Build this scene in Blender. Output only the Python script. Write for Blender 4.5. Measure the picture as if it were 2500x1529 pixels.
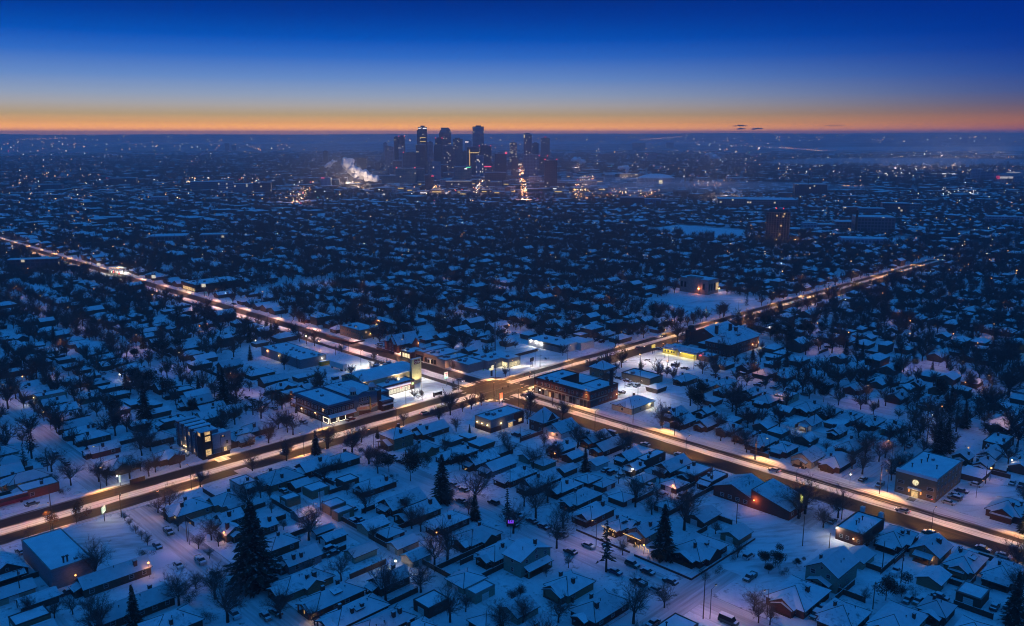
import bpy, math, random
import numpy as np
from mathutils import Vector, Matrix

SC = bpy.context.scene
COL = SC.collection
for o in list(bpy.data.objects): bpy.data.objects.remove(o)
R = random.Random(7)

# ------------------------------------------------------------------ camera
F, CX, CY, HC = 2080.0, 1250.0, 764.5, 125.0
PT = math.atan((764.5 - 326.7) / F)
cam = bpy.data.cameras.new('camera')
cam.sensor_width = 36; cam.lens = 36 * F / 2500; cam.clip_start = 1; cam.clip_end = 80000
camo = bpy.data.objects.new('camera', cam); COL.objects.link(camo)
camo.location = (0, 0, HC); camo.rotation_euler = (math.pi/2 - PT, 0, 0)
SC.camera = camo
SC.view_settings.view_transform = 'Standard'
try: SC.view_settings.look = 'None'
except Exception: pass
SC.view_settings.exposure = 0; SC.view_settings.gamma = 1; SC.view_settings.use_curve_mapping = False
cy = SC.cycles
cy.use_denoising = True
cy.max_bounces = 4; cy.diffuse_bounces = 2; cy.glossy_bounces = 2; cy.transmission_bounces = 2
cy.volume_bounces = 1; cy.filter_width = 1.1; cy.transparent_max_bounces = 8
cy.sample_clamp_indirect = 1.5; cy.sample_clamp_direct = 0
cy.caustics_reflective = False; cy.caustics_refractive = False
cy.use_light_tree = True

# ------------------------------------------------------------------ dusk sky (gradient over elevation and azimuth)
W = bpy.data.worlds.new('World'); SC.world = W; W.use_nodes = True
nt = W.node_tree; N = nt.nodes; L = nt.links
for n in list(N): N.remove(n)
def lin(c): return tuple((x/255/12.92 if x/255 <= .04045 else ((x/255+.055)/1.055)**2.4) for x in c)
tc = N.new('ShaderNodeTexCoord'); nrm = N.new('ShaderNodeVectorMath'); nrm.operation = 'NORMALIZE'
L.new(tc.outputs['Generated'], nrm.inputs[0])
sep = N.new('ShaderNodeSeparateXYZ'); L.new(nrm.outputs[0], sep.inputs[0])
mp = N.new('ShaderNodeMapRange'); mp.inputs[1].default_value = -0.02; mp.inputs[2].default_value = 0.5
L.new(sep.outputs['Z'], mp.inputs[0])
def ramp(stops):
    r = N.new('ShaderNodeValToRGB'); e = r.color_ramp.elements
    while len(e) > 1: e.remove(e[-1])
    for i, (deg, c) in enumerate(stops):
        p = (math.sin(math.radians(deg)) + .02) / .52
        if i == 0: e[0].position = p; e[0].color = (*c, 1)
        else:
            k = e.new(p); k.color = (*c, 1)
    L.new(mp.outputs[0], r.inputs[0]); return r
UP1, UP2 = (.003, .064, .32), (.008, .142, .49)
warm = ramp([(-1.0, (1.2,.42,.10)), (0.0, (2.2,.82,.13)), (.28, (2.2,.84,.10)), (.70, (1.02,.49,.12)), (1.2, (.56,.40,.20)), (1.8, lin((178,174,172))),
             (2.4, lin((150,166,192))), (3.47, lin((104,142,202))), (4.8, lin((48,108,198))), (5.9, lin((2,82,184))), (7.2, lin((0,60,158))), (8.8, lin((0,38,126))),
             (16, UP1), (29, UP2)])
cool = ramp([(-1.0, (.3,.07,.04)), (0.0, (.46,.09,.03)), (.28, (.50,.11,.03)), (.73, (.42,.14,.06)), (1.28, lin((126,92,98))), (1.75, lin((92,84,116))),
             (2.4, lin((60,78,138))), (3.47, lin((30,68,150))), (4.8, lin((4,52,148))), (5.9, lin((0,46,144))), (7.2, lin((0,42,138))), (8.8, lin((0,38,128))),
             (16, UP1), (29, UP2)])
dot = N.new('ShaderNodeVectorMath'); dot.operation = 'DOT_PRODUCT'
az = math.radians(-24); dot.inputs[1].default_value = (math.sin(az), math.cos(az), 0)
L.new(nrm.outputs[0], dot.inputs[0])
am = N.new('ShaderNodeMapRange'); am.interpolation_type = 'SMOOTHSTEP'
am.inputs[1].default_value = .50; am.inputs[2].default_value = .99
L.new(dot.outputs['Value'], am.inputs[0])
mx = N.new('ShaderNodeMix'); mx.data_type = 'RGBA'
L.new(am.outputs[0], mx.inputs[0]); L.new(cool.outputs[0], mx.inputs[6]); L.new(warm.outputs[0], mx.inputs[7])
bg = N.new('ShaderNodeBackground'); bg.inputs[1].default_value = 1.0
L.new(mx.outputs[2], bg.inputs[0])
wo = N.new('ShaderNodeOutputWorld'); L.new(bg.outputs[0], wo.inputs[0])
try: W.cycles.sampling_method = 'MANUAL'; W.cycles.sample_map_resolution = 512
except Exception: pass

# ------------------------------------------------------------------ helpers
S2 = math.sqrt(.5)
def at(px, py, z=0.):
    x = (px-CX)/F; y = -(py-CY)/F
    dy = math.cos(PT) + y*math.sin(PT); dz = -math.sin(PT) + y*math.cos(PT)
    t = (z-HC)/dz
    return x*t, dy*t
def xy(u, v): return (u-v)*S2, (u+v)*S2
def auv(px, py, z=0.):
    x, y = at(px, py, z); return (x+y)*S2, (y-x)*S2
CROPS = {1:(600,720,3.504),2:(1200,720,3.504),3:(0,1050,3.146),4:(600,1050,3.146),5:(1200,1050,3.146),6:(1800,1050,3.146),
         7:(0,600,3.014),8:(1800,600,3.014)}
def cpx(c, X, Y):
    a = CROPS[c]; return a[0]+X/a[2], a[1]+Y/a[2]
def cuv(c, X, Y, z=0.): return auv(*cpx(c, X, Y), z)
Q = math.pi/4

class MB:
    def __init__(s): s.v = []; s.f = []; s.m = []
    def face(s, pts, m=0):
        i = len(s.v); s.v += [tuple(p) for p in pts]; s.f.append(tuple(range(i, i+len(pts)))); s.m.append(m); return s
    def box(s, x0, x1, y0, y1, z0, z1, m=0, top=None):
        i = len(s.v)
        s.v += [(x0,y0,z0),(x1,y0,z0),(x1,y1,z0),(x0,y1,z0),(x0,y0,z1),(x1,y0,z1),(x1,y1,z1),(x0,y1,z1)]
        for q in ((0,1,5,4),(1,2,6,5),(2,3,7,6),(3,0,4,7)): s.f.append(tuple(i+k for k in q)); s.m.append(m)
        s.f.append((i+4,i+5,i+6,i+7)); s.m.append(m if top is None else top)
        s.f.append((i+3,i+2,i+1,i)); s.m.append(m); return s
    def cbox(s, x, y, z0, sx, sy, h, m=0, top=None): return s.box(x-sx/2, x+sx/2, y-sy/2, y+sy/2, z0, z0+h, m, top)
    def prism(s, poly, z0, z1, m=0, top=None):
        n = len(poly); i = len(s.v)
        s.v += [(x,y,z0) for x,y in poly] + [(x,y,z1) for x,y in poly]
        for k in range(n): s.f.append((i+k, i+(k+1)%n, i+n+(k+1)%n, i+n+k)); s.m.append(m)
        s.f.append(tuple(range(i+n, i+2*n))); s.m.append(m if top is None else top)
        s.f.append(tuple(range(i+n-1, i-1, -1))); s.m.append(m); return s
    def tube(s, p0, p1, r0, r1, n=4, m=0, cap=True):
        p0 = Vector(p0); p1 = Vector(p1); d = p1-p0
        if d.length < 1e-6: return s
        d.normalize(); a = d.orthogonal().normalized(); b = d.cross(a); i = len(s.v)
        for p, r in ((p0,r0),(p1,r1)):
            for k in range(n):
                t = 2*math.pi*k/n; s.v.append(tuple(p + a*(math.cos(t)*r) + b*(math.sin(t)*r)))
        for k in range(n): s.f.append((i+k, i+(k+1)%n, i+n+(k+1)%n, i+n+k)); s.m.append(m)
        if cap:
            s.f.append(tuple(range(i+n, i+2*n))); s.m.append(m)
            s.f.append(tuple(range(i+n-1, i-1, -1))); s.m.append(m)
        return s
    def lathe(s, prof, n=10, m=0, c=(0,0)):
        i = len(s.v)
        for r, z in prof:
            for k in range(n):
                t = 2*math.pi*k/n; s.v.append((c[0]+r*math.cos(t), c[1]+r*math.sin(t), z))
        for j in range(len(prof)-1):
            for k in range(n):
                s.f.append((i+j*n+k, i+j*n+(k+1)%n, i+(j+1)*n+(k+1)%n, i+(j+1)*n+k)); s.m.append(m)
        s.f.append(tuple(range(i+(len(prof)-1)*n, i+len(prof)*n))); s.m.append(m)
        s.f.append(tuple(range(i+n-1, i-1, -1))); s.m.append(m)
        return s
    def mesh(s, name, mats):
        me = bpy.data.meshes.new(name); me.from_pydata(s.v, [], s.f)
        for k in (mats if isinstance(mats, (list, tuple)) else [mats]): me.materials.append(k)
        if any(s.m): me.polygons.foreach_set('material_index', s.m)
        return me
    def build(s, name, mats, parent=None, **kw): return link(name, s.mesh(name, mats), parent, **kw)

def link(name, data, parent=None, loc=(0,0,0), rz=0, color=None, scale=None):
    o = bpy.data.objects.new(name, data); COL.objects.link(o)
    o.location = loc
    if rz: o.rotation_euler = (0,0,rz)
    if scale: o.scale = scale if isinstance(scale, tuple) else (scale,)*3
    if parent: o.parent = parent
    if color: o.color = (*color, 1)
    return o
USED = set()
def tag(o, label=None, cat=None, group=None, kind=None):
    if label:
        o['label'] = label; o['category'] = cat
        if label in USED: print('DUP LABEL', label)
        USED.add(label)
        n = len(label.split())
        if n > 16 or n < 4: print('LABEL LEN', n, label)
    if group: o['group'] = group
    if kind: o['kind'] = kind
    return o
def root(name, u, v, z=0, rz=Q, label=None, cat=None, group=None):
    x, y = xy(u, v)
    o = link(name, None, None, (x, y, z), rz); return tag(o, label, cat, group)
def struct(name, mb, mats, rz=0): return tag(mb.build(name, mats, rz=rz), kind='structure')
GEN = []      # (object, kind word, look, u, v): labelled at the end from the nearest landmark
def gen(o, cat, word, look, u, v, group):
    o['group'] = group; o['category'] = cat; GEN.append((o, word, look, u, v)); return o
LM = []       # landmarks used by those labels
def landmark(name, u, v): LM.append((name, u, v))

# ------------------------------------------------------------------ materials
def mat(name, rough=.8, spec=.3):
    m = bpy.data.materials.new(name); m.use_nodes = True
    b = m.node_tree.nodes['Principled BSDF']; b.inputs['Roughness'].default_value = rough
    b.inputs['Specular IOR Level'].default_value = spec
    return m, m.node_tree, b
def mapped(t, scale=(1,1,1), rot=0, obj=False):
    if obj: s = t.nodes.new('ShaderNodeTexCoord').outputs['Object']
    else: s = t.nodes.new('ShaderNodeNewGeometry').outputs['Position']
    r = t.nodes.new('ShaderNodeVectorRotate'); r.rotation_type = 'Z_AXIS'; r.inputs['Angle'].default_value = rot
    t.links.new(s, r.inputs['Vector'])
    k = t.nodes.new('ShaderNodeVectorMath'); k.operation = 'MULTIPLY'; k.inputs[1].default_value = scale
    t.links.new(r.outputs[0], k.inputs[0]); return k.outputs[0]
def noise(t, vec, scale=1, detail=3, rough=.55):
    n = t.nodes.new('ShaderNodeTexNoise'); n.inputs['Scale'].default_value = scale
    n.inputs['Detail'].default_value = detail; n.inputs['Roughness'].default_value = rough
    t.links.new(vec, n.inputs['Vector']); return n.outputs['Fac']
def cramp(t, fac, stops, interp='LINEAR'):
    r = t.nodes.new('ShaderNodeValToRGB'); r.color_ramp.interpolation = interp; e = r.color_ramp.elements
    while len(e) > 1: e.remove(e[-1])
    for i, (p, c) in enumerate(stops):
        if not isinstance(c, tuple): c = (c, c, c)
        k = e[0] if i == 0 else e.new(p)
        k.position = p; k.color = (*c, 1)
    t.links.new(fac, r.inputs[0]); return r.outputs[0]
def mixc(t, fac, a, b, blend='MIX'):
    m = t.nodes.new('ShaderNodeMix'); m.data_type = 'RGBA'; m.blend_type = blend
    for s, i in ((fac,0),(a,6),(b,7)):
        if isinstance(s, (int, float)): m.inputs[i].default_value = s
        elif isinstance(s, tuple): m.inputs[i].default_value = (*s, 1)
        else: t.links.new(s, m.inputs[i])
    return m.outputs[2]
def mth(t, op, a, b=0.):
    m = t.nodes.new('ShaderNodeMath'); m.operation = op
    for s, i in ((a,0),(b,1)):
        if isinstance(s, (int, float)): m.inputs[i].default_value = s
        else: t.links.new(s, m.inputs[i])
    return m.outputs[0]
def bump(t, b, h, strength=.3, dist=.1):
    n = t.nodes.new('ShaderNodeBump'); n.inputs['Strength'].default_value = strength; n.inputs['Distance'].default_value = dist
    t.links.new(h, n.inputs['Height']); t.links.new(n.outputs[0], b.inputs['Normal'])
def plain(name, c, rough=.7, var=.25, sc=.6, metal=0., spec=.3, obj=False):
    m, t, b = mat(name, rough, spec)
    f = noise(t, mapped(t, obj=obj), sc, 4)
    k = cramp(t, f, [(.3, tuple(x*(1-var) for x in c)), (.7, tuple(min(1, x*(1+var)) for x in c))])
    t.links.new(k, b.inputs['Base Color']); b.inputs['Metallic'].default_value = metal
    return m
SNOW = (.80, .82, .85)
def snow_mat(name, lo, hi, dirt=(.10,.085,.07), sc=.35, fine=1.6, rot=0, stretch=(1,1,1), tint=SNOW, vary=False):
    m, t, b = mat(name, .75, .25)
    v = mapped(t, stretch, rot)
    f = mth(t, 'MULTIPLY_ADD', noise(t, v, fine, 4), .5); 
    f.node.inputs[2].default_value = 0
    a = mth(t, 'ADD', f, mth(t, 'MULTIPLY', noise(t, v, sc, 3), .5))
    if vary:
        rnd = t.nodes.new('ShaderNodeObjectInfo').outputs['Random']
        fac = cramp(t, mth(t, 'ADD', a, mth(t, 'MULTIPLY', mth(t, 'SUBTRACT', rnd, .35), .14)), [(lo, 0.), (hi, 1.)])
    else: fac = cramp(t, a, [(lo, 0.), (hi, 1.)])
    g = cramp(t, noise(t, v, sc*2.3, 2), [(.3, tuple(x*.86 for x in tint)), (.7, tint)])
    if vary:
        wn = t.nodes.new('ShaderNodeTexWhiteNoise'); wn.noise_dimensions = '1D'; t.links.new(mth(t,'MULTIPLY',rnd,371.), wn.inputs['W'])
        g = mixc(t, 1., g, cramp(t, wn.outputs['Value'], [(0., .74), (1., 1.04)]), 'MULTIPLY')
    t.links.new(mixc(t, fac, g, dirt), b.inputs['Base Color'])
    bump(t, b, a, .35, .25)
    return m
M = {}
M['yard'] = snow_mat('yard_snow', .55, .70, dirt=(.15,.13,.11), sc=.22, fine=.9)
M['yardu'] = snow_mat('trodden_snow', .55, .78, dirt=(.30,.28,.27), sc=.12, fine=.9)
M['street_v'] = snow_mat('street_snow_v', .46, .72, dirt=(.26,.23,.21), sc=.10, fine=.9, rot=-Q, stretch=(1, .05, 1), tint=(.74,.75,.77))
M['street_u'] = snow_mat('street_snow_u', .46, .72, dirt=(.26,.23,.21), sc=.10, fine=.9, rot=-Q, stretch=(.05, 1, 1), tint=(.74,.75,.77))
M['roof'] = snow_mat('roof_snow', .60, .80, dirt=(.10,.095,.10), sc=.22, fine=1.3, vary=True)
M['flat'] = snow_mat('flat_roof_snow', .66, .78, dirt=(.14,.13,.13), sc=.15, fine=1.6)
M['lot'] = snow_mat('car_park_snow', .50, .74, dirt=(.30,.28,.27), sc=.07, fine=.55, rot=-.2, stretch=(.25, 1, 1))
M['terrain'] = snow_mat('far_terrain', .42, .56, dirt=(.030,.028,.028), sc=.004, fine=.02, tint=(.5,.52,.56))
M['farcity'] = snow_mat('far_city_ground', .44, .53, dirt=(.035,.03,.028), sc=.012, fine=.06, tint=(.55,.57,.6))
M['fascia'] = plain('eave_board', (.06,.055,.05))
M['dark'] = plain('dark_metal', (.03,.03,.032), .5)
M['steel'] = plain('grey_metal', (.18,.19,.2), .45, metal=.4)
M['white'] = plain('white_paint', (.62,.62,.6), .6, .08)
M['wood'] = plain('brown_wood', (.10,.06,.04), .85)
M['fence'] = plain('fence_wood', (.075,.05,.038), .9)
M['pole'] = plain('pole_wood', (.09,.065,.05), .9)
M['bark'] = plain('bark', (.045,.034,.028), .95)
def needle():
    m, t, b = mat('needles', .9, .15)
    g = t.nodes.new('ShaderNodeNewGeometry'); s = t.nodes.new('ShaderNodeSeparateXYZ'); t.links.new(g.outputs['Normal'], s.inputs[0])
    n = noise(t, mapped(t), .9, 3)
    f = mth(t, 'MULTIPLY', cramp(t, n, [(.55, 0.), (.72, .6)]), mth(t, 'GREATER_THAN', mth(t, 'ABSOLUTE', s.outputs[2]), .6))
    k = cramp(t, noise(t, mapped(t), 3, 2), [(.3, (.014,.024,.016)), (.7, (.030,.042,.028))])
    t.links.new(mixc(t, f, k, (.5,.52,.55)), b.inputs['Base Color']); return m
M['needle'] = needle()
M['frame'] = plain('window_frame', (.38,.38,.37), .7, .15)
M['shrub'] = plain('shrub_twigs', (.05,.038,.028), .95, .3, 2)
M['rust'] = plain('rust_leaves', (.12,.055,.025), .95, .3, 2)
M['tyre'] = plain('tyre', (.018,.018,.018), .9)
M['gravel'] = plain('kerb_concrete', (.22,.21,.2), .9)
def twig():
    m, t, b = mat('twigs', .95, .1)
    g = t.nodes.new('ShaderNodeNewGeometry'); s = t.nodes.new('ShaderNodeSeparateXYZ'); t.links.new(g.outputs['Normal'], s.inputs[0])
    f = cramp(t, mth(t, 'ABSOLUTE', s.outputs[2]), [(.80, 0.), (1., .35)])
    t.links.new(mixc(t, f, (.115,.09,.077), (.45,.47,.5)), b.inputs['Base Color']); return m
M['twig'] = twig()
def wall():
    m, t, b = mat('house_wall', .85, .2)
    oi = t.nodes.new('ShaderNodeObjectInfo')
    v = mapped(t, (1,1,4))
    k = cramp(t, noise(t, v, 1.3, 4), [(.3, .72), (.7, 1.15)])
    t.links.new(mixc(t, 1., oi.outputs['Color'], k, 'MULTIPLY'), b.inputs['Base Color']); return m
M['wall'] = wall()
def paint():
    m, t, b = mat('car_paint', .35, .5)
    oi = t.nodes.new('ShaderNodeObjectInfo'); t.links.new(oi.outputs['Color'], b.inputs['Base Color'])
    b.inputs['Coat Weight'].default_value = .3; return m
M['paint'] = paint()
def glass():
    m, t, b = mat('window_glass', .12, .6)
    b.inputs['Base Color'].default_value = (.015,.018,.022,1); return m
M['glass'] = glass()
def emit(name, c, s, sample=False, base=None):
    m = bpy.data.materials.new(name); m.use_nodes = True; t = m.node_tree
    b = t.nodes['Principled BSDF']; b.inputs['Base Color'].default_value = (*(base or (.2,.2,.2)), 1)
    b.inputs['Emission Color'].default_value = (*c, 1); b.inputs['Emission Strength'].default_value = s
    m.cycles.emission_sampling = 'AUTO' if sample else 'NONE'
    return m
def lit_glass(name, c, s, scale=(1.3,1.3,1.7)):
    m = emit(name, c, s); t = m.node_tree; b = t.nodes['Principled BSDF']
    f = noise(t, mapped(t, scale, -Q), 1., 3)
    k = cramp(t, f, [(.35, tuple(x*.35 for x in c)), (.6, c)])
    t.links.new(k, b.inputs['Emission Color']); return m
M['lit'] = lit_glass('lit_window', (1.,.62,.22), .9)
M['litw'] = lit_glass('lit_shop_glass', (1.,.82,.42), 1.2)
M['bulb'] = emit('warm_bulb', (1.,.55,.2), 7)
M['bulbo'] = emit('orange_bulb', (1.,.35,.08), 6)
M['bulbw'] = emit('white_bulb', (1.,.9,.72), 8)
M['red'] = emit('red_light', (1.,.03,.04), 2.2)
M['green'] = emit('green_light', (.08,1.,.5), 3)
M['neonw'] = emit('white_tube', (1.,.86,.62), 2.4)
M['string'] = emit('string_bulbs', (1.,.60,.18), 1.6)
# ------------------------------------------------------------------ ground, streets, roads (u, v = the street grid, 45 degrees to the view)
US = [-70, 15, 100, 185, 283, 387, 480, 575, 670, 765, 860, 955]        # streets along v
VS = [-58, 118, 295, 471, 647, 824, 1000]                                # streets along u
def sheet(name, rects, m, rz=Q):
    mb = MB()
    for u0, u1, v0, v1, z in rects: mb.face([(u0,v0,z),(u1,v0,z),(u1,v1,z),(u0,v1,z)])
    return struct(name, mb, m, rz)
g = MB()
X = 7400.
g.face([(-X,-400,0),(X,-400,0),(X,X,0),(-X,X,0)])
struct('ground', g, M['farcity'])
sheet('street', [(u-5.5,u+5.5,-180,1100,.02) for u in US if u != 283], M['street_v'])
sheet('street', [(-200,1000,v-5.5,v+5.5,.03) for v in VS if v != 295], M['street_u'])
ALLEYS = [(a+b)/2 for a, b in zip(US, US[1:])]
slab = MB()
def span(vals, wide, hw, end):
    out = []
    e = [(v - (12.6 if v == wide else hw), v + (12.6 if v == wide else hw)) for v in vals]
    for (a0, a1), (b0, b1) in zip(e, e[1:]): out.append((a1, b0))
    return out
for u0, u1 in span(US, 283, 5.6, 0):
    for v0, v1 in span(VS, 295, 5.6, 0): slab.box(u0, u1, v0, v1, 0, .13)
struct('yard_ground', slab, M['yard'], Q)
sheet('alley', [(a-2.6,a+2.6,v0+6,v1-6,.15) for a in ALLEYS if a not in (234, 335) for v0, v1 in zip(VS, VS[1:])] +
      [(231.4,236.6,130,238,.15),(332.4,337.6,130,245,.15)], M['street_v'])

def road_mat(name, axis, stops, wear=1.0):
    """across-road profile of packed snow and bare wet asphalt; stops = [(metres, snow 0..1)]"""
    m, t, b = mat(name, .8, .12)
    v = mapped(t, (1,1,1), -Q); s = t.nodes.new('ShaderNodeSeparateXYZ'); t.links.new(v, s.inputs[0])
    ac, al = (s.outputs[0], s.outputs[1]) if axis == 'u' else (s.outputs[1], s.outputs[0])
    k = t.nodes.new('ShaderNodeCombineXYZ'); t.links.new(mth(t,'MULTIPLY',al,.03), k.inputs[0]); t.links.new(ac, k.inputs[1])
    n1 = noise(t, k.outputs[0], 1.5, 5, .65)
    k2 = t.nodes.new('ShaderNodeCombineXYZ'); t.links.new(mth(t,'MULTIPLY',al,.25), k2.inputs[0]); t.links.new(ac, k2.inputs[1])
    n2 = noise(t, k2.outputs[0], .5, 3)
    k3 = t.nodes.new('ShaderNodeCombineXYZ'); t.links.new(mth(t,'MULTIPLY',al,.008), k3.inputs[0]); t.links.new(ac, k3.inputs[1])
    n3 = noise(t, k3.outputs[0], 2.6, 2)
    a = mth(t, 'ADD', ac, mth(t, 'MULTIPLY', mth(t, 'SUBTRACT', n2, .5), 1.6))
    lo, hi = stops[0][0], stops[-1][0]
    f = mth(t, 'DIVIDE', mth(t, 'SUBTRACT', a, lo), hi-lo)
    sn = cramp(t, f, [((p-lo)/(hi-lo), c) for p, c in stops])
    tot = mth(t, 'ADD', sn, mth(t, 'MULTIPLY', mth(t, 'SUBTRACT', n1, .5), 1.35*wear))
    tot = mth(t, 'ADD', tot, mth(t, 'MULTIPLY', mth(t, 'SUBTRACT', n3, .5), .7*wear))
    c = cramp(t, tot, [(.14, (.026,.022,.019)), (.40, (.075,.060,.046)), (.60, (.30,.27,.24)), (.85, (.74,.73,.72))])
    t.links.new(c, b.inputs['Base Color'])
    r = cramp(t, tot, [(.2, .66), (.6, .85)]); t.links.new(r, b.inputs['Roughness'])
    return m
c = 295
RA_L = road_mat('road_a_left', 'v', [(c-12.6,.9),(c-10.3,.75),(c-9.4,.15),(c-4,.12),(c-3,.6),(c-2.2,.85),(c+1.6,.85),(c+2.4,.4),(c+3,.12),(c+8.6,.14),(c+9.6,.6),(c+10.6,.9),(c+12.6,.95)])
RA_R = road_mat('road_a_right', 'v', [(c-12.6,.9),(c-10.3,.7),(c-9.4,.15),(c+.2,.15),(c+1,.75),(c+4.6,.8),(c+5.2,.2),(c+6.4,.35),(c+7.2,.12),(c+9.2,.14),(c+10,.6),(c+12.6,.95)])
c = 283
RB_N = road_mat('road_b_north', 'u', [(c-12.6,.95),(c-12,.85),(c-11.2,.15),(c-8.6,.14),(c-7.8,.75),(c-2,.85),(c-1,.3),(c+0,.12),(c+6,.12),(c+7,.5),(c+8.4,.8),(c+12.6,.95)])
RB_S = road_mat('road_b_south', 'u', [(c-12.6,.9),(c-11.6,.5),(c-10.8,.12),(c-2.6,.10),(c-1.6,.8),(c+2.4,.9),(c+3,.25),(c+3.8,.6),(c+4.4,.15),(c+5.4,.2),(c+6.2,.7),(c+9,.85),(c+12.6,.95)])
XR = road_mat('road_crossing', 'v', [(280,.14),(288,.30),(291,.10),(295,.34),(299,.10),(303,.28),(310,.16)], 1.2)
sheet('road', [(-260,270.4,282.4,307.6,.05)], RA_L)
sheet('road', [(295.6,905,282.4,307.6,.05)], RA_R)
sheet('road', [(270.4,295.6,307.6,1500,.05)], RB_N)
sheet('road', [(270.4,295.6,-150,282.4,.05)], RB_S)
sheet('crossing', [(270.4,295.6,282.4,307.6,.054)], XR)
# corner curves and painted bars of the crossing
mb = MB()
for cu, cv, a0 in ((270.4,307.6,270),(295.6,307.6,180),(295.6,282.4,90),(270.4,282.4,0)):
    su = -1 if cu < 283 else 1; sv = 1 if cv > 295 else -1
    pts = [(cu, cv, .17)]
    r = 7
    for k in range(9):
        t = math.pi/2*k/8
        pts.append((cu + su*r*(1-math.cos(t)) - 0, cv + sv*r*(1-math.sin(t)), .17))
    ring = pts[1:]
    for a, b in zip(ring, ring[1:]): mb.face([(cu, cv, .17), (a[0], a[1], .17), (b[0], b[1], .17)])
struct('crossing_corner', mb, XR, Q)
mb = MB()
for k in range(7):
    mb.face([(297+0*k, 284.5+k*3.2, .06),(300, 284.5+k*3.2, .06),(300, 285.3+k*3.2, .06),(297, 285.3+k*3.2, .06)])
    mb.face([(266, 284.5+k*3.2, .06),(269, 284.5+k*3.2, .06),(269, 285.3+k*3.2, .06),(266, 285.3+k*3.2, .06)])
    mb.face([(272.5+k*3.2, 309, .06),(273.3+k*3.2, 309, .06),(273.3+k*3.2, 312, .06),(272.5+k*3.2, 312, .06)])
    mb.face([(272.5+k*3.2, 278, .06),(273.3+k*3.2, 278, .06),(273.3+k*3.2, 281, .06),(272.5+k*3.2, 281, .06)])
struct('road_markings', mb, plain('road_paint', (.55,.55,.52), .8, .35, 1.5), Q)
# car parks and trodden open ground
sheet('car_park', [(229,269.5,308.2,324,.145),(255.4,269.5,324,352,.145),(205,269.5,376,394,.145),(251,269.5,352,376,.145),
                   (315,345,222,254,.145),(360,401.5,240,281,.145),(297,358,300.5+8,322,.145),(326,358,322,345,.145),
                   (206,248,104,132,.145)], M['lot'])
sheet('car_park', [(296.5,330,72,90,.146),(340,372,222,240,.146),(74.5,96,236,281,.147),(425,470,190,215,.146),(500,585,310,352,.146),(330,420,610,640,.146)], M['lot'])
sheet('playing_field', [(900,1010,540,680,.16)], M['yard'])
# kerbs beside the two wide roads: real steps
mb = MB()
for a, b in ((-200,262),(304,1000)):
    for v in (282.2, 307.8): mb.box(a, b, v-.2, v+.2, 0, .19)
for a, b in ((-140,274),(316,1050)):
    for u in (270.2, 295.8): mb.box(u-.2, u+.2, a, b, 0, .19)
struct('kerb', mb, [M['yardu']], Q)

# far rise on the horizon
def hills():
    na, nr = 150, 16
    v = []; f = []
    for j in range(nr):
        r = 6500 + j*430
        for i in range(na):
            a = math.radians(-47 + 94*i/(na-1))
            h = (j/(nr-1))**1.6
            bump_ = .5*math.sin(a*9+1.3)+.3*math.sin(a*23+j*.6)+.25*math.sin(a*47+j)
            right = max(0, a)*.9
            top = 121 + 5*bump_ + 3*math.sin(a*5+.4) + 16*min(1, right*2)
            z = h*top + 2.5*math.sin(a*31+j*1.7)*h - (30 if j == 0 else 0)
            v.append((r*math.sin(a), r*math.cos(a), z))
    for j in range(nr-1):
        for i in range(na-1):
            f.append((j*na+i, j*na+i+1, (j+1)*na+i+1, (j+1)*na+i))
    for i in range(na): x, y, z = v[(nr-1)*na+i]; v.append((x*1.02, y*1.02, -20))
    b0 = nr*na
    for i in range(na-1): f.append(((nr-1)*na+i, (nr-1)*na+i+1, b0+i+1, b0+i))
    me = bpy.data.meshes.new('hills'); me.from_pydata(v, [], f); me.materials.append(M['terrain'])
    for p in me.polygons: p.use_smooth = True
    tag(link('hills', me), kind='structure')
hills()
# air: a closed box round the place, sky and clouds outside
hz = bpy.data.materials.new('haze'); hz.use_nodes = True
t = hz.node_tree
for n in list(t.nodes): t.nodes.remove(n)
pv = t.nodes.new('ShaderNodeVolumePrincipled'); pv.inputs['Color'].default_value = (.90,.89,.93,1)
pv.inputs['Density'].default_value = 1.75e-4; pv.inputs['Anisotropy'].default_value = .72
ou = t.nodes.new('ShaderNodeOutputMaterial'); t.links.new(pv.outputs[0], ou.inputs['Volume'])
HAZE = MB().box(-14500, 14500, -1500, 14500, -60, 160)
tag(HAZE.build('haze', hz), kind='stuff')
# ------------------------------------------------------------------ houses
PAL = {'red brick':(.17,.062,.045),'dark brick':(.085,.045,.038),'tan brick':(.27,.185,.115),'white':(.52,.53,.52),'grey':(.20,.21,.23),
       'brown':(.10,.068,.048),'pale green':(.20,.28,.22),'cream':(.42,.36,.27),'blue grey':(.14,.18,.23)}
WIN = {}
def window_mesh(lit=False, door=False):
    k = (lit, door)
    if k not in WIN:
        mb = MB()
        if door:
            mb.box(-.55,.55,-.09,0,0,2.15,0).box(-.42,.42,-.12,-.09,.05,2.0,1)
        else:
            mb.box(-.62,.62,-.08,0,-.75,-.62,0).box(-.62,.62,-.08,0,.62,.75,0).box(-.62,-.5,-.08,0,-.62,.62,0).box(.5,.62,-.08,0,-.62,.62,0)
            mb.box(-.5,.5,-.06,0,-.04,.04,0).box(-.5,.5,-.035,0,-.62,-.04,1).box(-.5,.5,-.03,0,.04,.62,1)
        WIN[k] = mb.mesh('door' if door else 'window', [M['frame'] if not door else M['wood'], (M['lit'] if lit else M['glass']) if not door else M['dark']])
    return WIN[k]
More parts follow.
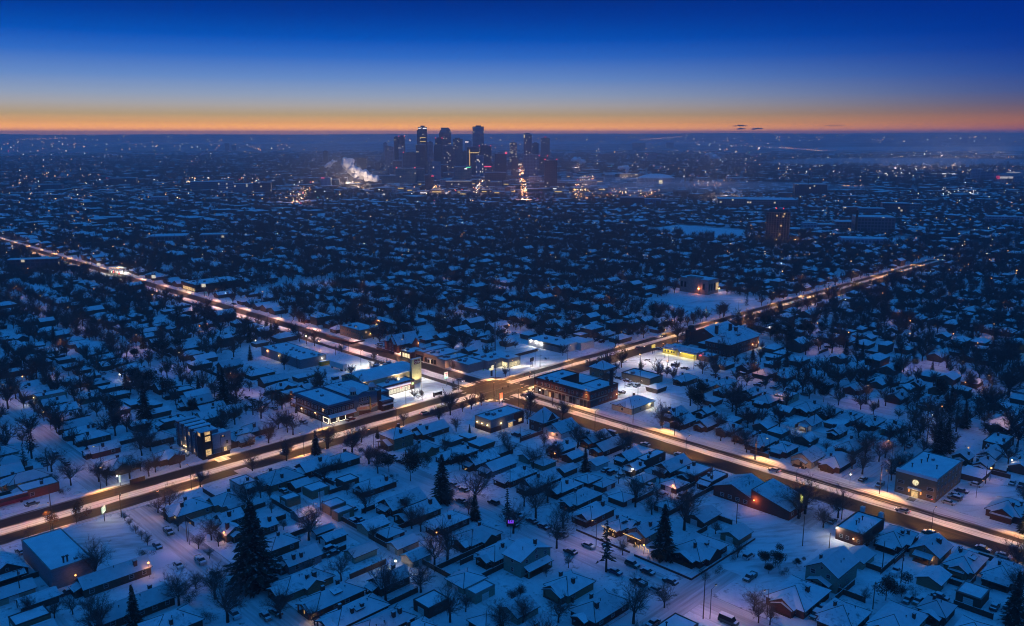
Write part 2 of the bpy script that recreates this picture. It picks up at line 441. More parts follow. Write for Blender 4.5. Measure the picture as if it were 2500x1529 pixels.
# wall sides: 0 = -x, 1 = -y, 2 = +x, 3 = +y ; a window's own front is -y
SIDE = {0:(-1,0,-math.pi/2), 1:(0,-1,0.), 2:(1,0,math.pi/2), 3:(0,1,math.pi)}
def put_window(par, side, a, z, hx, hy, lit=False, w=1., h=1., door=False, off=.0):
    sx, sy, rz = SIDE[side]
    x, y = (sx*(hx+off), a) if sx else (a, sy*(hy+off))
    return link('door' if door else 'window', window_mesh(lit, door), par, (x, y, z), rz, scale=(w,1,h))
CH = {}
def chimney_mesh():
    if 'c' not in CH:
        CH['c'] = MB().cbox(0,0,-1.6,.8,.65,2.4,0).cbox(0,0,.8,.95,.8,.14,0).cbox(0,0,.94,.7,.55,.12,1).mesh('chimney', [plain('chimney_brick',(.10,.055,.045),.9), M['roof']])
        CH['v'] = MB().tube((0,0,-.4),(0,0,.5),.09,.09,6).cbox(0,0,.5,.3,.3,.08).mesh('vent_pipe', M['dark'])
    return CH
def slope(mb, top, thick=.24):
    """a roof plane with thickness: snow on top, board edges"""
    n = len(top); i = len(mb.v)
    mb.v += [tuple(p) for p in top] + [(p[0],p[1],p[2]-thick) for p in top]
    mb.f.append(tuple(range(i,i+n))); mb.m.append(0)
    for k in range(n): mb.f.append((i+(k+1)%n, i+k, i+n+k, i+n+(k+1)%n)); mb.m.append(1)
    mb.f.append(tuple(range(i+2*n-1, i+n-1, -1))); mb.m.append(1)
def gable_top(mb, x0, x1, y0, y1, z, rise, axis, o=.45, oe=.4):
    if axis == 'x':
        ym = (y0+y1)/2; k = rise/((y1-y0)/2); dz = o*k
        slope(mb, [(x0-oe,y0-o,z-dz),(x1+oe,y0-o,z-dz),(x1+oe,ym,z+rise),(x0-oe,ym,z+rise)])
        slope(mb, [(x1+oe,y1+o,z-dz),(x0-oe,y1+o,z-dz),(x0-oe,ym,z+rise),(x1+oe,ym,z+rise)])
        mb.box(x0-oe,x1+oe,ym-.13,ym+.13,z+rise-.06,z+rise+.05,0)
    else:
        xm = (x0+x1)/2; k = rise/((x1-x0)/2); dz = o*k
        slope(mb, [(x0-o,y1+oe,z-dz),(x0-o,y0-oe,z-dz),(xm,y0-oe,z+rise),(xm,y1+oe,z+rise)])
        slope(mb, [(x1+o,y0-oe,z-dz),(x1+o,y1+oe,z-dz),(xm,y1+oe,z+rise),(xm,y0-oe,z+rise)])
        mb.box(xm-.13,xm+.13,y0-oe,y1+oe,z+rise-.06,z+rise+.05,0)
def hip_top(mb, x0, x1, y0, y1, z, rise, o=.5):
    hx, hy = (x1-x0)/2, (y1-y0)/2; k = rise/min(hx, hy); zz = z-o*k
    a, b, c, d = (x0-o,y0-o,zz),(x1+o,y0-o,zz),(x1+o,y1+o,zz),(x0-o,y1+o,zz)
    if hx >= hy:
        p, q = (x0+hy,(y0+y1)/2,z+rise), (x1-hy,(y0+y1)/2,z+rise)
        if hx-hy < .3: q = p = ((x0+x1)/2,(y0+y1)/2,z+rise)
        for s in ([a,b,q,p],[b,c,q],[c,d,p,q],[d,a,p]): slope(mb, [t for i,t in enumerate(s) if t != s[i-1]])
    else:
        p, q = ((x0+x1)/2,y0+hx,z+rise), ((x0+x1)/2,y1-hx,z+rise)
        for s in ([a,b,p],[b,c,q,p],[c,d,q],[d,a,p,q]): slope(mb, s)
    # bare dark hip lines where the snow has slid
    ends = ((a,p),(b,q if hx>=hy else p),(c,q),(d,p if hx>=hy else q))
    for e, r in ends: mb.tube((e[0],e[1],e[2]+.0),(r[0],r[1],r[2]+.0),.10,.10,3,1,False)
def gable_wall(mb, x0, x1, y0, y1, z, rise, axis, m=0):
    if axis == 'x':
        ym = (y0+y1)/2
        mb.face([(x0,y1,z),(x0,y0,z),(x0,ym,z+rise-.25)],m); mb.face([(x1,y0,z),(x1,y1,z),(x1,ym,z+rise-.25)],m)
    else:
        xm = (x0+x1)/2
        mb.face([(x0,y0,z),(x1,y0,z),(xm,y0,z+rise-.25)],m); mb.face([(x1,y1,z),(x0,y1,z),(xm,y1,z+rise-.25)],m)
RECTS = []   # footprints already taken (u0,u1,v0,v1)
def free(u, v, lu, lv, pad=.6):
    a = (u-lu/2, u+lu/2, v-lv/2, v+lv/2)
    for r in RECTS:
        if a[0]-pad < r[1] and a[1]+pad > r[0] and a[2]-pad < r[3] and a[3]+pad > r[2]: return False
    return True
def fit(u, v, lu, lv):
    """shrink a footprint so that it clears its neighbours; None when there is no room"""
    for _ in range(4):
        hit = None
        for r in RECTS:
            ou = min(u+lu/2, r[1]) - max(u-lu/2, r[0]); ov = min(v+lv/2, r[3]) - max(v-lv/2, r[2])
            if ou > -1.9 and ov > -1.9: hit = (r, ou+2, ov+2); break
        if not hit: return u, v, lu, lv
        r, ou, ov = hit
        if ou*ov > .55*lu*lv: return None
        if ou < ov:
            s = 1 if u > (r[0]+r[1])/2 else -1; u += s*ou/2; lu -= ou
        else:
            s = 1 if v > (r[2]+r[3])/2 else -1; v += s*ov/2; lv -= ov
        if lu < 3.5 or lv < 3.5: return None
    return None
def on_road(u, v, lu, lv):
    if abs(v-295) < 13+lv/2 or abs(u-283) < 13+lu/2: return True
    return any(abs(u-s) < 5+lu/2 for s in US) or any(abs(v-s) < 5+lv/2 for s in VS)
HN = [0]
def house(u, v, lu, lv, kind='H', h=2.9, rise=None, wallc=None, chim=1, porch=None, dorm=0, lit=0, garage=False, detail=2, seed=0, name=None, look=None, label=None, cat=None):
    """kind: H hip, G gable along the long axis, S gable along the short axis, X hip with a cross gable, F flat with parapet"""
    rr = random.Random(seed*977+int(u*13)+int(v*31))
    if wallc is None: wallc = rr.choice(['red brick','dark brick','tan brick','brown','grey','white','red brick','dark brick','cream','pale green','blue grey'])
    if garage: h = min(h, 2.5)
    hx, hy = lu/2, lv/2
    nm = name or ('garage' if garage else 'house')
    r = root(nm, u, v)
    RECTS.append((u-hx,u+hx,v-hy,v+hy))
    mn = min(hx, hy)
    if rise is None: rise = mn*(.42 if garage else (.52 if kind in 'HX' else .62))
    axis = 'x' if lu >= lv else 'y'
    if kind == 'S': axis = 'y' if axis == 'x' else 'x'; kk = 'G'
    else: kk = kind
    w = MB(); t = MB()
    if kk == 'F':
        w.box(-hx,hx,-hy,hy,0,h+.5,0)
        p = .22
        t.box(-hx+p,hx-p,-hy+p,hy-p,h+.3,h+.56,0)
        cap = MB(); q = h+.5
        for a in ((-hx-.05,hx+.05,-hy-.05,-hy+p),(-hx-.05,hx+.05,hy-p,hy+.05),(-hx-.05,-hx+p,-hy+p,hy-p),(hx-p,hx+.05,-hy+p,hy-p)): cap.box(*a, q-.1, q+.25, 0)
        cap.build('parapet', [M['fascia'] if rr.random() < .6 else M['gravel']], r)
    else:
        w.box(-hx,hx,-hy,hy,0,h,0)
        if kk == 'G':
            gable_wall(w,-hx,hx,-hy,hy,h,rise,axis); gable_top(t,-hx,hx,-hy,hy,h,rise,axis)
        else:
            hip_top(t,-hx,hx,-hy,hy,h,rise)
        if kk == 'X':     # a cross gable, towards the viewer's left end or the long side
            if rr.random() < .5 and lu >= lv:
                c = rr.uniform(-hx*.4, hx*.3); q = hy*.62
                gable_wall(w, c-q, c+q, -hy-1.4, hy*.2, h, q*.62, 'y'); w.box(c-q,c+q,-hy-1.4,-hy,0,h,0)
                gable_top(t, c-q, c+q, -hy-1.4, 0, h, q*.62, 'y')
            else:
                q = hy*.58; c = rr.uniform(-.3,.3)*hy
                gable_wall(w, -hx-1.5, hx*.1, c-q, c+q, h, q*.62, 'x'); w.box(-hx-1.5,-hx,c-q,c+q,0,h,0)
                gable_top(t, -hx-1.5, 0, c-q, c+q, h, q*.62, 'x')
    w.build('wall', M['wall'], r, color=PAL[wallc])
    t.build('roof', [M['roof' if kk != 'F' else 'flat'], M['fascia']], r)
    two = h > 4.6
    if garage:
        if detail > 1:
            d = MB().box(-1.25,1.25,-.07,0,0,2.1,0)
            for z in (.5,1.02,1.55): d.box(-1.25,1.25,-.08,-.07,z,z+.04,1)
            s = 2 if hx < hy else 1
            me = d.mesh('garage_door', [M['white'], M['steel']])
            sx, sy, rz = SIDE[0 if rr.random() < .5 else 1]
            link('garage_door', me, r, (sx*hx, sy*hy, .05), rz)
        return r, wallc, kk, rr
    # chimneys and pipes
    for c in range(chim):
        x = rr.uniform(-.6,.6)*hx; y = rr.choice([-1,1])*rr.uniform(.25,.75)*hy
        zz = h + rise*(1-min(1,abs(y)/hy))*.9 if kk != 'F' else h+.4
        link('chimney', chimney_mesh()['c'], r, (x, y, zz+.35), 0, scale=rr.uniform(.95,1.35))
    if detail > 1 and kk != 'F':
        for c in range(rr.choice([1,2,2])):
            x = rr.uniform(-.5,.5)*hx; y = -rr.uniform(.15,.6)*hy
            link('vent_pipe', chimney_mesh()['v'], r, (x, y, h+rise*(1-abs(y)/hy)))
    if kk == 'F' and detail > 1:
        for c in range(max(1, int(lu*lv/90))):
            link('roof_vent', chimney_mesh()['v'], r, (rr.uniform(-.7,.7)*hx, rr.uniform(-.7,.7)*hy, h+.7), scale=1.8)
    # windows
    lits = lit
    if detail > 0:
        for side in ((0,1,2,3) if detail > 1 else (0,1)):
            half = hy if side in (0,2) else hx
            n = max(1, int(half*2/(3.6 if detail > 1 else 5)))
            for k in range(n):
                a = -half + (k+.5)*2*half/n + rr.uniform(-.3,.3)
                if rr.random() < .25: continue
                for z in ((1.65,4.5) if two else (1.65,)):
                    on = lits > 0 and side in (0,1) and rr.random() < .4
                    lits -= on
                    put_window(r, side, a, z, hx, hy, bool(on), rr.uniform(.85,1.25), rr.uniform(.8,1.0))
        if kk == 'G' and detail > 1:
            put_window(r, 0 if axis == 'x' else 1, 0, h+rise*.36, hx, hy, False, .7, .6)
    # porch
    side = porch if porch is not None else (0 if axis == 'x' else 1)
    if detail > 0 and side >= 0:
        put_window(r, side, rr.uniform(-.3,.3)*(hy if side in (0,2) else hx), .1, hx, hy, door=True, off=.01)
        pm = MB(); ph = 2.5 if not two else 2.7; half = (hy if side in (0,2) else hx)*rr.uniform(.5,.85)
        dp = 2.0
        prm = rr.random()
        # built facing -x then turned
        if prm < .55:
            q = half; gable_top(pm, -dp, 0, -q, q, ph, q*.40, 'x', .3, .3); gw = MB(); gw.face([(-dp+.05,q,ph),(-dp+.05,-q,ph),(-dp+.05,0,ph+q*.40-.2)],0)
        else:
            gw = None; slope(pm, [(-dp-.3,half+.2,ph-.25),(-dp-.3,-half-.2,ph-.25),(0,-half-.2,ph+.55),(0,half+.2,ph+.55)])
        sx, sy, rz = SIDE[side]
        ro = rz + math.pi/2
        if side in (0,2): loc = (sx*hx, 0, 0)
        else: loc = (0, sy*hy, 0)
        po = pm.build('porch_roof', [M['roof'], M['fascia']], r, loc=loc, rz=ro)
        if gw: gw.build('porch_gable', M['wall'], po, color=PAL[wallc])
        pp = MB().box(-dp,0,-half,half,.0,.35,0).build('porch_floor', M['wood'], po)
        for y in (-half+.2, half-.2):
            MB().box(-dp+.05,-dp+.35,y-.15,y+.15,.35,ph-.05,0).build('porch_post', M['wall'], po, color=PAL[wallc])
    for d in range(dorm):
        x = (-.35 if d == 0 else .35)*hx if dorm > 1 else 0
        dm = MB(); y0 = -hy*.62; dw = 1.1; z0 = h + rise*(1-abs(y0)/hy)-.1
        dm.box(x-dw,x+dw,y0,y0+hy*.4,z0,z0+.75,1)
        slope(dm, [(x-dw-.3,y0-.35,z0+.70),(x+dw+.3,y0-.35,z0+.70),(x+dw+.3,-hy*.08,z0+1.15),(x-dw-.3,-hy*.08,z0+1.15)])
        dm.m = [0 if mm == 0 else 1 for mm in dm.m]
        dm.build('dormer', [M['roof'], M['fascia']], r)
    return r, wallc, kk, rr
KW = {'H':'hip-roofed','G':'gabled','X':'cross-gabled','F':'flat-roofed'}

# ------------------------------------------------------------------ trees
def grow(mb, p, d, Ln, r, lev, rr, maxlev, twigs, tw):
    n = 3 if lev == 0 else 2
    for k in range(n):
        d = (d + Vector((rr.gauss(0,.16), rr.gauss(0,.16), rr.gauss(.07,.10)))).normalized()
        q = p + d*(Ln/n); r2 = r*.72
        mb.tube(p, q, r, r2, 4 if lev == 0 else 3, 0, False)
        if lev < maxlev:
            for j in range(rr.choice([1,2,2] if lev else [2,2,3])):
                a = rr.uniform(0, 2*math.pi); o = d.orthogonal().normalized()
                o.rotate(Matrix.Rotation(a, 3, d))
                nd = (d*.72 + o*rr.uniform(.55,.95) + Vector((0,0,.12))).normalized()
                grow(mb, p.lerp(q, rr.uniform(.3,1)), nd, Ln*rr.uniform(.50,.72), r2*.62, lev+1, rr, maxlev, twigs, tw)
        p, r = q, r2
        if lev >= maxlev-1:
            for j in range(twigs):
                o = Vector((rr.gauss(0,1), rr.gauss(0,1), rr.gauss(.25,.8))).normalized()
                nd = (d*.9 + o*.8).normalized(); s = nd.orthogonal().normalized()*tw
                s.rotate(Matrix.Rotation(rr.uniform(0,6.28), 3, nd))
                b = p - d*rr.uniform(0, Ln/n); e = b + nd*rr.uniform(.6,1.5)
                mb.face([b-s, b+s, e])
def bare_tree(seed, H=10, R=4, limbs=6, maxlev=2, twigs=3, tw=.03, tr=.33):
    """unit tree: trunk mesh and crown mesh, H metres tall"""
    rr = random.Random(seed); tk = MB(); cr = MB()
    p = Vector((0,0,0)); d = Vector((0,0,1)); r = tr; th = H*.30
    for k in range(3):
        q = p + d*(th/3); tk.tube(p, q, r, r*.86, 7, 0, k == 0); p, r = q, r*.86
        d = (d + Vector((rr.gauss(0,.06), rr.gauss(0,.06), .1))).normalized()
    for k in range(limbs):
        a = 2*math.pi*(k + rr.uniform(-.25,.25))/limbs
        up = rr.uniform(.9,2.2)*H/R*.42
        nd = Vector((math.cos(a), math.sin(a), up)).normalized()
        grow(cr, p - Vector((0,0,rr.uniform(0,.12)*H)), nd, H*rr.uniform(.36,.5), r*.62, 0, rr, maxlev, twigs, tw)
    grow(cr, p, Vector((rr.gauss(0,.15),rr.gauss(0,.15),1)).normalized(), H*.52, r*.8, 0, rr, maxlev, twigs, tw)
    zm = max(v[2] for v in cr.v); k = H/zm
    cr.v = [(x*k,y*k,z*k) for x,y,z in cr.v]; tk.v = [(x*k,y*k,z*k) for x,y,z in tk.v]
    return tk, cr
def conifer(seed, H=10, R=2.6, dens=1., open_=0.):
    rr = random.Random(seed); tk = MB().tube((0,0,0),(0,0,H*.97),.26,.03,6,0,False); cr = MB()
    z = H*(.05+open_); lay = 0
    while z < H*.985:
        f = 1-(z-H*.04)/(H*.96); rad = R*(f**.85)*rr.uniform(.82,1.12)+.12
        n = max(4, int((5+9*f)*dens))
        for k in range(n):
            if rr.random() < open_*.6: continue
            a = 2*math.pi*(k+rr.random()*.8)/n; ca, sa = math.cos(a), math.sin(a)
            rl = rad*rr.uniform(.72,1.12); dz = -rl*rr.uniform(.15,.42)+.1
            for j in range(4):
                t0 = j/4; x0 = rl*t0; x1 = rl*min(1.02, t0+.42); w = (.30+.25*f)*(1.1-t0)+.12
                zz = z + dz*t0; z1 = z + dz*(t0+.35)
                wob = rr.uniform(-.12,.12)
                cr.face([(x0*ca-w*sa*rr.uniform(.5,1.2), x0*sa+w*ca*rr.uniform(.5,1.2), zz+wob), (x0*ca+w*sa*rr.uniform(.5,1.2), x0*sa-w*ca*rr.uniform(.5,1.2), zz-wob*.5),
                         (x1*ca, x1*sa, z1+rr.uniform(-.15,.1))])
        z += (.34+.22*f)*H/11/dens; lay += 1
    cr.face([(-.15,0,H*.9),(.15,0,H*.9),(0,0,H)]); cr.face([(0,-.15,H*.9),(0,.15,H*.9),(0,0,H)])
    return tk, cr
def clump(seed, H=4, R=2., n=420, s=.38, stem=.25):
    rr = random.Random(seed); tk = MB().tube((0,0,0),(0,0,H*.6),.14,.06,5,0,False); cr = MB()
    blobs = [(Vector((rr.gauss(0,.42)*R, rr.gauss(0,.42)*R, H*(stem+(1-stem)*rr.uniform(.3,.75)))), rr.uniform(.4,.62)*R) for _ in range(7)]
    for k in range(n):
        c, r = rr.choice(blobs)
        d = Vector((rr.gauss(0,1),rr.gauss(0,1),rr.gauss(0,.9))).normalized()
        p = c + d*r*rr.uniform(.55,1.08); p.z = max(.05, min(H, p.z))
        a = d.orthogonal().normalized()*s; a.rotate(Matrix.Rotation(rr.uniform(0,6.28),3,d)); b = a.cross(d)
        t = d*rr.uniform(-.2,.25)
        cr.face([p-a*.6, p+a*.6+t, p+b*rr.uniform(.8,1.5)])
    return tk, cr
TR = {}
def tree_protos():
    for i in range(6):
        H = 10; tk, cr = bare_tree(100+i, H, [4,4.6,3.4,5,3.8,4.3][i], [6,7,6,7,6,7][i], 2, 9, .017)
        TR['bare%d'%i] = (tk.mesh('trunk', M['bark']), cr.mesh('crown', M['twig']), H)
    for i in range(3):
        tk, cr = conifer(200+i, 10, [2.7,2.2,2.45][i], 1.15)
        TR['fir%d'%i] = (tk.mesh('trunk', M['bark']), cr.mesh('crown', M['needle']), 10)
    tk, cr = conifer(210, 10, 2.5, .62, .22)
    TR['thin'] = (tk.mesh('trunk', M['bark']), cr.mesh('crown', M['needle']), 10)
    for i in range(2):
        tk, cr = clump(220+i, 10, 4.0, 3200, .26, .22)
        TR['pine%d'%i] = (tk.mesh('trunk', M['bark']), cr.mesh('crown', M['needle']), 10)
    tk, cr = clump(230, 10, 4.0, 1500, .3, .2)
    TR['rust'] = (tk.mesh('trunk', M['bark']), cr.mesh('crown', M['rust']), 10)
    tk, cr = clump(231, 10, 6.5, 1800, .3, .02)
    TR['bush'] = (tk.mesh('trunk', M['bark']), cr.mesh('crown', M['shrub']), 10)
tree_protos()
WORD = {'bare':'bare tree','fir':'fir','thin':'conifer','pine':'pine','rust':'tree','bush':'bush'}
LOOK = {'bare':['leafless spreading tree','leafless rounded tree','leafless upright tree','leafless broad tree','leafless slender tree','leafless forked tree'],
        'fir':['dark dense conical fir','dark narrow conical fir','dark green conical fir'],'thin':['sparse open-branched conifer'],
        'pine':['dark round-topped pine','dark bushy pine'],'rust':['rust-coloured tree keeping its dry leaves'],'bush':['low twiggy snow-dusted bush']}
NT = [0]
def tree(kind, u, v, h, fat=1., rz=None, z=.13):
    key = kind; base = kind.rstrip('0123456789')
    tk, cr, H = TR[key]
    i = int(kind[len(base):] or 0)
    x, y = xy(u, v); s = h/H
    nm = {'bare':'bare_tree','fir':'fir_tree','thin':'open_conifer','pine':'pine_tree','rust':'rust_leaved_tree','bush':'bush'}[base]
    r = link(nm, None, None, (x,y,z), R.uniform(0,6.28) if rz is None else rz, scale=(s*fat,s*fat,s))
    link('trunk', tk, r); link('crown', cr, r)
    size = 'tall ' if h > 12.5 else ('small ' if h < 6 and base != 'bush' else '')
    NT[0] += 1
    return gen(r, {'bush':'bush'}.get(base,'tree'), WORD[base], size+LOOK[base][i], u, v, {'bare':'bare winter trees','fir':'conifers','thin':'conifers','pine':'pines','rust':'trees with dry leaves','bush':'garden bushes'}[base])

# ------------------------------------------------------------------ cars
CARS = {}
def car_proto(kind):
    if kind in CARS: return CARS[kind]
    L_, W_, Hh = {'sedan':(4.6,1.8,1.42),'suv':(4.6,1.9,1.75),'pickup':(5.4,1.95,1.8),'van':(5.3,2.0,2.2)}[kind]
    hl, hw = L_/2, W_/2
    def loft(mb, prof, w0, w1, z0, z1, m=0):
        # side profile in x,z, narrowing in y with height
        def wy(z): return w0 + (w1-w0)*(z-z0)/(z1-z0)
        n = len(prof); i = len(mb.v)
        for s in (-1,1):
            for x, z in prof: mb.v.append((x, s*wy(z), z))
        for k in range(n): mb.f.append((i+k, i+(k+1)%n, i+n+(k+1)%n, i+n+k)); mb.m.append(m)
        mb.f.append(tuple(range(i+n-1,i-1,-1))); mb.m.append(m); mb.f.append(tuple(range(i+n,i+2*n))); mb.m.append(m)
    body = MB(); gl = MB(); sn = MB()
    sh = {'sedan':.92,'suv':1.0,'pickup':1.02,'van':1.15}[kind]
    loft(body, [(-hl+.05,.3),(hl-.1,.3),(hl,.55),(hl-.12,sh-.1),(hl*.45,sh),(-hl+.2,sh),(-hl,sh-.15)], hw, hw*.97, .3, sh)
    if kind == 'sedan': cab = (-hl+.55,-hl+1.15,.45,1.15)
    elif kind == 'suv': cab = (-hl+.12,-hl+.35,.5,1.15)
    elif kind == 'pickup': cab = (-.35,-.15,.95,1.5)
    else: cab = (-hl+.1,-hl+.2,1.2,1.75)
    a, b, c, d = cab
    loft(gl, [(a,sh),(d,sh),(c,Hh-.06),(b,Hh-.06)], hw*.95, hw*.74, sh, Hh-.06)
    rw = hw*.74
    body.box(b-.05,c+.05,-rw,rw,Hh-.08,Hh,0)
    sn.box(b-.02,c+.02,-rw*.97,rw*.97,Hh,Hh+.13,0)
    sn.face([(d+.05,-hw*.86,sh+.07),(hl*.93,-hw*.84,sh-.02),(hl*.93,hw*.84,sh-.02),(d+.05,hw*.86,sh+.07)],0)
    if kind == 'sedan': sn.face([(-hl+.06,-hw*.86,sh+.05),(a+.05,-hw*.86,sh+.08),(a+.05,hw*.86,sh+.08),(-hl+.06,hw*.86,sh+.05)],0)
    if kind == 'pickup':
        body.box(-hl+.1,a-.02,-hw*.96,-hw*.84,sh-.02,sh+.32,0).box(-hl+.1,a-.02,hw*.84,hw*.96,sh-.02,sh+.32,0).box(-hl+.02,-hl+.12,-hw*.96,hw*.96,sh-.05,sh+.32,0)
        sn.box(-hl+.13,a-.05,-hw*.82,hw*.82,sh,sh+.10,0)
    wh = MB(); wh.tube((0,-.11,0),(0,.11,0),.33,.33,10,0).tube((0,-.12,0),(0,.12,0),.18,.18,8,1)
    lt = MB().box(-hl-.02,-hl+.06,-hw*.92,-hw*.6,sh-.3,sh-.12,0).box(-hl-.02,-hl+.06,hw*.6,hw*.92,sh-.3,sh-.12,0)
    hd = MB().box(hl-.1,hl+.02,-hw*.88,-hw*.55,.55,.72,0).box(hl-.1,hl+.02,hw*.55,hw*.88,.55,.72,0)
    CARS[kind] = (body.mesh('body', M['paint']), gl.mesh('cabin_glass', M['glass']), sn.mesh('snow_cover', M['flat']), wh.mesh('wheel', [M['tyre'], M['steel']]),
                  lt.mesh('tail_light', plain('tail_lens',(.25,.02,.02),.3)), lt.mesh('tail_light', M['red']), hd.mesh('headlight', plain('head_lens',(.5,.5,.5),.2)), hd.mesh('headlight', emit('headlight_glow',(1.,.85,.6),9)), L_, W_)
    return CARS[kind]
CPAL = {'black':(.015,.015,.017),'silver':(.35,.36,.38),'white':(.6,.6,.6),'dark red':(.14,.015,.015),'navy':(.02,.03,.08),'grey':(.11,.115,.12),'green':(.02,.06,.04),'tan':(.25,.19,.13)}
def car(u, v, along='v', kind=None, colr=None, flip=None, moving=False, z=.14, label=None, skew=0., snow=True):
    kind = kind or R.choice(['sedan','sedan','suv','suv','pickup'])
    colr = colr or R.choice(['black','silver','white','dark red','navy','grey','grey','black','green','tan'])
    b, g_, s, w, tl, tlon, hl, hlon, L_, W_ = car_proto(kind)
    flip = R.random() < .5 if flip is None else flip
    rz = Q + (math.pi/2 if along == 'v' else 0) + (math.pi if flip else 0) + skew
    x, y = xy(u, v)
    r = link({'sedan':'parked_car','suv':'parked_car','pickup':'pickup_truck','van':'van'}[kind] if not moving else 'moving_car', None, None, (x,y,z), rz)
    link('body', b, r, color=CPAL[colr]); link('cabin_glass', g_, r)
    if snow: link('snow_cover', s, r)
    for sx in (-.31,.31):
        for sy in (-1,1): link('wheel', w, r, (sx*L_, sy*(W_/2-.08), .33))
    link('tail_light', tlon if moving else tl, r); link('headlight', hlon if moving else hl, r)
    du, dv = (L_+.3, W_+.4) if along == 'u' else (W_+.4, L_+.3)
    RECTS.append((u-du/2,u+du/2,v-dv/2,v+dv/2))
    if label: tag(r, label, 'car', 'cars on the two wide roads')
    else:
        look = f"{'snow-covered ' if snow else ''}{colr} " + {'sedan':'saloon car','suv':'estate car','pickup':'pickup','van':'van'}[kind]
        gen(r, {'pickup':'pickup truck','van':'van'}.get(kind,'car'), {'pickup':'pickup','van':'van'}.get(kind,'car'), look, u, v, 'cars parked in streets and yards')
    return r

# ------------------------------------------------------------------ lamps and poles
LASTL = [None]
def light(par, kind, loc, power, col, size=.3, spot=None, rot=None, blend=.25):
    l = bpy.data.lights.new('lamp_glow', kind); l.energy = power; l.color = col; 
    if kind != 'AREA': l.shadow_soft_size = size
    if kind == 'SPOT': l.spot_size = math.radians(spot or 140); l.spot_blend = blend
    o = bpy.data.objects.new('lamp_glow', l); COL.objects.link(o); o.location = loc; o.parent = par
    if rot: o.rotation_euler = rot
    LASTL[0] = o
    return o
WARM = (1.,.58,.22); AMBER = (1.,.47,.105); ORG = (1.,.42,.16); PINK = (1.,.50,.36); COLD = (1.,.88,.66)
LAMP = {}
def lamp_meshes(bulb):
    if bulb not in LAMP:
        pole = MB().tube((0,0,0),(0,0,8.6),.11,.07,6); arm = MB().tube((0,0,8.5),(0,-1.9,9.0),.05,.04,5)
        head = MB().box(-.16,.16,-2.5,-1.75,8.95,9.1,0).box(-.13,.13,-2.45,-1.8,8.88,8.945,1)
        LAMP[bulb] = (pole.mesh('pole', M['dark']), arm.mesh('arm', M['dark']), head.mesh('lamp_head', [M['dark'], M[bulb]]))
    return LAMP[bulb]
def street_lamp(u, v, rz, power=900, col=WARM, bulb='bulb', s=1., on=True, cone=160, tilt=0.):
    p, a, h = lamp_meshes(bulb); x, y = xy(u, v)
    r = link('street_lamp', None, None, (x,y,.13), rz, scale=s)
    link('pole', p, r); link('arm', a, r); link('lamp_head', h, r)
    if on: light(r, 'SPOT', (0,-2.12,8.7), power, col, .25, cone, (-tilt,0,0), .5)
    gen(r, 'street lamp', 'street lamp', {'bulb':'warm white','bulbo':'orange','bulbw':'white'}[bulb]+' lit lamp on a dark arm', u, v, 'street lamps')
    return r
def post_lamp(u, v, h=5, power=500, col=ORG, bulb='bulbo', size=.28, z=.13, glow=True):
    x, y = xy(u, v)
    r = link('post_lamp', None, None, (x,y,z), 0)
    key = ('post', bulb, round(h), size)
    if key not in LAMP:
        LAMP[key] = (MB().tube((0,0,0),(0,0,h),.07,.05,5).mesh('post', M['dark']),
                     MB().lathe([(.02,h-size),(size*.8,h-size*.5),(size,h),(size*.8,h+size*.6),(.05,h+size)],8).mesh('lamp_globe', M[bulb]))
    link('post', LAMP[key][0], r); link('lamp_globe', LAMP[key][1], r)
    if glow: light(r, 'POINT', (0,0,h-size-.25), power, col, .3)
    gen(r, 'lamp', 'small lamp', {'bulb':'warm white','bulbo':'orange','bulbw':'white'}[bulb]+' glowing lamp on a thin post', u, v, 'lamps in yards and alleys')
    return r
UP = {}
def utility_pole(u, v, h=10, rz=Q, cross=True):
    if 'p' not in UP:
        UP['p'] = MB().tube((0,0,0),(0,0,10),.16,.10,6).mesh('pole', M['pole'])
        UP['c'] = MB().box(-1.2,1.2,-.06,.06,9.0,9.14,0).box(-1.1,-1.0,-.03,.03,9.14,9.3).box(1.0,1.1,-.03,.03,9.14,9.3).box(-.03,.03,-.03,.03,10,10.2).mesh('crossarm', M['pole'])
        UP['t'] = MB().tube((.3,0,7.6),(.3,0,8.5),.22,.22,8).mesh('transformer', M['steel'])
    x, y = xy(u, v)
    r = link('utility_pole', None, None, (x,y,.1), rz, scale=(1,1,h/10))
    link('pole', UP['p'], r)
    if cross: link('crossarm', UP['c'], r)
    if R.random() < .4 and cross: link('transformer', UP['t'], r)
    return gen(r, 'utility pole', 'utility pole', 'bare wooden pole' + (' with a crossarm' if cross else ''), u, v, 'utility poles')
def fence(u0, v0, u1, v1, h=1.7, m='fence', look='dark board'):
    if abs(u1-u0) > abs(v1-v0): v1 = v0; ln = u1-u0; rz = Q if ln > 0 else Q+math.pi
    else: u1 = u0; ln = v1-v0; rz = Q+math.pi/2 if ln > 0 else Q-math.pi/2
    ln = abs(ln)
    x, y = xy(u0, v0)
    r = link('fence', None, None, (x,y,.1), rz)
    n = max(1, int(ln/2.4)); st = ln/n
    pm = MB().box(.05,st-.05,-.03,.03,.05,h,0).box(.05,st-.05,-.05,.05,h,h+.06,1).mesh('panel', [M[m], M['roof']])
    po = MB().box(-.07,.07,-.07,.07,0,h+.12,0).mesh('post', M[m])
    for k in range(n): link('panel', pm, r, (k*st,0,0))
    for k in range(n+1): link('post', po, r, (k*st,0,0))
    return gen(r, 'fence', 'fence', f'{look} fence with snow along its top', (u0+u1)/2, (v0+v1)/2, 'fences between the yards')
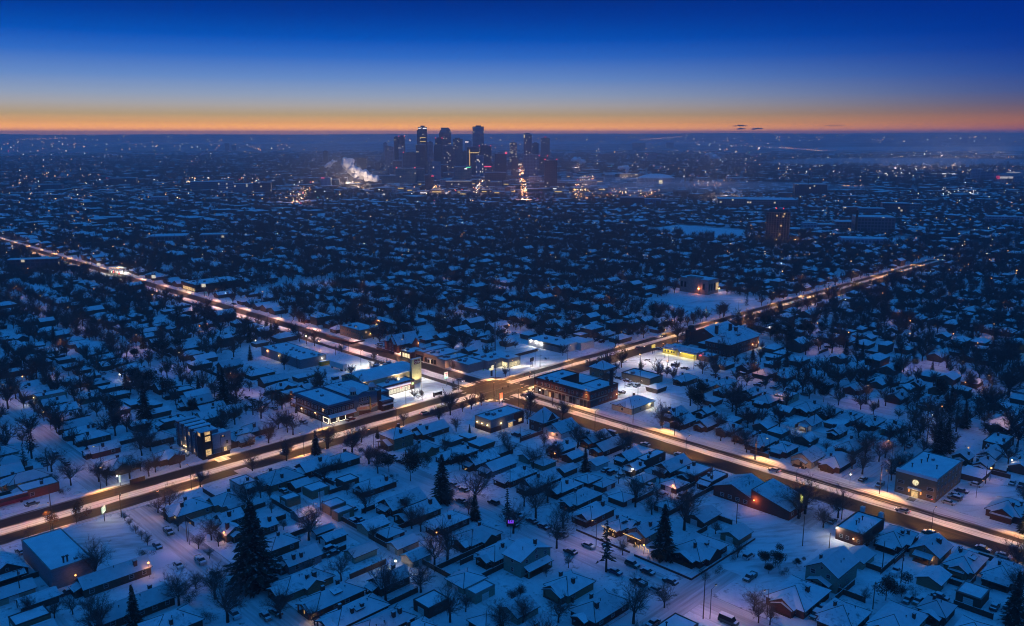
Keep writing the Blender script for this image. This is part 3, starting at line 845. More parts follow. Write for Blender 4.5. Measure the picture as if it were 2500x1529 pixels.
# ------------------------------------------------------------------ the commercial buildings, each by itself
ACM = {}
def ac_unit(par, x, y, z, s=1.):
    if 'a' not in ACM:
        ACM['a'] = MB().box(-1,1,-.8,.8,0,.15,1).box(-.95,.95,-.75,.75,.15,1.15,1).box(-.9,.9,-.7,.7,1.15,1.3,0).tube((.3,0,1.2),(.3,0,1.4),.4,.4,8,1).mesh('roof_unit', [M['flat'], M['steel']])
    return link('roof_unit', ACM['a'], par, (x,y,z), scale=s)
def flat(name, u0, u1, v0, v1, h, wallc, label, cat='building', units=3, par=.45, capm='gravel', sub=None, group=None, seed=1):
    uc, vc = (u0+u1)/2, (v0+v1)/2; hx, hy = (u1-u0)/2, (v1-v0)/2
    r = root(name, uc, vc, 0, Q, label, cat, group)
    for a in (sub or [(u0,u1,v0,v1)]): RECTS.append(a)
    wm = MB(); rf = MB(); cp = MB(); p = .25
    for a0,a1,b0,b1 in (sub or [(u0,u1,v0,v1)]):
        x0,x1,y0,y1 = a0-uc,a1-uc,b0-vc,b1-vc
        wm.box(x0,x1,y0,y1,0,h); rf.box(x0+p,x1-p,y0+p,y1-p,h-.02,h+.1)
        if not sub:
            for q in ((x0-.06,x1+.06,y0-.06,y0+p),(x0-.06,x1+.06,y1-p,y1+.06),(x0-.06,x0+p,y0+p,y1-p),(x1-p,x1+.06,y0+p,y1-p)): cp.box(*q,h-.05,h+par)
    wm.build('wall', M['wall'], r, color=PAL[wallc]); rf.build('roof', M['flat'], r)
    if cp.v: cp.build('parapet', M[capm], r)
    rr = random.Random(seed)
    for k in range(units): ac_unit(r, rr.uniform(-.7,.7)*hx, rr.uniform(-.6,.6)*hy, h+.1, rr.uniform(.7,1.05))
    return r, uc, vc, hx, hy
def panel(par, name, side, a0, a1, z0, z1, hx, hy, m, d=.08, off=0.):
    """a flat box standing proud of one wall"""
    mb = MB()
    if side == 0: mb.box(-hx-d-off, -hx-off, a0, a1, z0, z1)
    elif side == 1: mb.box(a0, a1, -hy-d-off, -hy-off, z0, z1)
    elif side == 2: mb.box(hx+off, hx+d+off, a0, a1, z0, z1)
    else: mb.box(a0, a1, hy+off, hy+d+off, z0, z1)
    return mb.build(name, m if not isinstance(m, str) else M[m], par)
def text(par, body, loc, size, rot, m, name='lettering', ext=.03):
    c = bpy.data.curves.new(name, 'FONT'); c.body = body; c.size = size; c.extrude = ext; c.align_x = 'CENTER'; c.align_y = 'CENTER'
    c.materials.append(m if not isinstance(m, str) else M[m])
    tmp = bpy.data.objects.new('tmp', c); me = bpy.data.meshes.new_from_object(tmp); bpy.data.objects.remove(tmp)
    o = link(name, me, par, loc); o.rotation_euler = rot; return o
RY = {0:(math.pi/2,0,-math.pi/2), 1:(math.pi/2,0,0)}
def wall_lamp(par, loc, m='bulb', power=150, col=WARM, s=.22, rot=None):
    MB().lathe([(.03,-s),(s,-s*.4),(s,s*.4),(.03,s)],8).build('wall_lamp', M[m], par, loc=loc)
    if power:
        n = Vector((loc[0],loc[1],0)); 
        light(par, 'POINT', (loc[0]*1.0 + (0.45 if loc[0]>0 else -.45 if abs(loc[0])>abs(loc[1]) else 0), loc[1] - .45, loc[2]-.1), power, col, .2)

# theatre with two small domed turrets
r = root('theatre', 211, 321, 0, Q, 'brick theatre with two domed turrets and a marquee on the wide road', 'theatre')
landmark('the domed theatre', 211, 321)
for a in ((194,208,307.5,335),(208,224,309,333),(222,229,307.5,316),(224,233,316,327)): RECTS.append(a)
cx, cv_ = 211, 321
def L_(u0,u1,v0,v1,z0,z1,mb,m=0): mb.box(u0-cx,u1-cx,v0-cv_,v1-cv_,z0,z1,m)
w = MB(); L_(194.6,207.8,308,335,0,8.4,w); L_(207.8,224,309.4,333,0,9.3,w); L_(222.4,228.6,306.4,316,0,4.6,w); L_(224,233.4,316.2,326.4,0,5.4,w); w.build('wall', M['wall'], r, color=PAL['dark brick'])
f = MB(); L_(195,207.4,308.4,334.6,8.4,8.5,f); L_(208.2,223.6,309.8,332.6,9.3,9.42,f); L_(222.6,228.4,306.8,315.6,4.6,4.7,f); L_(224.3,233.1,316.5,326.1,5.4,5.5,f); f.build('roof', M['flat'], r)
f = MB()
for k in range(5): L_(208.6+k*2.6,210.4+k*2.6,309.9,332.4,9.42,9.42+.5*math.sin((k+.7)/5*math.pi),f)
f.build('roof_vault', M['flat'], r)
pa = MB()
for q in ((194.2,208,307.6,308.05),(194.2,194.65,308.05,335.4),(194.65,208,334.9,335.4),(207.7,208.2,308.05,334.9)): L_(*q,8.1,9.0,pa)
for q in ((208.2,224.2,332.8,333.3),(223.8,224.3,309.6,332.8)): L_(*q,9.1,9.8,pa)
for q in ((224,233.7,316,316.4),(233.2,233.7,316.4,326.6)): L_(*q,5.2,5.9,pa)
for q in ((222.2,228.9,306.1,306.5),(228.5,228.9,306.5,316)): L_(*q,4.4,5.1,pa)
pa.build('parapet', M['wall'], r, color=PAL['blue grey'])
bd = MB(); L_(194.35,194.6,308,335,3.7,4.3,bd); L_(194.6,207.8,307.72,308,3.7,4.3,bd); L_(194.4,194.6,308,335,7.3,7.6,bd); L_(194.6,207.8,307.8,308,7.3,7.6,bd); bd.build('cornice', M['wall'], r, color=PAL['blue grey'])
aw = MB(); slope(aw, [(194.2-cx,305.9-cv_,3.5),(208-cx,305.9-cv_,3.5),(208-cx,308-cv_,4.5),(194.2-cx,308-cv_,4.5)]); aw.build('awning', [M['roof'], plain('awning_red',(.16,.02,.02))], r)
for k in range(9):
    a = 309.5 + k*2.9
    for z in (1.9,5.9): put_window(r, 0, a-cv_, z, 16.4, 0, k == 1 and z > 5, 1.25, 1.1, off=.01)
for k in range(6): put_window(r, 1, 196+k*2.1-cx, 5.9, 0, 13, False, 1.1, 1.1, off=.01)
fr = MB()                                    # tube-lit shop windows at the corner
def ring(mb, fn, a0, a1, z0, z1, t=.17):
    for q in ((a0,a1,z0,z0+t),(a0,a1,z1-t,z1),(a0,a0+t,z0+t,z1-t),(a1-t,a1,z0+t,z1-t)): fn(mb, *q)
ring(fr, lambda mb,a0,a1,z0,z1: mb.box(194.48-cx,194.6-cx,a0-cv_,a1-cv_,z0,z1), 308.2, 312.4, .5, 2.9)
for a0,a1 in ((195,198.8),(199.6,203.2)): ring(fr, lambda mb,a0,a1,z0,z1: mb.box(a0-cx,a1-cx,307.88-cv_,308-cv_,z0,z1), a0, a1, .5, 2.9)
fr.build('tube_lit_window_frame', M['neonw'], r)
sg = MB(); sg.box(194.52-cx,194.6-cx,308.4-cv_,312.2-cv_,.7,2.7)
for a0,a1 in ((195.2,198.6),(199.8,203)): sg.box(a0-cx,a1-cx,307.92-cv_,308-cv_,.7,2.7)
sg.build('shop_glass', M['glass'], r)
for du in (209.4, 219.6):
    x = du-cx; y = 310.6-cv_
    tw = MB().cbox(x,y,0,3.4,3.4,9.8).build('turret', M['wall'], r, color=PAL['blue grey'])
    MB().lathe([(1.75,9.8),(1.75,10.1),(1.35,10.1),(1.35,11.9)],8,0,(x,y)).build('lantern', M['wall'], tw, color=PAL['cream'])
    gl = MB()
    for k in range(8):
        t = 2*math.pi*(k+.5)/8; c, s = math.cos(t), math.sin(t); q = 1.28
        gl.face([(x+c*q+s*.33,y+s*q-c*.33,10.3),(x+c*q-s*.33,y+s*q+c*.33,10.3),(x+c*q-s*.33,y+s*q+c*.33,11.6),(x+c*q+s*.33,y+s*q-c*.33,11.6)])
    gl.build('lantern_glass', M['glass'], tw)
    MB().lathe([(1.75,11.9),(1.8,12.1),(1.5,12.25),(1.45,12.7),(1.15,13.3),(.6,13.7),(.1,13.85)],12,0,(x,y)).build('dome', M['roof' if du > 212 else 'rust'] if False else M['roof'], tw)
fc = MB(); fc.face([(210.9-cx,308.9-cv_,5.2),(218-cx,308.9-cv_,5.2),(218-cx,308.9-cv_,9.6),(215.4-cx,308.9-cv_,10.7),(213.5-cx,308.9-cv_,10.7),(210.9-cx,308.9-cv_,9.6)])
fc.face([(210.9-cx,309.35-cv_,9.6),(213.5-cx,309.35-cv_,10.7),(215.4-cx,309.35-cv_,10.7),(218-cx,309.35-cv_,9.6),(218-cx,309.35-cv_,5.2),(210.9-cx,309.35-cv_,5.2)])
fc.build('facade_gable', M['wall'], r, color=PAL['blue grey'])
for k in range(5): put_window(r, 1, 211.8+k*1.35-cx, 7.3, 0, 12.12, False, .6, 1.5, off=.0)
mq = MB().prism([(208.4-cx,309-cv_),(208.4-cx,306.4-cv_),(214-cx,304.2-cv_),(220-cx,306.4-cv_),(220-cx,309-cv_)], 3.4, 3.7).build('marquee', M['steel'], r)
MB().prism([(208.6-cx,306.6-cv_),(213.9-cx,304.5-cv_),(213.9-cx,304.7-cv_),(208.6-cx,306.8-cv_)], 3.7, 5.1).build('marquee_board', M['wall'], mq, color=PAL['cream'])
MB().prism([(214.1-cx,304.5-cv_),(219.8-cx,306.6-cv_),(219.8-cx,306.8-cv_),(214.1-cx,304.7-cv_)], 3.7, 5.1).build('marquee_board', M['wall'], mq, color=PAL['cream'])
redp = plain('red_letters',(.45,.03,.03)); MB().prism([(208.7-cx,306.7-cv_),(213.9-cx,304.6-cv_),(213.9-cx,306-cv_),(214.1-cx,306-cv_),(219.7-cx,306.7-cv_)], 5.1, 5.16).build('marquee_snow', M['roof'], mq)
a = math.atan2(-2.1, 5.3); text(mq, 'FEDERAL', (211.2-cx, 305.52-cv_, 4.4), .95, (math.pi/2,0,a), redp)
text(mq, 'FEDERAL', (217-cx, 305.52-cv_, 4.4), .95, (math.pi/2,0,-a), redp)
text(mq, 'Federal', (211.2-cx, 305.7-cv_, 5.75), 1.4, (math.pi/2,.0,a), 'white')
MB().box(213.8-cx,214.3-cx,303.9-cv_,304.4-cv_,3.2,9.2).build('blade_sign', plain('yellow_blade',(.55,.33,.06)), mq)
for k in range(3): panel(r, 'shop_glass', 1, 223+k*1.9-cx, 224.6+k*1.9-cx, .4, 2.6, 0, 14.6, 'glass')
MB().box(222-cx,229-cx,305.2-cv_,306.4-cv_,2.9,3.2).build('awning', M['roof'], r)
ac_unit(r, 201-cx, 323-cv_, 8.5, .7); ac_unit(r, 214-cx, 328-cv_, 9.7, .7); ac_unit(r, 203-cx, 330-cv_, 8.5, .6)
wall_lamp(r, (194.3-cx, 330-cv_, 2.6), 'bulb', 120); wall_lamp(r, (194.3-cx, 318.5-cv_, 3.2), 'bulb', 60)
light(r, 'AREA', (198-cx, 306.6-cv_, 2.4), 60, COLD); LASTL[0].data.size = 3

# hall with a barrel roof and its sign slab
r = root('hall', 245.5, 340.5, 0, Q, 'long cream hall with a snowy barrel roof and tall sign slab', 'hall')
landmark('the barrel-roofed hall', 245.5, 340.5); RECTS.append((229,263,331,350))
w = MB().box(-16.5,17,-9,8.5,0,7.2)
n = 12; arc = [(-9+17.5*k/n, 7.2+2.3*math.sin(math.pi*k/n)) for k in range(n+1)]
w.face([(-16.5,y,z) for y,z in reversed(arc)]); w.face([(17,y,z) for y,z in arc])
w.build('wall', M['wall'], r, color=(.40,.36,.22))
rf = MB()
for (y0,z0),(y1,z1) in zip(arc,arc[1:]): rf.face([(-16.6,y0,z0+.12),(17.1,y0,z0+.12),(17.1,y1,z1+.12),(-16.6,y1,z1+.12)])
rf.box(-16.6,17.1,-9.1,-8.95,7.0,7.34); rf.box(-16.6,17.1,8.5,8.65,7.0,7.34)
rf.build('roof', M['flat'], r)
for x,y in ((3,6),(11,6.5),(7,4)): ac_unit(r, x, y, 8.4, 1.)
for k in range(6): MB().box(-14+k*5.2,-13.6+k*5.2,-9.15,-9,0,7).build('pilaster', M['wall'], r, color=(.40,.36,.22))
MB().box(-16.7,-16.5,-9,8.5,6.5,7.1).build('band', M['wall'], r, color=PAL['grey'])
sl = MB().box(13,19.2,-10.2,-9.05,0,13.2).build('sign_slab', M['wall'], r, color=(.46,.43,.28))
MB().box(12.9,19.3,-10.3,-9.0,13.2,13.4).build('slab_snow', M['roof'], sl)
MB().box(14.6,18.2,-10.32,-10.2,10.4,12.6).build('sign', plain('maroon_sign',(.11,.012,.03)), sl)
sw = MB()
for k in range(7): sw.cbox(14.95+k*.47,-10.36,11.45+.22*math.sin(k*1.9),.3,.05,.42)
sw.box(15,17.8,-10.38,-10.33,10.85,11.02); sw.build('sign_script', M['white'], sl)
light(r, 'SPOT', (16, -15, .6), 4200, (1.,.86,.45), .3, 90, (math.radians(150),0,0))
wall_lamp(r, (-15.2,-9.3,6.0), 'bulb', 260, (1.,.70,.22))
light(r, 'SPOT', (4, -12.2, .5+5.3), 1300, (1.,.86,.5), .3, 120, (math.radians(95),0,0))

# corner convenience shop
r,uc,vc,hx,hy = flat('convenience_shop', 235.4, 255, 324, 336.4, 4.7, 'dark brick', 'convenience shop with a brightly lit striped front facing the snowy forecourt', 'shop', 0, .5, 'fascia')
landmark('the lit convenience shop', 245, 330)
for x,y,s in ((-3,-1,.8),(-1,1.5,.9),(2,2,1.),(3,-.5,.9)): ac_unit(r,x,y,4.8,s)
panel(r,'lit_fascia',1,-hx+1.5,hx-2.2,3.15,3.95,hx,hy,emit('fascia_white',(.95,.86,1.),.62))
panel(r,'fascia_stripe',1,-hx+1.5,hx-2.2,3.95,4.3,hx,hy,emit('fascia_blue',(.10,.12,.75),.35))
panel(r,'fascia_stripe',1,-hx+1.5,hx-2.2,2.98,3.12,hx,hy,plain('stripe_red',(.5,.06,.05)))
shopg = lit_glass('lit_shop_interior',(1.,.92,.62),.8,(3,3,3))
for k in range(9): panel(r,'shop_window',1,-hx+1.6+k*1.7,-hx+3.15+k*1.7,.45,2.75,hx,hy,shopg)
panel(r,'door_sign',1,1.2,1.9,2.1,2.75,hx,hy+.06,'red')
panel(r,'green_sign',1,hx-1.7,hx-.5,2.6,3.6,hx,hy,emit('green_panel',(.45,1.,.15),1.1))
light(r,'AREA',(0,-hy-2.6,4.4),900,(1.,.90,.72)); a = LASTL[0]; a.data.shape = 'RECTANGLE'; a.data.size = 15; a.data.size_y = 1
light(r,'SPOT',(hx-1,-hy-1,4.5),500,(1.,.92,.75),.3,150)
# pylon sign, bus shelter, planter
def pylon(u, v, rz=Q):
    r = root('pylon_sign', u, v, .13, rz, 'white pylon sign with a red numeral above the forecourt corner', 'sign', 'roadside signs')
    MB().box(-.12,.12,-.12,.12,0,4.2).build('post', M['steel'], r)
    MB().box(-1.1,1.1,-.2,.2,4.2,7.4).build('panel', emit('pylon_white',(1.,.95,.85),.8), r)
    for s in (-1,1):
        mb = MB().box(-.7,.7,s*.24-.02,s*.24+.02,6.5,6.9); mb.face([(.7*1,s*.245,6.5),(.25,s*.245,6.5),(-.35,s*.245,5.2),(.05,s*.245,5.2)][::s])
        mb.build('numeral', M['red'], r)
        MB().box(-1.0,1.0,s*.23-.02,s*.23+.02,4.35,4.8).build('band', M['green'], r)
    light(r,'POINT',(0,-1.2,5.5),120,COLD)
pylon(276-7, 316)
r = root('bus_shelter', 255, 306.2, .13, Q, 'glass bus shelter with a snowy roof beside the forecourt', 'shelter')
MB().box(-2.4,2.4,-.8,.8,2.3,2.5).build('roof', M['roof'], r); MB().box(-2.3,2.3,.68,.74,.2,2.3).build('back_glass', M['glass'], r)
for x in (-2.3,2.3): MB().box(x-.04,x+.04,-.7,.7,.2,2.3).build('side_glass', M['glass'], r)
MB().box(-1.8,1.8,.2,.6,.4,.5).build('bench', M['steel'], r)
for x in (-2.3,2.3): MB().box(x-.05,x+.05,-.75,-.65,0,2.3).build('post', M['dark'], r)

# corner apartment block over shops
r,uc,vc,hx,hy = flat('apartment_block', 293, 314, 242, 277.5, 7.4, 'red brick', 'U-shaped two-storey brick block over shopfronts with a square chimney', 'building', 0, sub=[(293,300.8,242,277.5),(300.8,314,242,253.8),(300.8,314,266.6,277.5)])
landmark('the brick corner apartments', 303, 260)
cp = MB(); Z = 7.2
for q in ((-hx-.1,-hx+.25,-hy-.1,hy+.1),(-hx+.25,hx,-hy-.1,-hy+.25),(-hx+.25,hx,hy-.25,hy+.1),(hx-.25,hx+.1,-hy-.1,-6),(hx-.25,hx+.1,6.8,hy+.1),(-2.7,hx-.25,-6.2,-5.95),(-2.7,hx-.25,6.85,7.1),(-2.95,-2.7,-5.95,6.85)): cp.box(*q,Z,8.0)
cp.build('parapet', M['wall'], r, color=PAL['dark brick'])
for y in (9.2,6.2): MB().box(-hx-.35,-hx+.5,y-.7,y+.7,7.2,8.7).build('pier', M['wall'], r, color=PAL['dark brick'])
MB().box(-hx-.15,-hx,-hy,hy,3.5,3.95).build('cornice', M['wall'], r, color=PAL['cream'])
MB().box(-hx,hx-8,-hy-.15,-hy,3.5,3.95).build('cornice', M['wall'], r, color=PAL['cream'])
for k,a in enumerate((15.8,12.6,10.6,8.4,5.8,3.0,.4,-2.2,-5.0,-7.2,-10,-13,-15.6)):
    put_window(r,0,a,5.55,hx,hy,False,.95 if k not in (3,6) else 1.7,1.1,off=.02)
for k in range(8): put_window(r,1,-9+k*2.5,5.5,hx,hy,False,.8 if k % 3 else 1.3,1.0,off=.02)
for k in range(6): put_window(r,1,-3+k*2.1,2.1,hx,hy,False,.7,.7,off=.02)
sgl = lit_glass('dim_shop_glass',(.7,.62,.45),.12)
for k in range(15):
    a = hy-1.4-k*2.25
    if k == 4: panel(r,'lit_door',0,a-.6,a+.6,.2,2.5,hx,hy,'lit'); continue
    panel(r,'shop_window',0,a-.85,a+.85,.5,2.8,hx,hy,'glass' if k % 3 else sgl)
    MB().box(-hx-.14,-hx,a-1.15,a-.92,.1,3.5).build('pilaster', M['wall'], r, color=PAL['cream'])
panel(r,'shop_sign',0,9.6,12.6,3.0,3.4,hx,hy,'litw')
panel(r,'round_light',0,13.6,14.2,1.8,2.4,hx,hy+.08,'bulbw')
for k in range(5): panel(r,'side_shop_window',1,-hx+.7+k*1.1,-hx+1.6+k*1.1,.5,2.9,hx,hy,'glass')
MB().box(6.1,7.5,-hy+.5,-hy+1.9,0,15.2).box(6.0,7.6,-hy+.4,-hy+2.0,14.7,15.1).build('chimney', M['wall'], r, color=PAL['dark brick'])
for x,y in ((-7,13),(-8,5),(2,-13),(4,12.5)): ac_unit(r,x,y,7.5,.7)
wall_lamp(r,(9.2,-hy-.3,2.6),'bulb',140,PINK); wall_lamp(r,(-hx-.5,hy+.1,3.0),'bulb',120)
r,uc,vc,hx,hy = flat('store_annex', 314.4, 327, 263, 281, 3.0, 'grey', 'low flat snowy annex behind the brick corner apartments', 'building', 2, .2)

# white office with a hip roof
r, *_ = house(307.5, 228, 17, 11.6, 'H', 3.3, 2.6, 'cream', chim=1, porch=-1, label=None, name='office', seed=3)
tag(r, 'cream single-storey office with a wide snowy hip roof and lit end wall', 'office'); landmark('the hip-roofed cream office', 307.5, 228)
gable_m = MB(); gable_top(gable_m,-9.6,-5.5,-1.8,1.8,3.6,1.0,'x'); gable_m.build('porch_roof',[M['roof'],M['fascia']],r)
wall_lamp(r,(4.5,-6.1,2.7),'bulbw',420,(1.,.85,.5))

# bank-like building with three lamp-lit bays
r,uc,vc,hx,hy = flat('clinic', 237.3, 257, 250, 260, 5.4, 'grey', 'grey flat-roofed building with three round wall lamps on its end', 'building', 3, .45)
landmark('the lamp-lit grey building', 247, 255)
MB().box(-hx-.1,-hx,-hy,hy,0,2.3).box(-hx,-hx+6,-hy-.1,-hy,0,2.3).build('brick_base', M['wall'], r, color=PAL['dark brick'])
for a in (3.4,.4,-3.0): wall_lamp(r,(-hx-.25,a,3.3),'bulb',70,(1.,.72,.3),.26)
wall_lamp(r,(-4,-hy-.25,3.3),'bulb',70,(1.,.72,.3),.26)
MB().box(4,hx+.1,-hy-.25,-hy,0,5.4).build('brick_bay', M['wall'], r, color=PAL['red brick'])
panel(r,'lit_window',1,6.6,8.6,1.3,2.6,hx,hy+.26,'lit'); panel(r,'door_glass',1,.6,3.2,.2,2.6,hx,hy,'lit'); panel(r,'canopy',1,-.3,3.9,2.75,3.0,hx,hy,'white',1.2)
for k in range(3): panel(r,'panel',1,-1.2+k*1.9,.4+k*1.9,3.2,5.2,hx,hy,'steel')
r = root('pylon_sign', 269.0, 276.4, .13, Q+.15, 'glowing orange and white sign panel on posts at the crossing corner', 'sign', 'roadside signs')
for x in (-1.25,1.25): MB().box(x-.12,x+.12,-.12,.12,0,5).build('post', M['dark'], r)
MB().box(-1.1,1.1,-.2,.2,2.4,5.0).build('panel', emit('orange_panel',(1.,.16,.015),1.5), r); MB().box(-1.1,1.1,-.22,.22,1.4,2.4).build('lower_panel', emit('white_panel',(1.,.8,.68),.9), r)
light(r,'POINT',(0,-1.6,3),160,(1.,.45,.2))
# steep red house by the road
r, *_ = house(257.5, 238, 9.6, 8.2, 'H', 5.4, 4.4, 'red brick', chim=1, porch=-1, name='house', seed=11)
tag(r,'tall red brick house with a steep snowy hip roof by the lit road','house'); landmark('the steep red brick house', 257.5, 238)
dm = MB(); gable_wall(dm,-2.2,2.2,-4.4,-1,6,2.6,'y'); dm.box(-2.2,2.2,-4.4,-1,5,6); dm.build('bay', M['wall'], r, color=PAL['red brick']); dm = MB(); gable_top(dm,-2.2,2.2,-4.4,-.5,6,2.6,'y'); dm.build('bay_roof',[M['roof'],M['fascia']],r)
# white house with the orange-lit porch
u,v = cuv(2,600,1110,4)
r, *_ = house(u, v, 12, 10, 'G', 3.0, 2.8, 'white', chim=0, porch=-1, seed=12, detail=2)
tag(r,'white house with an orange lit porch beside a snowy car park','house'); landmark('the orange-lit white house', u, v)
MB().box(-7.4,-6,-2.6,1.6,2.6,2.8).build('porch_roof', M['roof'], r)
for y in (-2.4,1.4): MB().box(-7.3,-7.1,y-.1,y+.1,0,2.6).build('porch_post', M['white'], r)
wall_lamp(r,(-6.3,-.4,2.2),'bulbo',330,ORG)

# corner shop with lit glass, and the row along the wide road
r,uc,vc,hx,hy = flat('corner_shop', 304.8, 325, 318.5, 336.5, 4.9, 'grey', 'grey corner shop with bright yellow glass at its entrance corner', 'shop', 5, .4, sub=[(304.8,315.4,323.2,336.5),(315.4,325,318.4,336.5)])
landmark('the corner shop with yellow glass', 315, 328)
x0 = 315.4-uc
gl = MB(); 
for k in range(2): MB().box(x0-.1,x0,-hy+.5+k*2.1,-hy+2.4+k*2.1,.4,2.9).build('lit_window', M['litw'], r)
for k in range(4): MB().box(x0+.9+k*2.05,x0+2.8+k*2.05,-hy-.1,-hy,.4,2.9).build('lit_window', M['litw'], r)
light(r,'AREA',(x0+4.5,-hy-1.0,2.6),420,(1.,.82,.45)); LASTL[0].data.size = 5
light(r,'AREA',(x0-1.0,-hy+2.5,2.6),200,(1.,.82,.45)); LASTL[0].data.size = 3
r,uc,vc,hx,hy = flat('shop', 293, 304.6, 326, 340, 4.4, 'grey', 'low grey shop with blank walls facing the crossing', 'shop', 3, .25)
r,uc,vc,hx,hy = flat('shop', 290.6, 307.5, 342, 349.2, 4.4, 'cream', 'low pink-lit shop with a fenced front on the wide road', 'shop', 2, .25)
r,uc,vc,hx,hy = flat('shop', 291, 309, 349.4, 361, 5.0, 'tan brick', 'tan shop with roof units in the row by the wide road', 'shop', 4, .35)
for k in range(4): panel(r,'shop_window',0,-5+k*2.6,-3+k*2.6,.5,3.0,hx,hy,'glass')
panel(r,'lit_door',0,-.4,.4,.2,2.6,hx,hy+.06,'litw'); panel(r,'canopy',0,-1.4,1.4,2.8,3.0,hx,hy,'white',1.3)
light(r,'POINT',(-hx-1.2,0,2.4),120,COLD)
r,uc,vc,hx,hy = flat('shop', 291, 311, 361.2, 368.5, 5.2, 'brown', 'brown shop with plain piers at the head of the row', 'shop', 1, .4)
for k in range(3): panel(r,'shop_window',0,-3.2+k*2.2,-1.4+k*2.2,.5,3.4,hx,hy,'glass')
r,uc,vc,hx,hy = flat('cafe', 289, 300, 370, 379, 3.8, 'dark brick', 'small café with glowing glass front beside the brown shop', 'café', 1, .3)
for k in range(3): panel(r,'lit_window',0,-3.6+k*2.3,-1.7+k*2.3,.5,2.9,hx,hy,'litw')
light(r,'AREA',(-hx-.9,0,2.6),200,(1.,.8,.5)); LASTL[0].data.size = 3
# gabled brick house-church
r = root('church', 299.5, 391, 0, Q, 'old red brick gabled church with steep snowy roofs by the road', 'church'); RECTS.append((290,309,384,398)); landmark('the gabled brick church', 299.5, 391)
w = MB().box(-7,9,-4.5,4.5,0,5.2); gable_wall(w,-7,9,-4.5,4.5,5.2,5,'x'); w.box(-8,-4,-2,6,0,5.6); gable_wall(w,-8,-4,-2.4,2.4,5.6,3.4,'x'); w.box(2,7,-6.5,-4,0,5); gable_wall(w,2,7,-6.5,-3,5,3,'y'); w.box(-8.4,-5.6,3.2,6.2,0,7.2)
w.build('wall', M['wall'], r, color=PAL['red brick'])
t_ = MB(); gable_top(t_,-7,9,-4.5,4.5,5.2,5,'x'); gable_top(t_,-8,-3,-2.4,2.4,5.6,3.4,'x'); gable_top(t_,2,7,-6.5,0,5,3,'y'); hip_top(t_,-8.4,-5.6,3.2,6.2,7.2,2.2); t_.build('roof',[M['roof'],M['fascia']],r)
for y in (-1.2,1.2):
    for z in (1.7,4.4): put_window(r,0,y,z,8.02,0,False,.6,1.2)
for x in (-3.5,-1,5): put_window(r,1,x,2,0,4.5,x==5,.8,1.1)
link('chimney', chimney_mesh()['c'], r, (-1,-2.4,9)); wall_lamp(r,(6.5,-6.8,4.2),'bulb',130)
# mast and pylon by the crossing
r = root('mast', 336.5, 350.5, .1, Q, 'thick tall grey mast rising behind the corner shop', 'mast'); MB().tube((0,0,0),(0,0,17),.42,.36,10).build('pole', M['steel'], r); MB().tube((0,0,15.5),(0,0,18.6),.06,.04,5).build('antenna', M['dark'], r)
r = root('pylon_sign', 298, 313.2, .13, Q, 'stacked roadside sign with two lit white panels by the signals', 'sign', 'roadside signs')
MB().box(-.5,.5,-.25,.25,0,3.2).build('base', M['dark'], r); MB().box(-1.3,1.3,-.2,.2,3.2,4.4).build('panel', emit('cream_panel',(1.,.85,.5),1.), r); MB().box(-.2,1.5,-.2,.2,4.5,5.6).build('upper_panel', emit('cream_panel2',(1.,.85,.55),1.1), r); MB().box(-1.9,-.25,-.2,.2,5.4,6.6).build('dark_panel', M['steel'], r)
r = root('billboard', 326, 300.6+10, .13, Q+.2, 'dark blank billboard on two legs above the snowy verge', 'sign', 'roadside signs')
for x in (-.9,.9): MB().box(x-.1,x+.1,-.1,.1,0,4.6).build('leg', M['dark'], r)
MB().box(-1.7,1.7,-.15,.15,3.2,5.2).build('panel', M['dark'], r)

# floodlit white garage building
r,uc,vc,hx,hy = flat('garage_hall', 359.2, 384, 314.6, 345.5, 4.6, 'white', 'white flat-roofed hall with floodlights glaring on its blank side', 'building', 3, .5, 'fascia', sub=[(359.2,373.5,330,345.5),(359.2,372,318,330),(372,384,314.6,328)])
landmark('the floodlit white hall', 368, 334)
for a in (13.5,9.2,5.0): wall_lamp(r,(-hx-.25,a,3.5),'bulbw',380,(1.,.95,.85),.24)
panel(r,'dark_fascia',0,-12,3.4,3.3,4.6,hx,hy,'dark'); panel(r,'panel',0,-11,3,.3,3.2,hx,hy,'steel')
# yellow-lit shop
r,uc,vc,hx,hy = flat('diner', 402, 414.5, 255, 278, 3.6, 'cream', 'long low diner with a yellow floodlit front and small gable', 'diner', 2, .2, 'fascia')
landmark('the yellow-lit diner', 408, 266)
RECTS.append((401,415,246,256))
MB().box(-hx-.07,-hx,-hy,hy,0,3.5).build('front', M['wall'], r, color=(.62,.52,.14))
sl_ = MB(); slope(sl_,[(-hx-.9,hy,3.3),(-hx-.9,-hy,3.3),(-hx+4,-hy,5),(-hx+4,hy,5)]); sl_.build('front_roof',[M['roof'],M['fascia']],r)
gm = MB(); gable_wall(gm,-hx-1.2,-hx+2,-1.2,2.4,3.2,1.5,'x'); gm.build('porch_gable', M['wall'], r, color=(.62,.52,.14)); gm = MB(); gable_top(gm,-hx-1.2,-hx+2,-1.2,2.4,3.2,1.5,'x'); gm.build('porch_roof',[M['roof'],M['fascia']],r)
for a in (9.6,7.6,5.2,3.6): panel(r,'window',0,a-.5,a+.5,1.3,2.3,hx+.07,hy,'glass')
MB().box(-hx-.2,-hx-.08,.1,1.1,0,2.3).build('door', M['white'], r)
light(r,'AREA',(-hx-1.1,6.5,3.1),420,(1.,.85,.30)); a = LASTL[0]; a.data.shape='RECTANGLE'; a.data.size = .4; a.data.size_y = 9
light(r,'AREA',(-hx-1.1,-6,3.1),420,(1.,.85,.30)); a = LASTL[0]; a.data.shape='RECTANGLE'; a.data.size = .4; a.data.size_y = 9
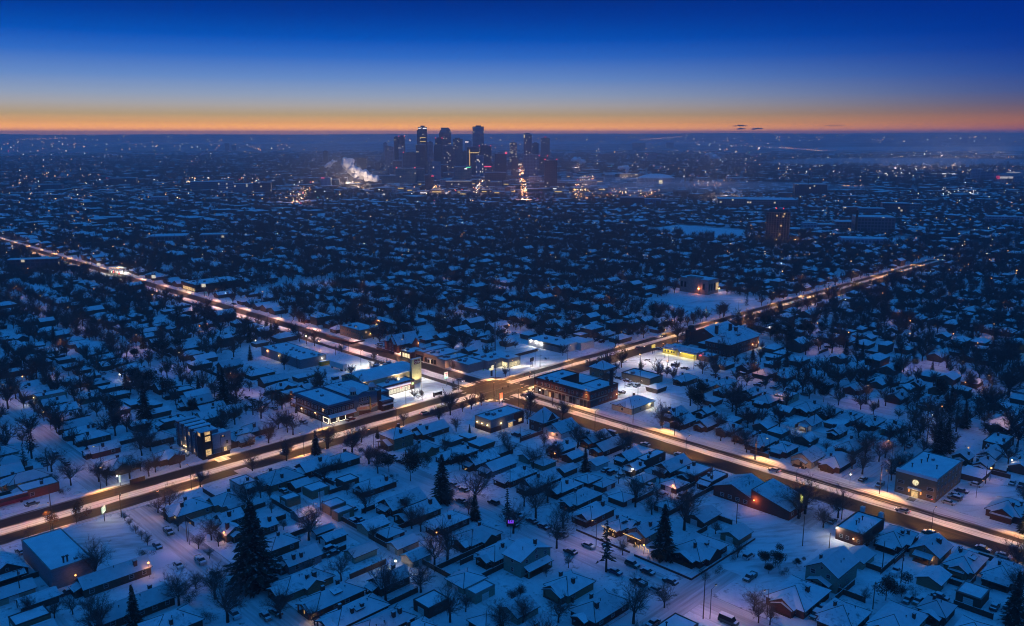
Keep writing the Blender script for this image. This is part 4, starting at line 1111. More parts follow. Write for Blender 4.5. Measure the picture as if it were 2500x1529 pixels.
r,uc,vc,hx,hy = flat('shed', 402.5, 412, 247, 254.4, 3.0, 'tan brick', 'low tan outbuilding at the end of the yellow-lit diner', 'building', 1, .2)
light(r,'POINT',(-hx-.6,2,3.4),90,(1.,.2,.15)); MB().box(-hx-.2,-hx,1.5,2.5,2.9,3.5).build('sign', M['red'], r)
r = root('pylon_sign', 397, 281, .13, Q, 'yellow box sign on posts at the diner entrance', 'sign', 'roadside signs')
for x in (-.8,.8): MB().box(x-.1,x+.1,-.1,.1,0,3.4).build('post', M['dark'], r)
MB().box(-1.4,1.4,-.3,.3,3.4,5.2).build('panel', emit('yellow_panel',(1.,.72,.08),.8), r)
# big brick school
r = root('school', 438, 262, 0, Q, 'big red brick school with tangled snowy hip roofs and chimneys', 'school'); landmark('the big brick school', 438, 262); RECTS.append((420,460,244,286))
w = MB().box(-18,15,-17,-1,0,7.6).box(-7,20,-1,16,0,7.6).box(-14,-7,0,6,0,4).box(8,19,-14,-2,0,7.6)
gable_wall(w,-7,20,-1,16,7.6,4.2,'x'); w.build('wall', M['wall'], r, color=PAL['red brick'])
t_ = MB(); hip_top(t_,-18,15,-17,-1,7.6,4.6); gable_top(t_,-7,20,-1,16,7.6,4.2,'x'); hip_top(t_,6,20,-15,3,7.6,4.4); t_.build('roof',[M['roof'],M['fascia']],r)
MB().box(-14.2,-6.8,-.2,6.2,4,4.2).build('low_roof', M['flat'], r)
for k in range(7):
    for z in (1.9,5.3): put_window(r,0,-15.5+k*2.2,z,18,0,False,.9,1.1)
for k in range(12):
    for z in (1.9,5.3): put_window(r,1,-16.5+k*2.6,z,0,17,k == 11 and z < 3,.9,1.1)
put_window(r,0,7,8.6,7,0,False,1.2,.6)
for x,y,z in ((-3,1,11.5),(4,-4,12.3),(0,-10,11.8)): link('chimney', chimney_mesh()['c'], r, (x,y,z), scale=2.2)
for x,y in ((-12,-9),(-2,-12)):
    dm = MB(); dm.box(x-1.4,x+1.4,y-1.5,y+2,9,11.0,1); hip_top(dm,x-1.4,x+1.4,y-1.5,y+2,11,1.0); dm.build('dormer',[M['roof'],M['fascia']],r)
MB().box(-8,-2,15.9,19,0,9).box(-6.6,-3.4,16.5,18.5,9,11.2,0).build('bell_tower', M['wall'], r, color=PAL['dark brick'])
wall_lamp(r,(7.5,-17.3,3.4),'bulb',160); wall_lamp(r,(14.5,-17.3,3.6),'bulb',220,(1.,.7,.25))
# house with a porch and the low long building behind the apartments
r, *_ = house(340.5, 273, 9.4, 9.6, 'H', 5.2, 3.2, 'tan brick', chim=1, porch=1, seed=21); tag(r,'square tan brick house with deep porch beside a slim dark chimney','house'); landmark('the square tan brick house', 340.5, 273)
r,uc,vc,hx,hy = flat('workshop', 342, 353, 243.5, 261.5, 3.4, 'tan brick', 'long low tan workshop with a sunken snowy roof', 'building', 1, .5, 'fascia')
# long grey warehouse, lot with trailer
r,uc,vc,hx,hy = flat('warehouse', 234, 250.4, 396, 438, 5.0, 'grey', 'long grey warehouse with a row of snowy roof units', 'building', 0, .3); landmark('the long grey warehouse', 242, 417)
for k,(x,y) in enumerate(((3,-17),(3.5,-14),(1.5,-9),(1,-5),(1.5,-1),(0,2),(3,5),(-4,12),(-3,16),(4,14),(5,-19))): ac_unit(r,x,y,5.1,.62+.05*(k%3))
for a in (-14,-7,6): panel(r,'loading_door',0,a-1.3,a+1.3,.1,3,hx,hy,'steel')
wall_lamp(r,(-hx-.3,14,4.1),'bulbo',260,ORG); wall_lamp(r,(-hx-.3,1,3.6),'bulb',120,(1.,.75,.3)); wall_lamp(r,(hx-3,-hy-.3,3.8),'bulbw',150,COLD)
r = root('trailer', 248.6, 381.5, .14, Q+math.pi/2, 'white box trailer under snow on the floodlit lot', 'trailer'); MB().box(-6.4,6.4,-1.3,1.3,1.0,3.9).build('box', M['white'], r); MB().box(-6.4,6.4,-1.3,1.3,3.9,4.1).build('snow_cover', M['flat'], r)
for x in (-5,-3.9,4.6): 
    for y in (-1.1,1.1): MB().tube((x,y-.15,.5),(x,y+.15,.5),.5,.5,10).build('wheel', M['tyre'], r)
RECTS.append((247,250.2,375,388.5))
r = root('skip', 247.6, 395.2-1.5, .14, Q, 'yellow box container beside the end of the warehouse', 'container'); MB().box(-2.8,2.8,-1.1,1.1,.2,2.5).build('box', plain('yellow_paint',(.45,.28,.03)), r); MB().box(-2.8,2.8,-1.1,1.1,2.5,2.65).build('snow_cover', M['flat'], r)
for k in range(5): MB().box(-2.6+k*1.2,-2.4+k*1.2,-1.16,-1.1,.2,2.5).build('rib', plain('yellow_rib',(.4,.24,.03)), r)
r = root('skip', 236.2, 366, .14, Q, 'brown open skip behind the barrel-roofed hall', 'skip'); mb = MB(); mb.prism([(-1.8,-.9),(1.8,-.9),(1.8,.9),(-1.8,.9)],.1,1.5); mb.build('box', M['wood'], r); MB().box(-1.7,1.7,-.8,.8,1.5,1.6).build('snow_cover', M['flat'], r)
r = root('skip', 231.5, 378, .14, Q+.1, 'yellow-green open skip under the trees beside the hall', 'skip'); MB().prism([(-3,-1),(3,-1),(3,1),(-3,1)],.1,1.6).build('box', plain('olive_paint',(.28,.24,.03)), r); MB().box(-2.9,2.9,-.9,.9,1.6,1.7).build('snow_cover', M['flat'], r)
# beige offices and U-shaped motel
r,uc,vc,hx,hy = flat('office_block', 295.5, 309, 428.5, 450, 6.0, 'tan brick', 'beige two-storey office block above a raised snowy lawn', 'office', 2, .3); landmark('the beige two-storey offices', 302, 440)
for k in range(9):
    for z in (1.7,4.3): put_window(r,0,-9.6+k*2.4,z,hx,hy,False,.85 if k%3 else .5,.95,off=.01)
put_window(r,1,-2,4.4,hx,hy,True,1.,.9); wall_lamp(r,(1,-hy-.3,3.2),'bulb',120,(1.,.75,.3)); put_window(r,1,-5,1.7,hx,hy)
r, *_ = house(299, 457, 8, 7, 'H', 2.8, 2, 'brown', chim=0, porch=-1, seed=31); tag(r,'small brown pink-roofed house beside the beige offices','house')
mb = MB(); mb.box(286.5-289,287-289,424-439,452-439,0,.9,0).box(287-289,296-289,424-439,424.4-439,0,.9,0)
r = root('retaining_wall', 289, 439, .1, Q, 'low dark retaining wall round the beige offices lawn', 'wall'); mb.build('masonry', M['wall'], r, color=PAL['dark brick'])
r,uc,vc,hx,hy = flat('motel', 320.5, 338, 434.7, 466, 3.0, 'red brick', 'U-shaped single-storey motel with two lamps in its court', 'motel', 0, .2, sub=[(330.4,338,434.7,466),(320.5,330.4,459,466)]); landmark('the U-shaped motel', 332, 455)
for k in range(6): put_window(r,0,-13+k*3.6,1.5,-1.15,hy,False,1.1,.9)
wall_lamp(r,(.6,8.0,2.9),'bulb',160); wall_lamp(r,(.6,5.8,2.9),'bulb',160)

# narrow modern building with lit stair tower
r = root('townhouses', 143, 320.5, 0, Q, 'narrow dark modern townhouses with a lit glass stair tower', 'townhouses'); landmark('the modern lit townhouses', 143, 320.5); RECTS.append((135,150.5,305,332))
w = MB().box(-6,2.6,-9,11,0,9.8).box(-1,6.5,-11,-5.4,0,8.2); w.build('wall', M['wall'], r, color=PAL['grey'])
MB().box(-1.1,6.6,-11.25,-11.0,2.6,8.6).build('white_front', M['wall'], r, color=(.42,.42,.46))
MB().box(-5.9,2.5,-8.9,10.9,9.8,9.9).build('roof', M['flat'], r); MB().box(-.8,6.3,-10.8,-5.6,8.2,8.3).build('terrace_snow', M['flat'], r)
for k in range(4): MB().box(-6.6,1.6,-5.2+k*4.2,-2.7+k*4.2,10.9,11.2).build('roof_canopy', M['roof'], r); MB().box(-6.2,1.2,-5+k*4.2,-2.9+k*4.2,9.9,10.9).build('penthouse', M['wall'], r, color=PAL['brown'])
tw = MB().box(-6.4,-2,-13,-9,0,11.4).build('stair_tower', M['wall'], r, color=(.03,.03,.035))
MB().box(-7,-1.4,-13.6,-8.4,11.4,11.75).build('tower_roof', M['roof'], tw)
for z0,z1 in ((9.9,11.1),(7.2,9.2),(1.2,3.9)): MB().box(-4.9,-2.7,-13.1,-13.0,z0,z1).build('lit_pane', M['lit'], tw); 
MB().box(-6.5,-6.4,-12.4,-10.6,9.7,11.1).build('lit_pane', M['lit'], tw); MB().box(-4.6,-3,-13.08,-13.0,5.0,6.2).build('dark_pane', M['glass'], tw)
for k in range(5):
    MB().box(-6.5,-6.0,-7.6+k*3.9,-7.2+k*3.9,0,9.8).build('fin', M['wall'], r, color=(.10,.13,.17))
    for z in (2,5,8): put_window(r,0,-5.4+k*3.9,z,6,0,(k*3+int(z)) in (2,11),.9,1.1)
put_window(r,1,3.4,6.9,0,11.25,False,1.6,.5); put_window(r,1,4.9,4.4,0,11.25,False,.8,1.)
MB().box(6.5,10.4,-9.5,-6,0,2.7).build('side_wing', M['wall'], r, color=PAL['brown']); MB().box(3.4,4.6,-11.32,-11.25,.3,2.4).build('entrance_glass', M['lit'], r)
light(r,'POINT',(5,-12.6,2),90,WARM); wall_lamp(r,(-6.5,1.6,1.9),'bulb',70,(1.,.7,.25)); wall_lamp(r,(-6.5,3.2,1.9),'bulb',50,(1.,.7,.25))
# three-storey brick block with round sign
r,uc,vc,hx,hy = flat('brick_block', 297.4, 323, 90.8, 104.6, 8.2, 'tan brick', 'brown three-storey block with a round lit sign over its door', 'building', 0, .35); landmark('the round-sign brick block', 310, 98)
MB().box(-hx-.25,-hx+.9,-hy,hy,8.0,9.1).build('front_coping', M['flat'], r)
MB().tube((-hx-.02,0,5.6),(-hx-.3,0,5.6),1.0,1.0,20).build('round_sign', lit_glass('round_sign',(1.,.85,.45),1.3,(1.5,1.5,1.5)), r)
MB().box(-hx-1.2,-hx,-2.2,2.2,3.2,3.6).build('canopy', M['roof'], r); panel(r,'lit_door',0,-1.1,1.1,.2,2.3,hx,hy,'lit')
for a in (-2,2): panel(r,'door_lamp',0,a-.2,a+.2,1.6,2.6,hx,hy+.05,emit('amber',(1.,.32,.05),1.6))
for a in (-5,5):
    for z in (1.9,4.6): put_window(r,0,a,z,hx,hy,False,1.9,.8)
for k in range(7):
    for z in (1.9,4.6,7.0): put_window(r,1,-11+k*3.6,z,hx,hy,False,1.1,.75)
for x,y in ((3,2),(7,3),(-6,4),(-2,-3),(0,3)): link('roof_vent', chimney_mesh()['v'], r, (x,y,8.6), scale=2)
ac_unit(r,6,1,8.3,.6); light(r,'POINT',(-hx-1.6,0,2.6),120,(1.,.65,.25)); panel(r,'red_light',0,-6,-5.6,1,1.3,hx,hy+.4,'red')
MB().box(-hx-4,-hx-1.2,-1.2,1.2,.1,.3).build('front_step', M['gravel'], r)
# plain grey hall at the bottom-left
r,uc,vc,hx,hy = flat('supply_hall', 62.6, 73.6, 244, 270, 6.0, 'grey', 'tall grey flat-roofed hall beside a snowy field', 'building', 0, .3); landmark('the tall grey hall', 68, 257)
for x in (-1.2,-.2): link('roof_vent', chimney_mesh()['v'], r, (x,-10.5,6.5), scale=2.6)
ac_unit(r,2,-10.5,6.1,.5)
# gable-roofed brick shop
r = root('brick_shop', 255.5, 134, 0, Q, 'large brick shop with two snowy sloped roofs and an orange wall lamp', 'shop'); landmark('the sloped-roof brick shop', 255.5, 134); RECTS.append((248,263,119,149))
w = MB().box(-6.5,6.5,0,14.5,0,3.9).box(-6.5,6.8,-14,0,0,3.6); gable_wall(w,-6.5,6.5,0,14.5,3.9,2.6,'x'); w.face([(-6.5,0,3.6),(-6.5,-14,3.6),(-6.5,-1,6.8),(-6.5,0,6.8)]); w.face([(6.8,-14,3.6),(6.8,0,3.6),(6.8,0,6.8),(6.8,-1,6.8)]); w.face([(-6.5,0,3.6),(-6.5,0,6.8),(6.8,0,6.8),(6.8,0,3.6)])
w.build('wall', M['wall'], r, color=PAL['red brick'])
t_ = MB(); gable_top(t_,-6.5,6.5,.4,14.5,3.9,2.6,'x'); slope(t_,[(-7,-14.6,3.45),(7.3,-14.6,3.45),(7.3,-.6,7.0),(-7,-.6,7.0)]); t_.build('roof',[M['roof'],M['fascia']],r)
for k in range(4): put_window(r,0,2+k*3,1.6,6.5,0,False,1.2,.9)
for k in range(3): put_window(r,1,-4+k*4,1.7,0,14,False,1.4,.9)
wall_lamp(r,(-6.9,-1.4,3.4),'bulbo',230,(1.,.36,.14)); 
for k in range(3): link('vent_pipe', chimney_mesh()['v'], r, (-3+k*2.4,4,5.8))
# small flat brick building by the lower road
r,uc,vc,hx,hy = flat('brick_store', 247.4, 263.4, 94.8, 103.4, 4.0, 'dark brick', 'flat-roofed dark brick store with a star-bright corner light', 'building', 0, .45, 'fascia'); landmark('the flat brick store', 255, 99)
wall_lamp(r,(-hx-.3,hy-.3,3.9),'bulbw',520,(1.,.9,.75)); wall_lamp(r,(-hx-.3,-1.5,2.2),'bulb',70)
for a in (2.5,.5,-3): put_window(r,0,a,1.8,hx,hy,False,.8,.8)
for x in (-2,0,2.5): link('roof_vent', chimney_mesh()['v'], r, (x,.5,4.5), scale=1.8)
for x in (0,6): MB().box(hx-.2+0,hx+1.2,-3.6+x,-2.4+x,4,6.0).build('chimney', M['wall'], r, color=PAL['white'])
# supermarket up the left road
r,uc,vc,hx,hy = flat('supermarket', 283+13.5, 338, 655, 682, 5.6, 'dark brick', 'wide supermarket with a snowy flat roof and amber windows', 'supermarket', 6, .6, 'fascia'); landmark('the wide supermarket', 317, 668)
for k in range(6): panel(r,'lit_window',0,-11+k*3.6,-8+k*3.6,.6,3.2,hx,hy,'lit')
light(r,'AREA',(-hx-2,0,3.5),600,WARM); LASTL[0].data.size = 10
# little pink-lit house with a wooden deck
u,v = cuv(1,370,210,4); u = max(u, 303)
r, *_ = house(u, v, 9, 9, 'H', 3, 2.6, 'red brick', chim=1, porch=0, seed=41); tag(r,'small brick house glowing pink beside its lit wooden deck','house'); wall_lamp(r,(-6.6,-2,2.4),'bulbo',240,PINK)
# square signs along the lower-left road
def boxsign(c, X, Y, h, label, m, rz, glow=120):
    u, v = cuv(c, X, Y); r = root('roadside_sign', u, v, .13, rz, label, 'sign', 'roadside signs')
    MB().box(-.1,.1,-.1,.1,0,h-1.8).build('post', M['dark'], r); MB().box(-1.2,1.2,-.22,.22,h-1.9,h).build('panel', m, r)
    for z in (.5,.9,1.3): MB().box(-.9,.9,-.24,-.22,h-.25-z,h-.12-z).build('line', M['steel'], r)
    light(r,'POINT',(0,-1,h-1.5),glow,(.9,1.,.8))
boxsign(3, 805, 705, 5.2, 'pale lit roadside sign by the lower end of the wide road', emit('pale_panel',(.82,1.,.66),.9), Q+.9)
boxsign(3, 925, 430, 3.6, 'small lit lawn sign before the gabled house across the road', emit('pale_panel2',(.85,1.,.8),.9), Q+1.2, 60)
# ------------------------------------------------------------------ houses read off the photograph: crop, x, y (roof centre), length u, length v, shape, wall, extras
HS = """4 260 330 16 13 X tan_brick c2
4 520 250 14 9 G dark_brick -
4 720 200 16 9 X brown -
4 1000 375 15 9 X red_brick -
4 1200 510 17 10 G red_brick -
4 1330 585 15 9 G brown -
4 780 378 7 6 F brown g
4 540 440 8 7 F tan_brick g
4 340 515 6 5 F tan_brick g
4 675 565 7 6 F tan_brick g
4 735 610 7 6 F tan_brick g
4 975 710 9 7 G cream g
4 1555 655 14 9 H dark_brick -
4 1780 770 15 10 X brown -
4 1365 105 12 9 X tan_brick -
4 1630 140 17 9 H dark_brick c2
4 1810 195 15 8 G brown -
4 1940 240 15 8 G grey -
4 2080 305 17 9 H dark_brick -
4 1590 62 7 5 F brown g
4 1680 45 8 6 F cream g
4 665 800 8 5 G brown g
4 590 755 7 5 G brown g
4 130 700 9 6 G brown -
4 260 830 11 8 H brown -
4 410 940 13 8 G grey -
4 880 910 9 6 G pale_green g
4 1205 850 9 6 G cream g
4 1310 945 8 6 G cream g
4 430 1110 18 10 X tan_brick c2
4 670 1225 18 9 X red_brick c2d
4 840 1345 19 9 H red_brick c3d
4 1050 1440 18 9 H red_brick c2
4 1100 1105 12 7 G brown -
4 1425 1310 8 7 F red_brick g
4 1690 1125 9 8 H pale_green g
4 1780 1205 8 7 F pale_green g
5 80 885 16 9 H brown -
5 270 900 15 9 S pale_green t
5 600 1140 13 10 X tan_brick -
5 835 1310 17 10 H dark_brick c2
5 340 1470 10 7 G brown -
5 370 360 18 9 G dark_brick -
5 565 395 13 8 H red_brick -
5 690 480 16 9 H brown -
5 790 590 14 9 X red_brick -
5 930 550 10 8 H brown -
5 1000 680 10 7 X red_brick xmas
5 1095 640 12 7 G brown -
5 1200 725 14 8 G tan_brick xmas2
5 1590 860 18 13 X dark_brick -
5 1880 775 9 7 G tan_brick g
5 1620 640 11 8 G brown g
5 1360 555 9 7 H brown g
5 740 360 8 7 H red_brick g
5 850 390 8 7 H red_brick g
5 1170 355 9 6 H pale_green g
5 810 235 8 6 G white g
5 625 185 8 6 G brown g
5 400 230 8 7 H tan_brick g
5 295 185 8 6 G pale_green g
5 545 110 10 8 G dark_brick -
5 890 90 16 8 G dark_brick l
5 1050 170 10 8 G brown -
5 1200 175 16 9 F red_brick c2
5 1100 250 7 6 G brown -
5 1390 235 17 9 G dark_brick -
5 1555 285 14 10 F red_brick c2
5 1690 335 13 10 F red_brick c2
5 575 285 8 5 G brown g
5 955 245 8 5 F brown g
6 1205 780 15 11 X dark_brick c2d
6 1490 870 13 10 G tan_brick ll
6 1590 825 8 7 H tan_brick -
6 1740 960 15 11 X tan_brick c2d
6 2050 1045 15 10 H brown -
6 730 1000 16 11 G pale_green t
6 470 1215 18 13 X red_brick -
6 820 1370 13 11 H brown -
6 1210 1410 18 13 X tan_brick -
6 930 950 9 7 G cream g
6 1510 1110 9 7 G tan_brick g
6 1810 1240 8 7 F brown g
6 1530 1330 11 8 H brown -
6 2060 590 15 12 X dark_brick c2d
6 1825 315 11 8 F tan_brick g
6 680 255 18 10 H dark_brick l
6 740 175 16 9 H brown -
6 880 85 16 9 H brown -
6 340 115 12 9 H dark_brick d
6 180 60 14 10 H dark_brick -
6 1735 175 8 7 G brown -
6 1895 230 13 6 G brown -
6 1950 145 14 7 G grey -
6 2010 60 18 9 F brown -
3 80 1000 18 13 G dark_brick -
3 75 1220 12 7 G cream g
3 285 1275 10 6 G brown g
3 870 1070 22 8 G brown -
3 1030 1300 22 9 G brown -
3 1310 1430 15 11 X brown -
3 1450 560 14 11 X tan_brick l
3 1700 520 15 11 X tan_brick -
3 1890 365 11 9 F white -
3 1760 640 9 7 G brown -
3 1780 730 8 7 S tan_brick -
3 930 225 13 11 X tan_brick -
3 790 110 13 8 G red_brick -
3 1290 165 12 9 X brown -
3 1220 25 11 9 H brown -
3 1840 40 13 11 H tan_brick dd
3 40 290 12 9 G brown -
1 90 1105 14 10 H dark_brick -
1 30 1185 12 9 H brown -
1 1290 1165 12 11 H tan_brick t
1 1580 1115 17 9 G brown -
1 120 640 16 9 H brown -
1 230 705 16 8 G brown -
1 310 755 15 9 X brown -
1 480 690 8 6 H dark_brick g
1 540 765 9 7 G brown -
1 510 220 12 9 H brown -
1 650 245 11 9 H tan_brick -
1 120 250 12 9 H brown -
1 600 155 11 8 H brown l
1 1680 340 10 8 G red_brick xmas
1 1830 280 13 9 S brown -
1 2150 215 16 9 G brown t
1 2150 290 9 7 G brown g
1 1700 410 7 6 F brown -
1 2420 320 9 8 H brown l
2 1660 690 13 9 H brown -
2 1810 745 14 10 H tan_brick -
2 2010 785 13 10 H brown -
2 2220 815 11 8 G brown -
2 2350 870 13 10 H brown -
2 1995 565 12 8 H brown l
2 2190 595 14 8 G dark_brick -
2 2340 640 14 9 H brown -
2 1895 890 8 6 H brown g
2 1840 965 9 6 G brown -
2 1570 980 12 8 G dark_brick -
2 1620 1055 11 8 G brown -
2 1830 1065 11 9 G brown -
2 2040 1105 12 9 X brown -
2 2190 1160 12 9 X brown -
2 2360 1230 13 10 H brown -
2 2190 975 10 8 H cream -
2 2310 990 8 6 G cream g
2 2340 1105 9 7 G cream g
2 890 1190 14 8 G dark_brick ll
2 1410 780 8 7 H cream g
2 720 150 13 9 H dark_brick t
2 850 170 12 9 G blue_grey tl
2 980 115 9 7 G cream -
2 1050 250 10 8 X brown -
2 1190 250 12 8 G brown -
2 540 290 12 9 F blue_grey l
2 760 320 8 6 F brown l
2 350 310 9 7 H brown l
2 530 100 10 8 H brown -
2 1420 60 11 9 G brown t
2 200 60 9 8 X brown -
2 400 110 12 9 H brown -
2 1320 200 13 8 G brown -
8 75 885 13 8 G brown -
8 205 915 13 8 H brown -
8 350 930 13 9 X brown -
8 100 1070 13 9 H brown -
8 215 1115 13 9 H brown -
8 520 1165 13 10 H brown -
8 670 1190 13 10 X brown -
8 820 1230 14 10 H grey s
8 980 1265 14 10 H brown -
8 1130 1300 14 10 H pale_green -
8 540 1275 12 7 G white w
8 740 1335 10 6 G brown -
8 840 1360 8 6 G cream g
8 220 1310 8 6 G brown g
8 80 1360 12 9 G brown -
8 200 1400 13 9 H brown -
8 340 1440 13 9 H brown -
8 870 1020 12 10 X dark_brick -
8 640 990 10 8 G brown -
8 1130 885 12 9 G brown -
8 1135 970 9 7 H brown -
8 1045 1005 8 6 G brown g
8 1240 1040 8 6 G brown g
8 1320 1000 10 7 G brown -
8 1475 1030 10 7 G brown -
8 1730 975 12 9 H brown l
8 1560 950 13 9 G brown -
8 1420 930 13 9 H brown -
8 1420 1125 14 10 X tan_brick ll
8 1980 1265 24 13 H dark_brick -
8 1870 820 14 9 H dark_brick -
8 1480 790 14 9 G brown -
8 1930 705 12 9 H brown -
8 1790 690 12 9 H brown -
8 1650 675 13 9 H brown -
8 1520 645 9 8 G brown -
8 2070 725 13 10 H cream -
8 1700 800 9 7 G brown -
8 1900 770 9 6 G brown g
8 1600 715 8 6 H brown g
8 1240 735 14 9 X grey -
8 1110 740 12 8 H brown -
8 1160 600 11 8 G brown -
8 1000 575 11 9 H brown -
8 970 670 9 6 G brown g
8 1120 655 8 6 G brown g
8 750 810 9 7 G brown -
8 455 820 14 8 F brown -
8 265 730 13 9 H brown -
8 270 810 8 6 F brown g
8 260 855 10 5 F brown g
8 1850 470 10 9 G brown -
8 1280 410 12 8 H brown -
8 1170 400 10 8 H brown -
8 960 400 8 7 H cream -
8 820 470 9 7 H brown -
8 800 330 10 8 H brown -
8 730 380 10 8 G brown -
8 640 410 9 8 H brown -
8 370 500 18 10 F dark_brick -
8 780 605 6 17 F brown l
8 410 610 7 16 F cream ll
8 820 555 14 12 F dark_brick -
8 1460 270 9 7 H brown l
8 1750 245 9 7 H brown -
8 2010 405 10 7 G brown l
7 815 850 14 9 G red_brick -
7 760 810 14 8 G brown -
7 700 770 14 8 G brown -
7 640 725 14 8 G brown -
7 530 680 14 8 H brown -
7 420 640 14 9 G brown -
7 340 565 10 8 G dark_brick -
7 480 825 9 6 F brown g
7 530 875 9 6 F brown g
7 600 905 8 6 F brown g
7 720 985 11 8 H brown l
7 810 1030 10 6 F brown g
7 880 1080 8 6 F brown g
7 1020 1140 11 8 F brown g
7 640 1090 10 8 H tan_brick l
7 250 1055 14 9 G brown -
7 390 1130 12 8 G brown -
7 470 1180 12 8 G brown -
7 540 1225 14 8 G brown -
7 560 1290 14 8 G brown -
7 610 1335 14 8 X brown -
7 690 1375 13 8 X brown -
7 1020 1300 8 6 F brown g
7 1270 1265 12 7 F brown -
7 1590 1215 20 9 G cream l
7 1440 1075 14 8 G brown -
7 1550 1175 14 8 G brown -
7 1470 850 12 9 H brown -
7 1690 860 14 9 G brown -
7 1790 900 16 8 H brown -
7 1890 920 15 8 H brown -
7 1960 980 16 8 H brown -
7 2040 1010 14 8 H brown -
7 1360 740 18 8 G brown -
7 1150 690 9 7 G brown -
7 1090 610 13 8 G brown -
7 1030 590 12 8 G brown -
7 1000 505 9 7 H brown -
7 1065 465 10 8 G brown -
7 1150 420 10 9 S brown -
7 1310 430 17 10 F tan_brick -
7 1375 465 10 8 G brown -
7 1435 525 10 8 G brown -
7 1660 690 8 7 G cream l
7 760 430 10 8 G brown -
7 560 420 9 7 G brown -"""
NH = [0]; HDEF = []
for line in HS.split('\n'):
    c, X, Y, lu, lv, k, wc, ex = line.split()
    g_ = 'g' in ex and ex[0] == 'g'
    u, v = cuv(int(c), float(X), float(Y), 2.7 if g_ else (6.2 if 't' in ex else 4.0))
    q_ = .9 if g_ else .83
    HDEF.append((u, v, float(lu)*q_, float(lv)*q_, k, wc.replace('_',' '), ex, g_))
HOUSES = []       # every house or garage, nearest first: (distance, args)
def reserve(u, v, lu, lv): RECTS.append((u-lu/2,u+lu/2,v-lv/2,v+lv/2))
keep = []
for (u, v, lu, lv, k, wc, ex, g_) in HDEF:
    f = fit(u, v, lu, lv)
    if not f: continue
    u, v, lu, lv = f
    if abs(v-295) < 16+lv/2 or abs(u-283) < 16+lu/2:
        if abs(v-295) < 16+lv/2: v = 295 + (16.2+lv/2)*(1 if v > 295 else -1)
        else: u = 283 + (16.2+lu/2)*(1 if u > 283 else -1)
        f = fit(u, v, lu, lv)
        if not f: continue
        u, v, lu, lv = f
    reserve(u, v, lu, lv)
    keep.append((u, v, lu, lv, k, wc, ex, g_))

# car parks and parks stay open
OPEN = [(229,270,306,325),(255,270,306,352),(205,270,370,396),(314,346,222,255),(360,402,240,282),(297,358,306,323),(326,358,322,346),(206,249,104,133),
        (264,297,90,104),(296,330,72,90),(340,372,222,240),(74,97,234,284),(425,470,188,216),(500,590,308,380),(330,420,606,640),(286,296,424,452),(900,1012,540,680),(186,194,300,335),(200,271,261,284),(257.5,271,243,262),(251,271,376,440),(204,234,374,440),(191,204,306,336),(293,331,204,221),(205,228,250,284),(234,252,226,249)]
def in_open(u, v, lu=0, lv=0): return any(u+lu/2 > a and u-lu/2 < b and v+lv/2 > c and v-lv/2 < d for a,b,c,d in OPEN)
def in_view(u, v, m=.05):
    x, y = xy(u, v)
    if y < 60: return False
    return abs(x) < y*(.60+m)+25
# ------------------------------------------------------------------ the other house rows of the grid
FAR = []          # (u,v,lu,lv,kind,h,garage)
gr = random.Random(5)
def try_house(u, v, lu, lv, k, g_):
    if not in_view(u, v): return
    if in_open(u, v, lu, lv) or on_road(u, v, lu, lv): return
    if not free(u, v, lu, lv, .8): return
    reserve(u, v, lu, lv)
    keep.append((u, v, lu, lv, k, None, 'g' if g_ else ('l' if gr.random() < .2 else '-'), g_))
def add_rows(us, v0, v1):
    for s in us:
        for sd in (-1, 1):
            v = v0
            while v < v1:
                st = gr.uniform(10.2, 13.2)
                lu = gr.uniform(10,13.5); lv = gr.uniform(6.8,8.6)
                if gr.random() < .93: try_house(s + sd*(13+lu/2+gr.uniform(-1.2,1.5)), v, lu, lv, gr.choice('HHGGXXGF'), False)
                if gr.random() < .78: try_house(s + sd*(47-7+gr.uniform(-2,1)-2), v+gr.uniform(-2.5,2.5), gr.uniform(6,8.5), gr.uniform(5.5,7), gr.choice('GHF'), True)
                v += st
USX = [u for u in range(-650, 2600, 95)]
near_us = US
add_rows(near_us, -110, 1100)
keep.sort(key=lambda k: math.hypot(*xy(k[0], k[1])))
NH_I = {False: 0, True: 0}
far_boxes = []
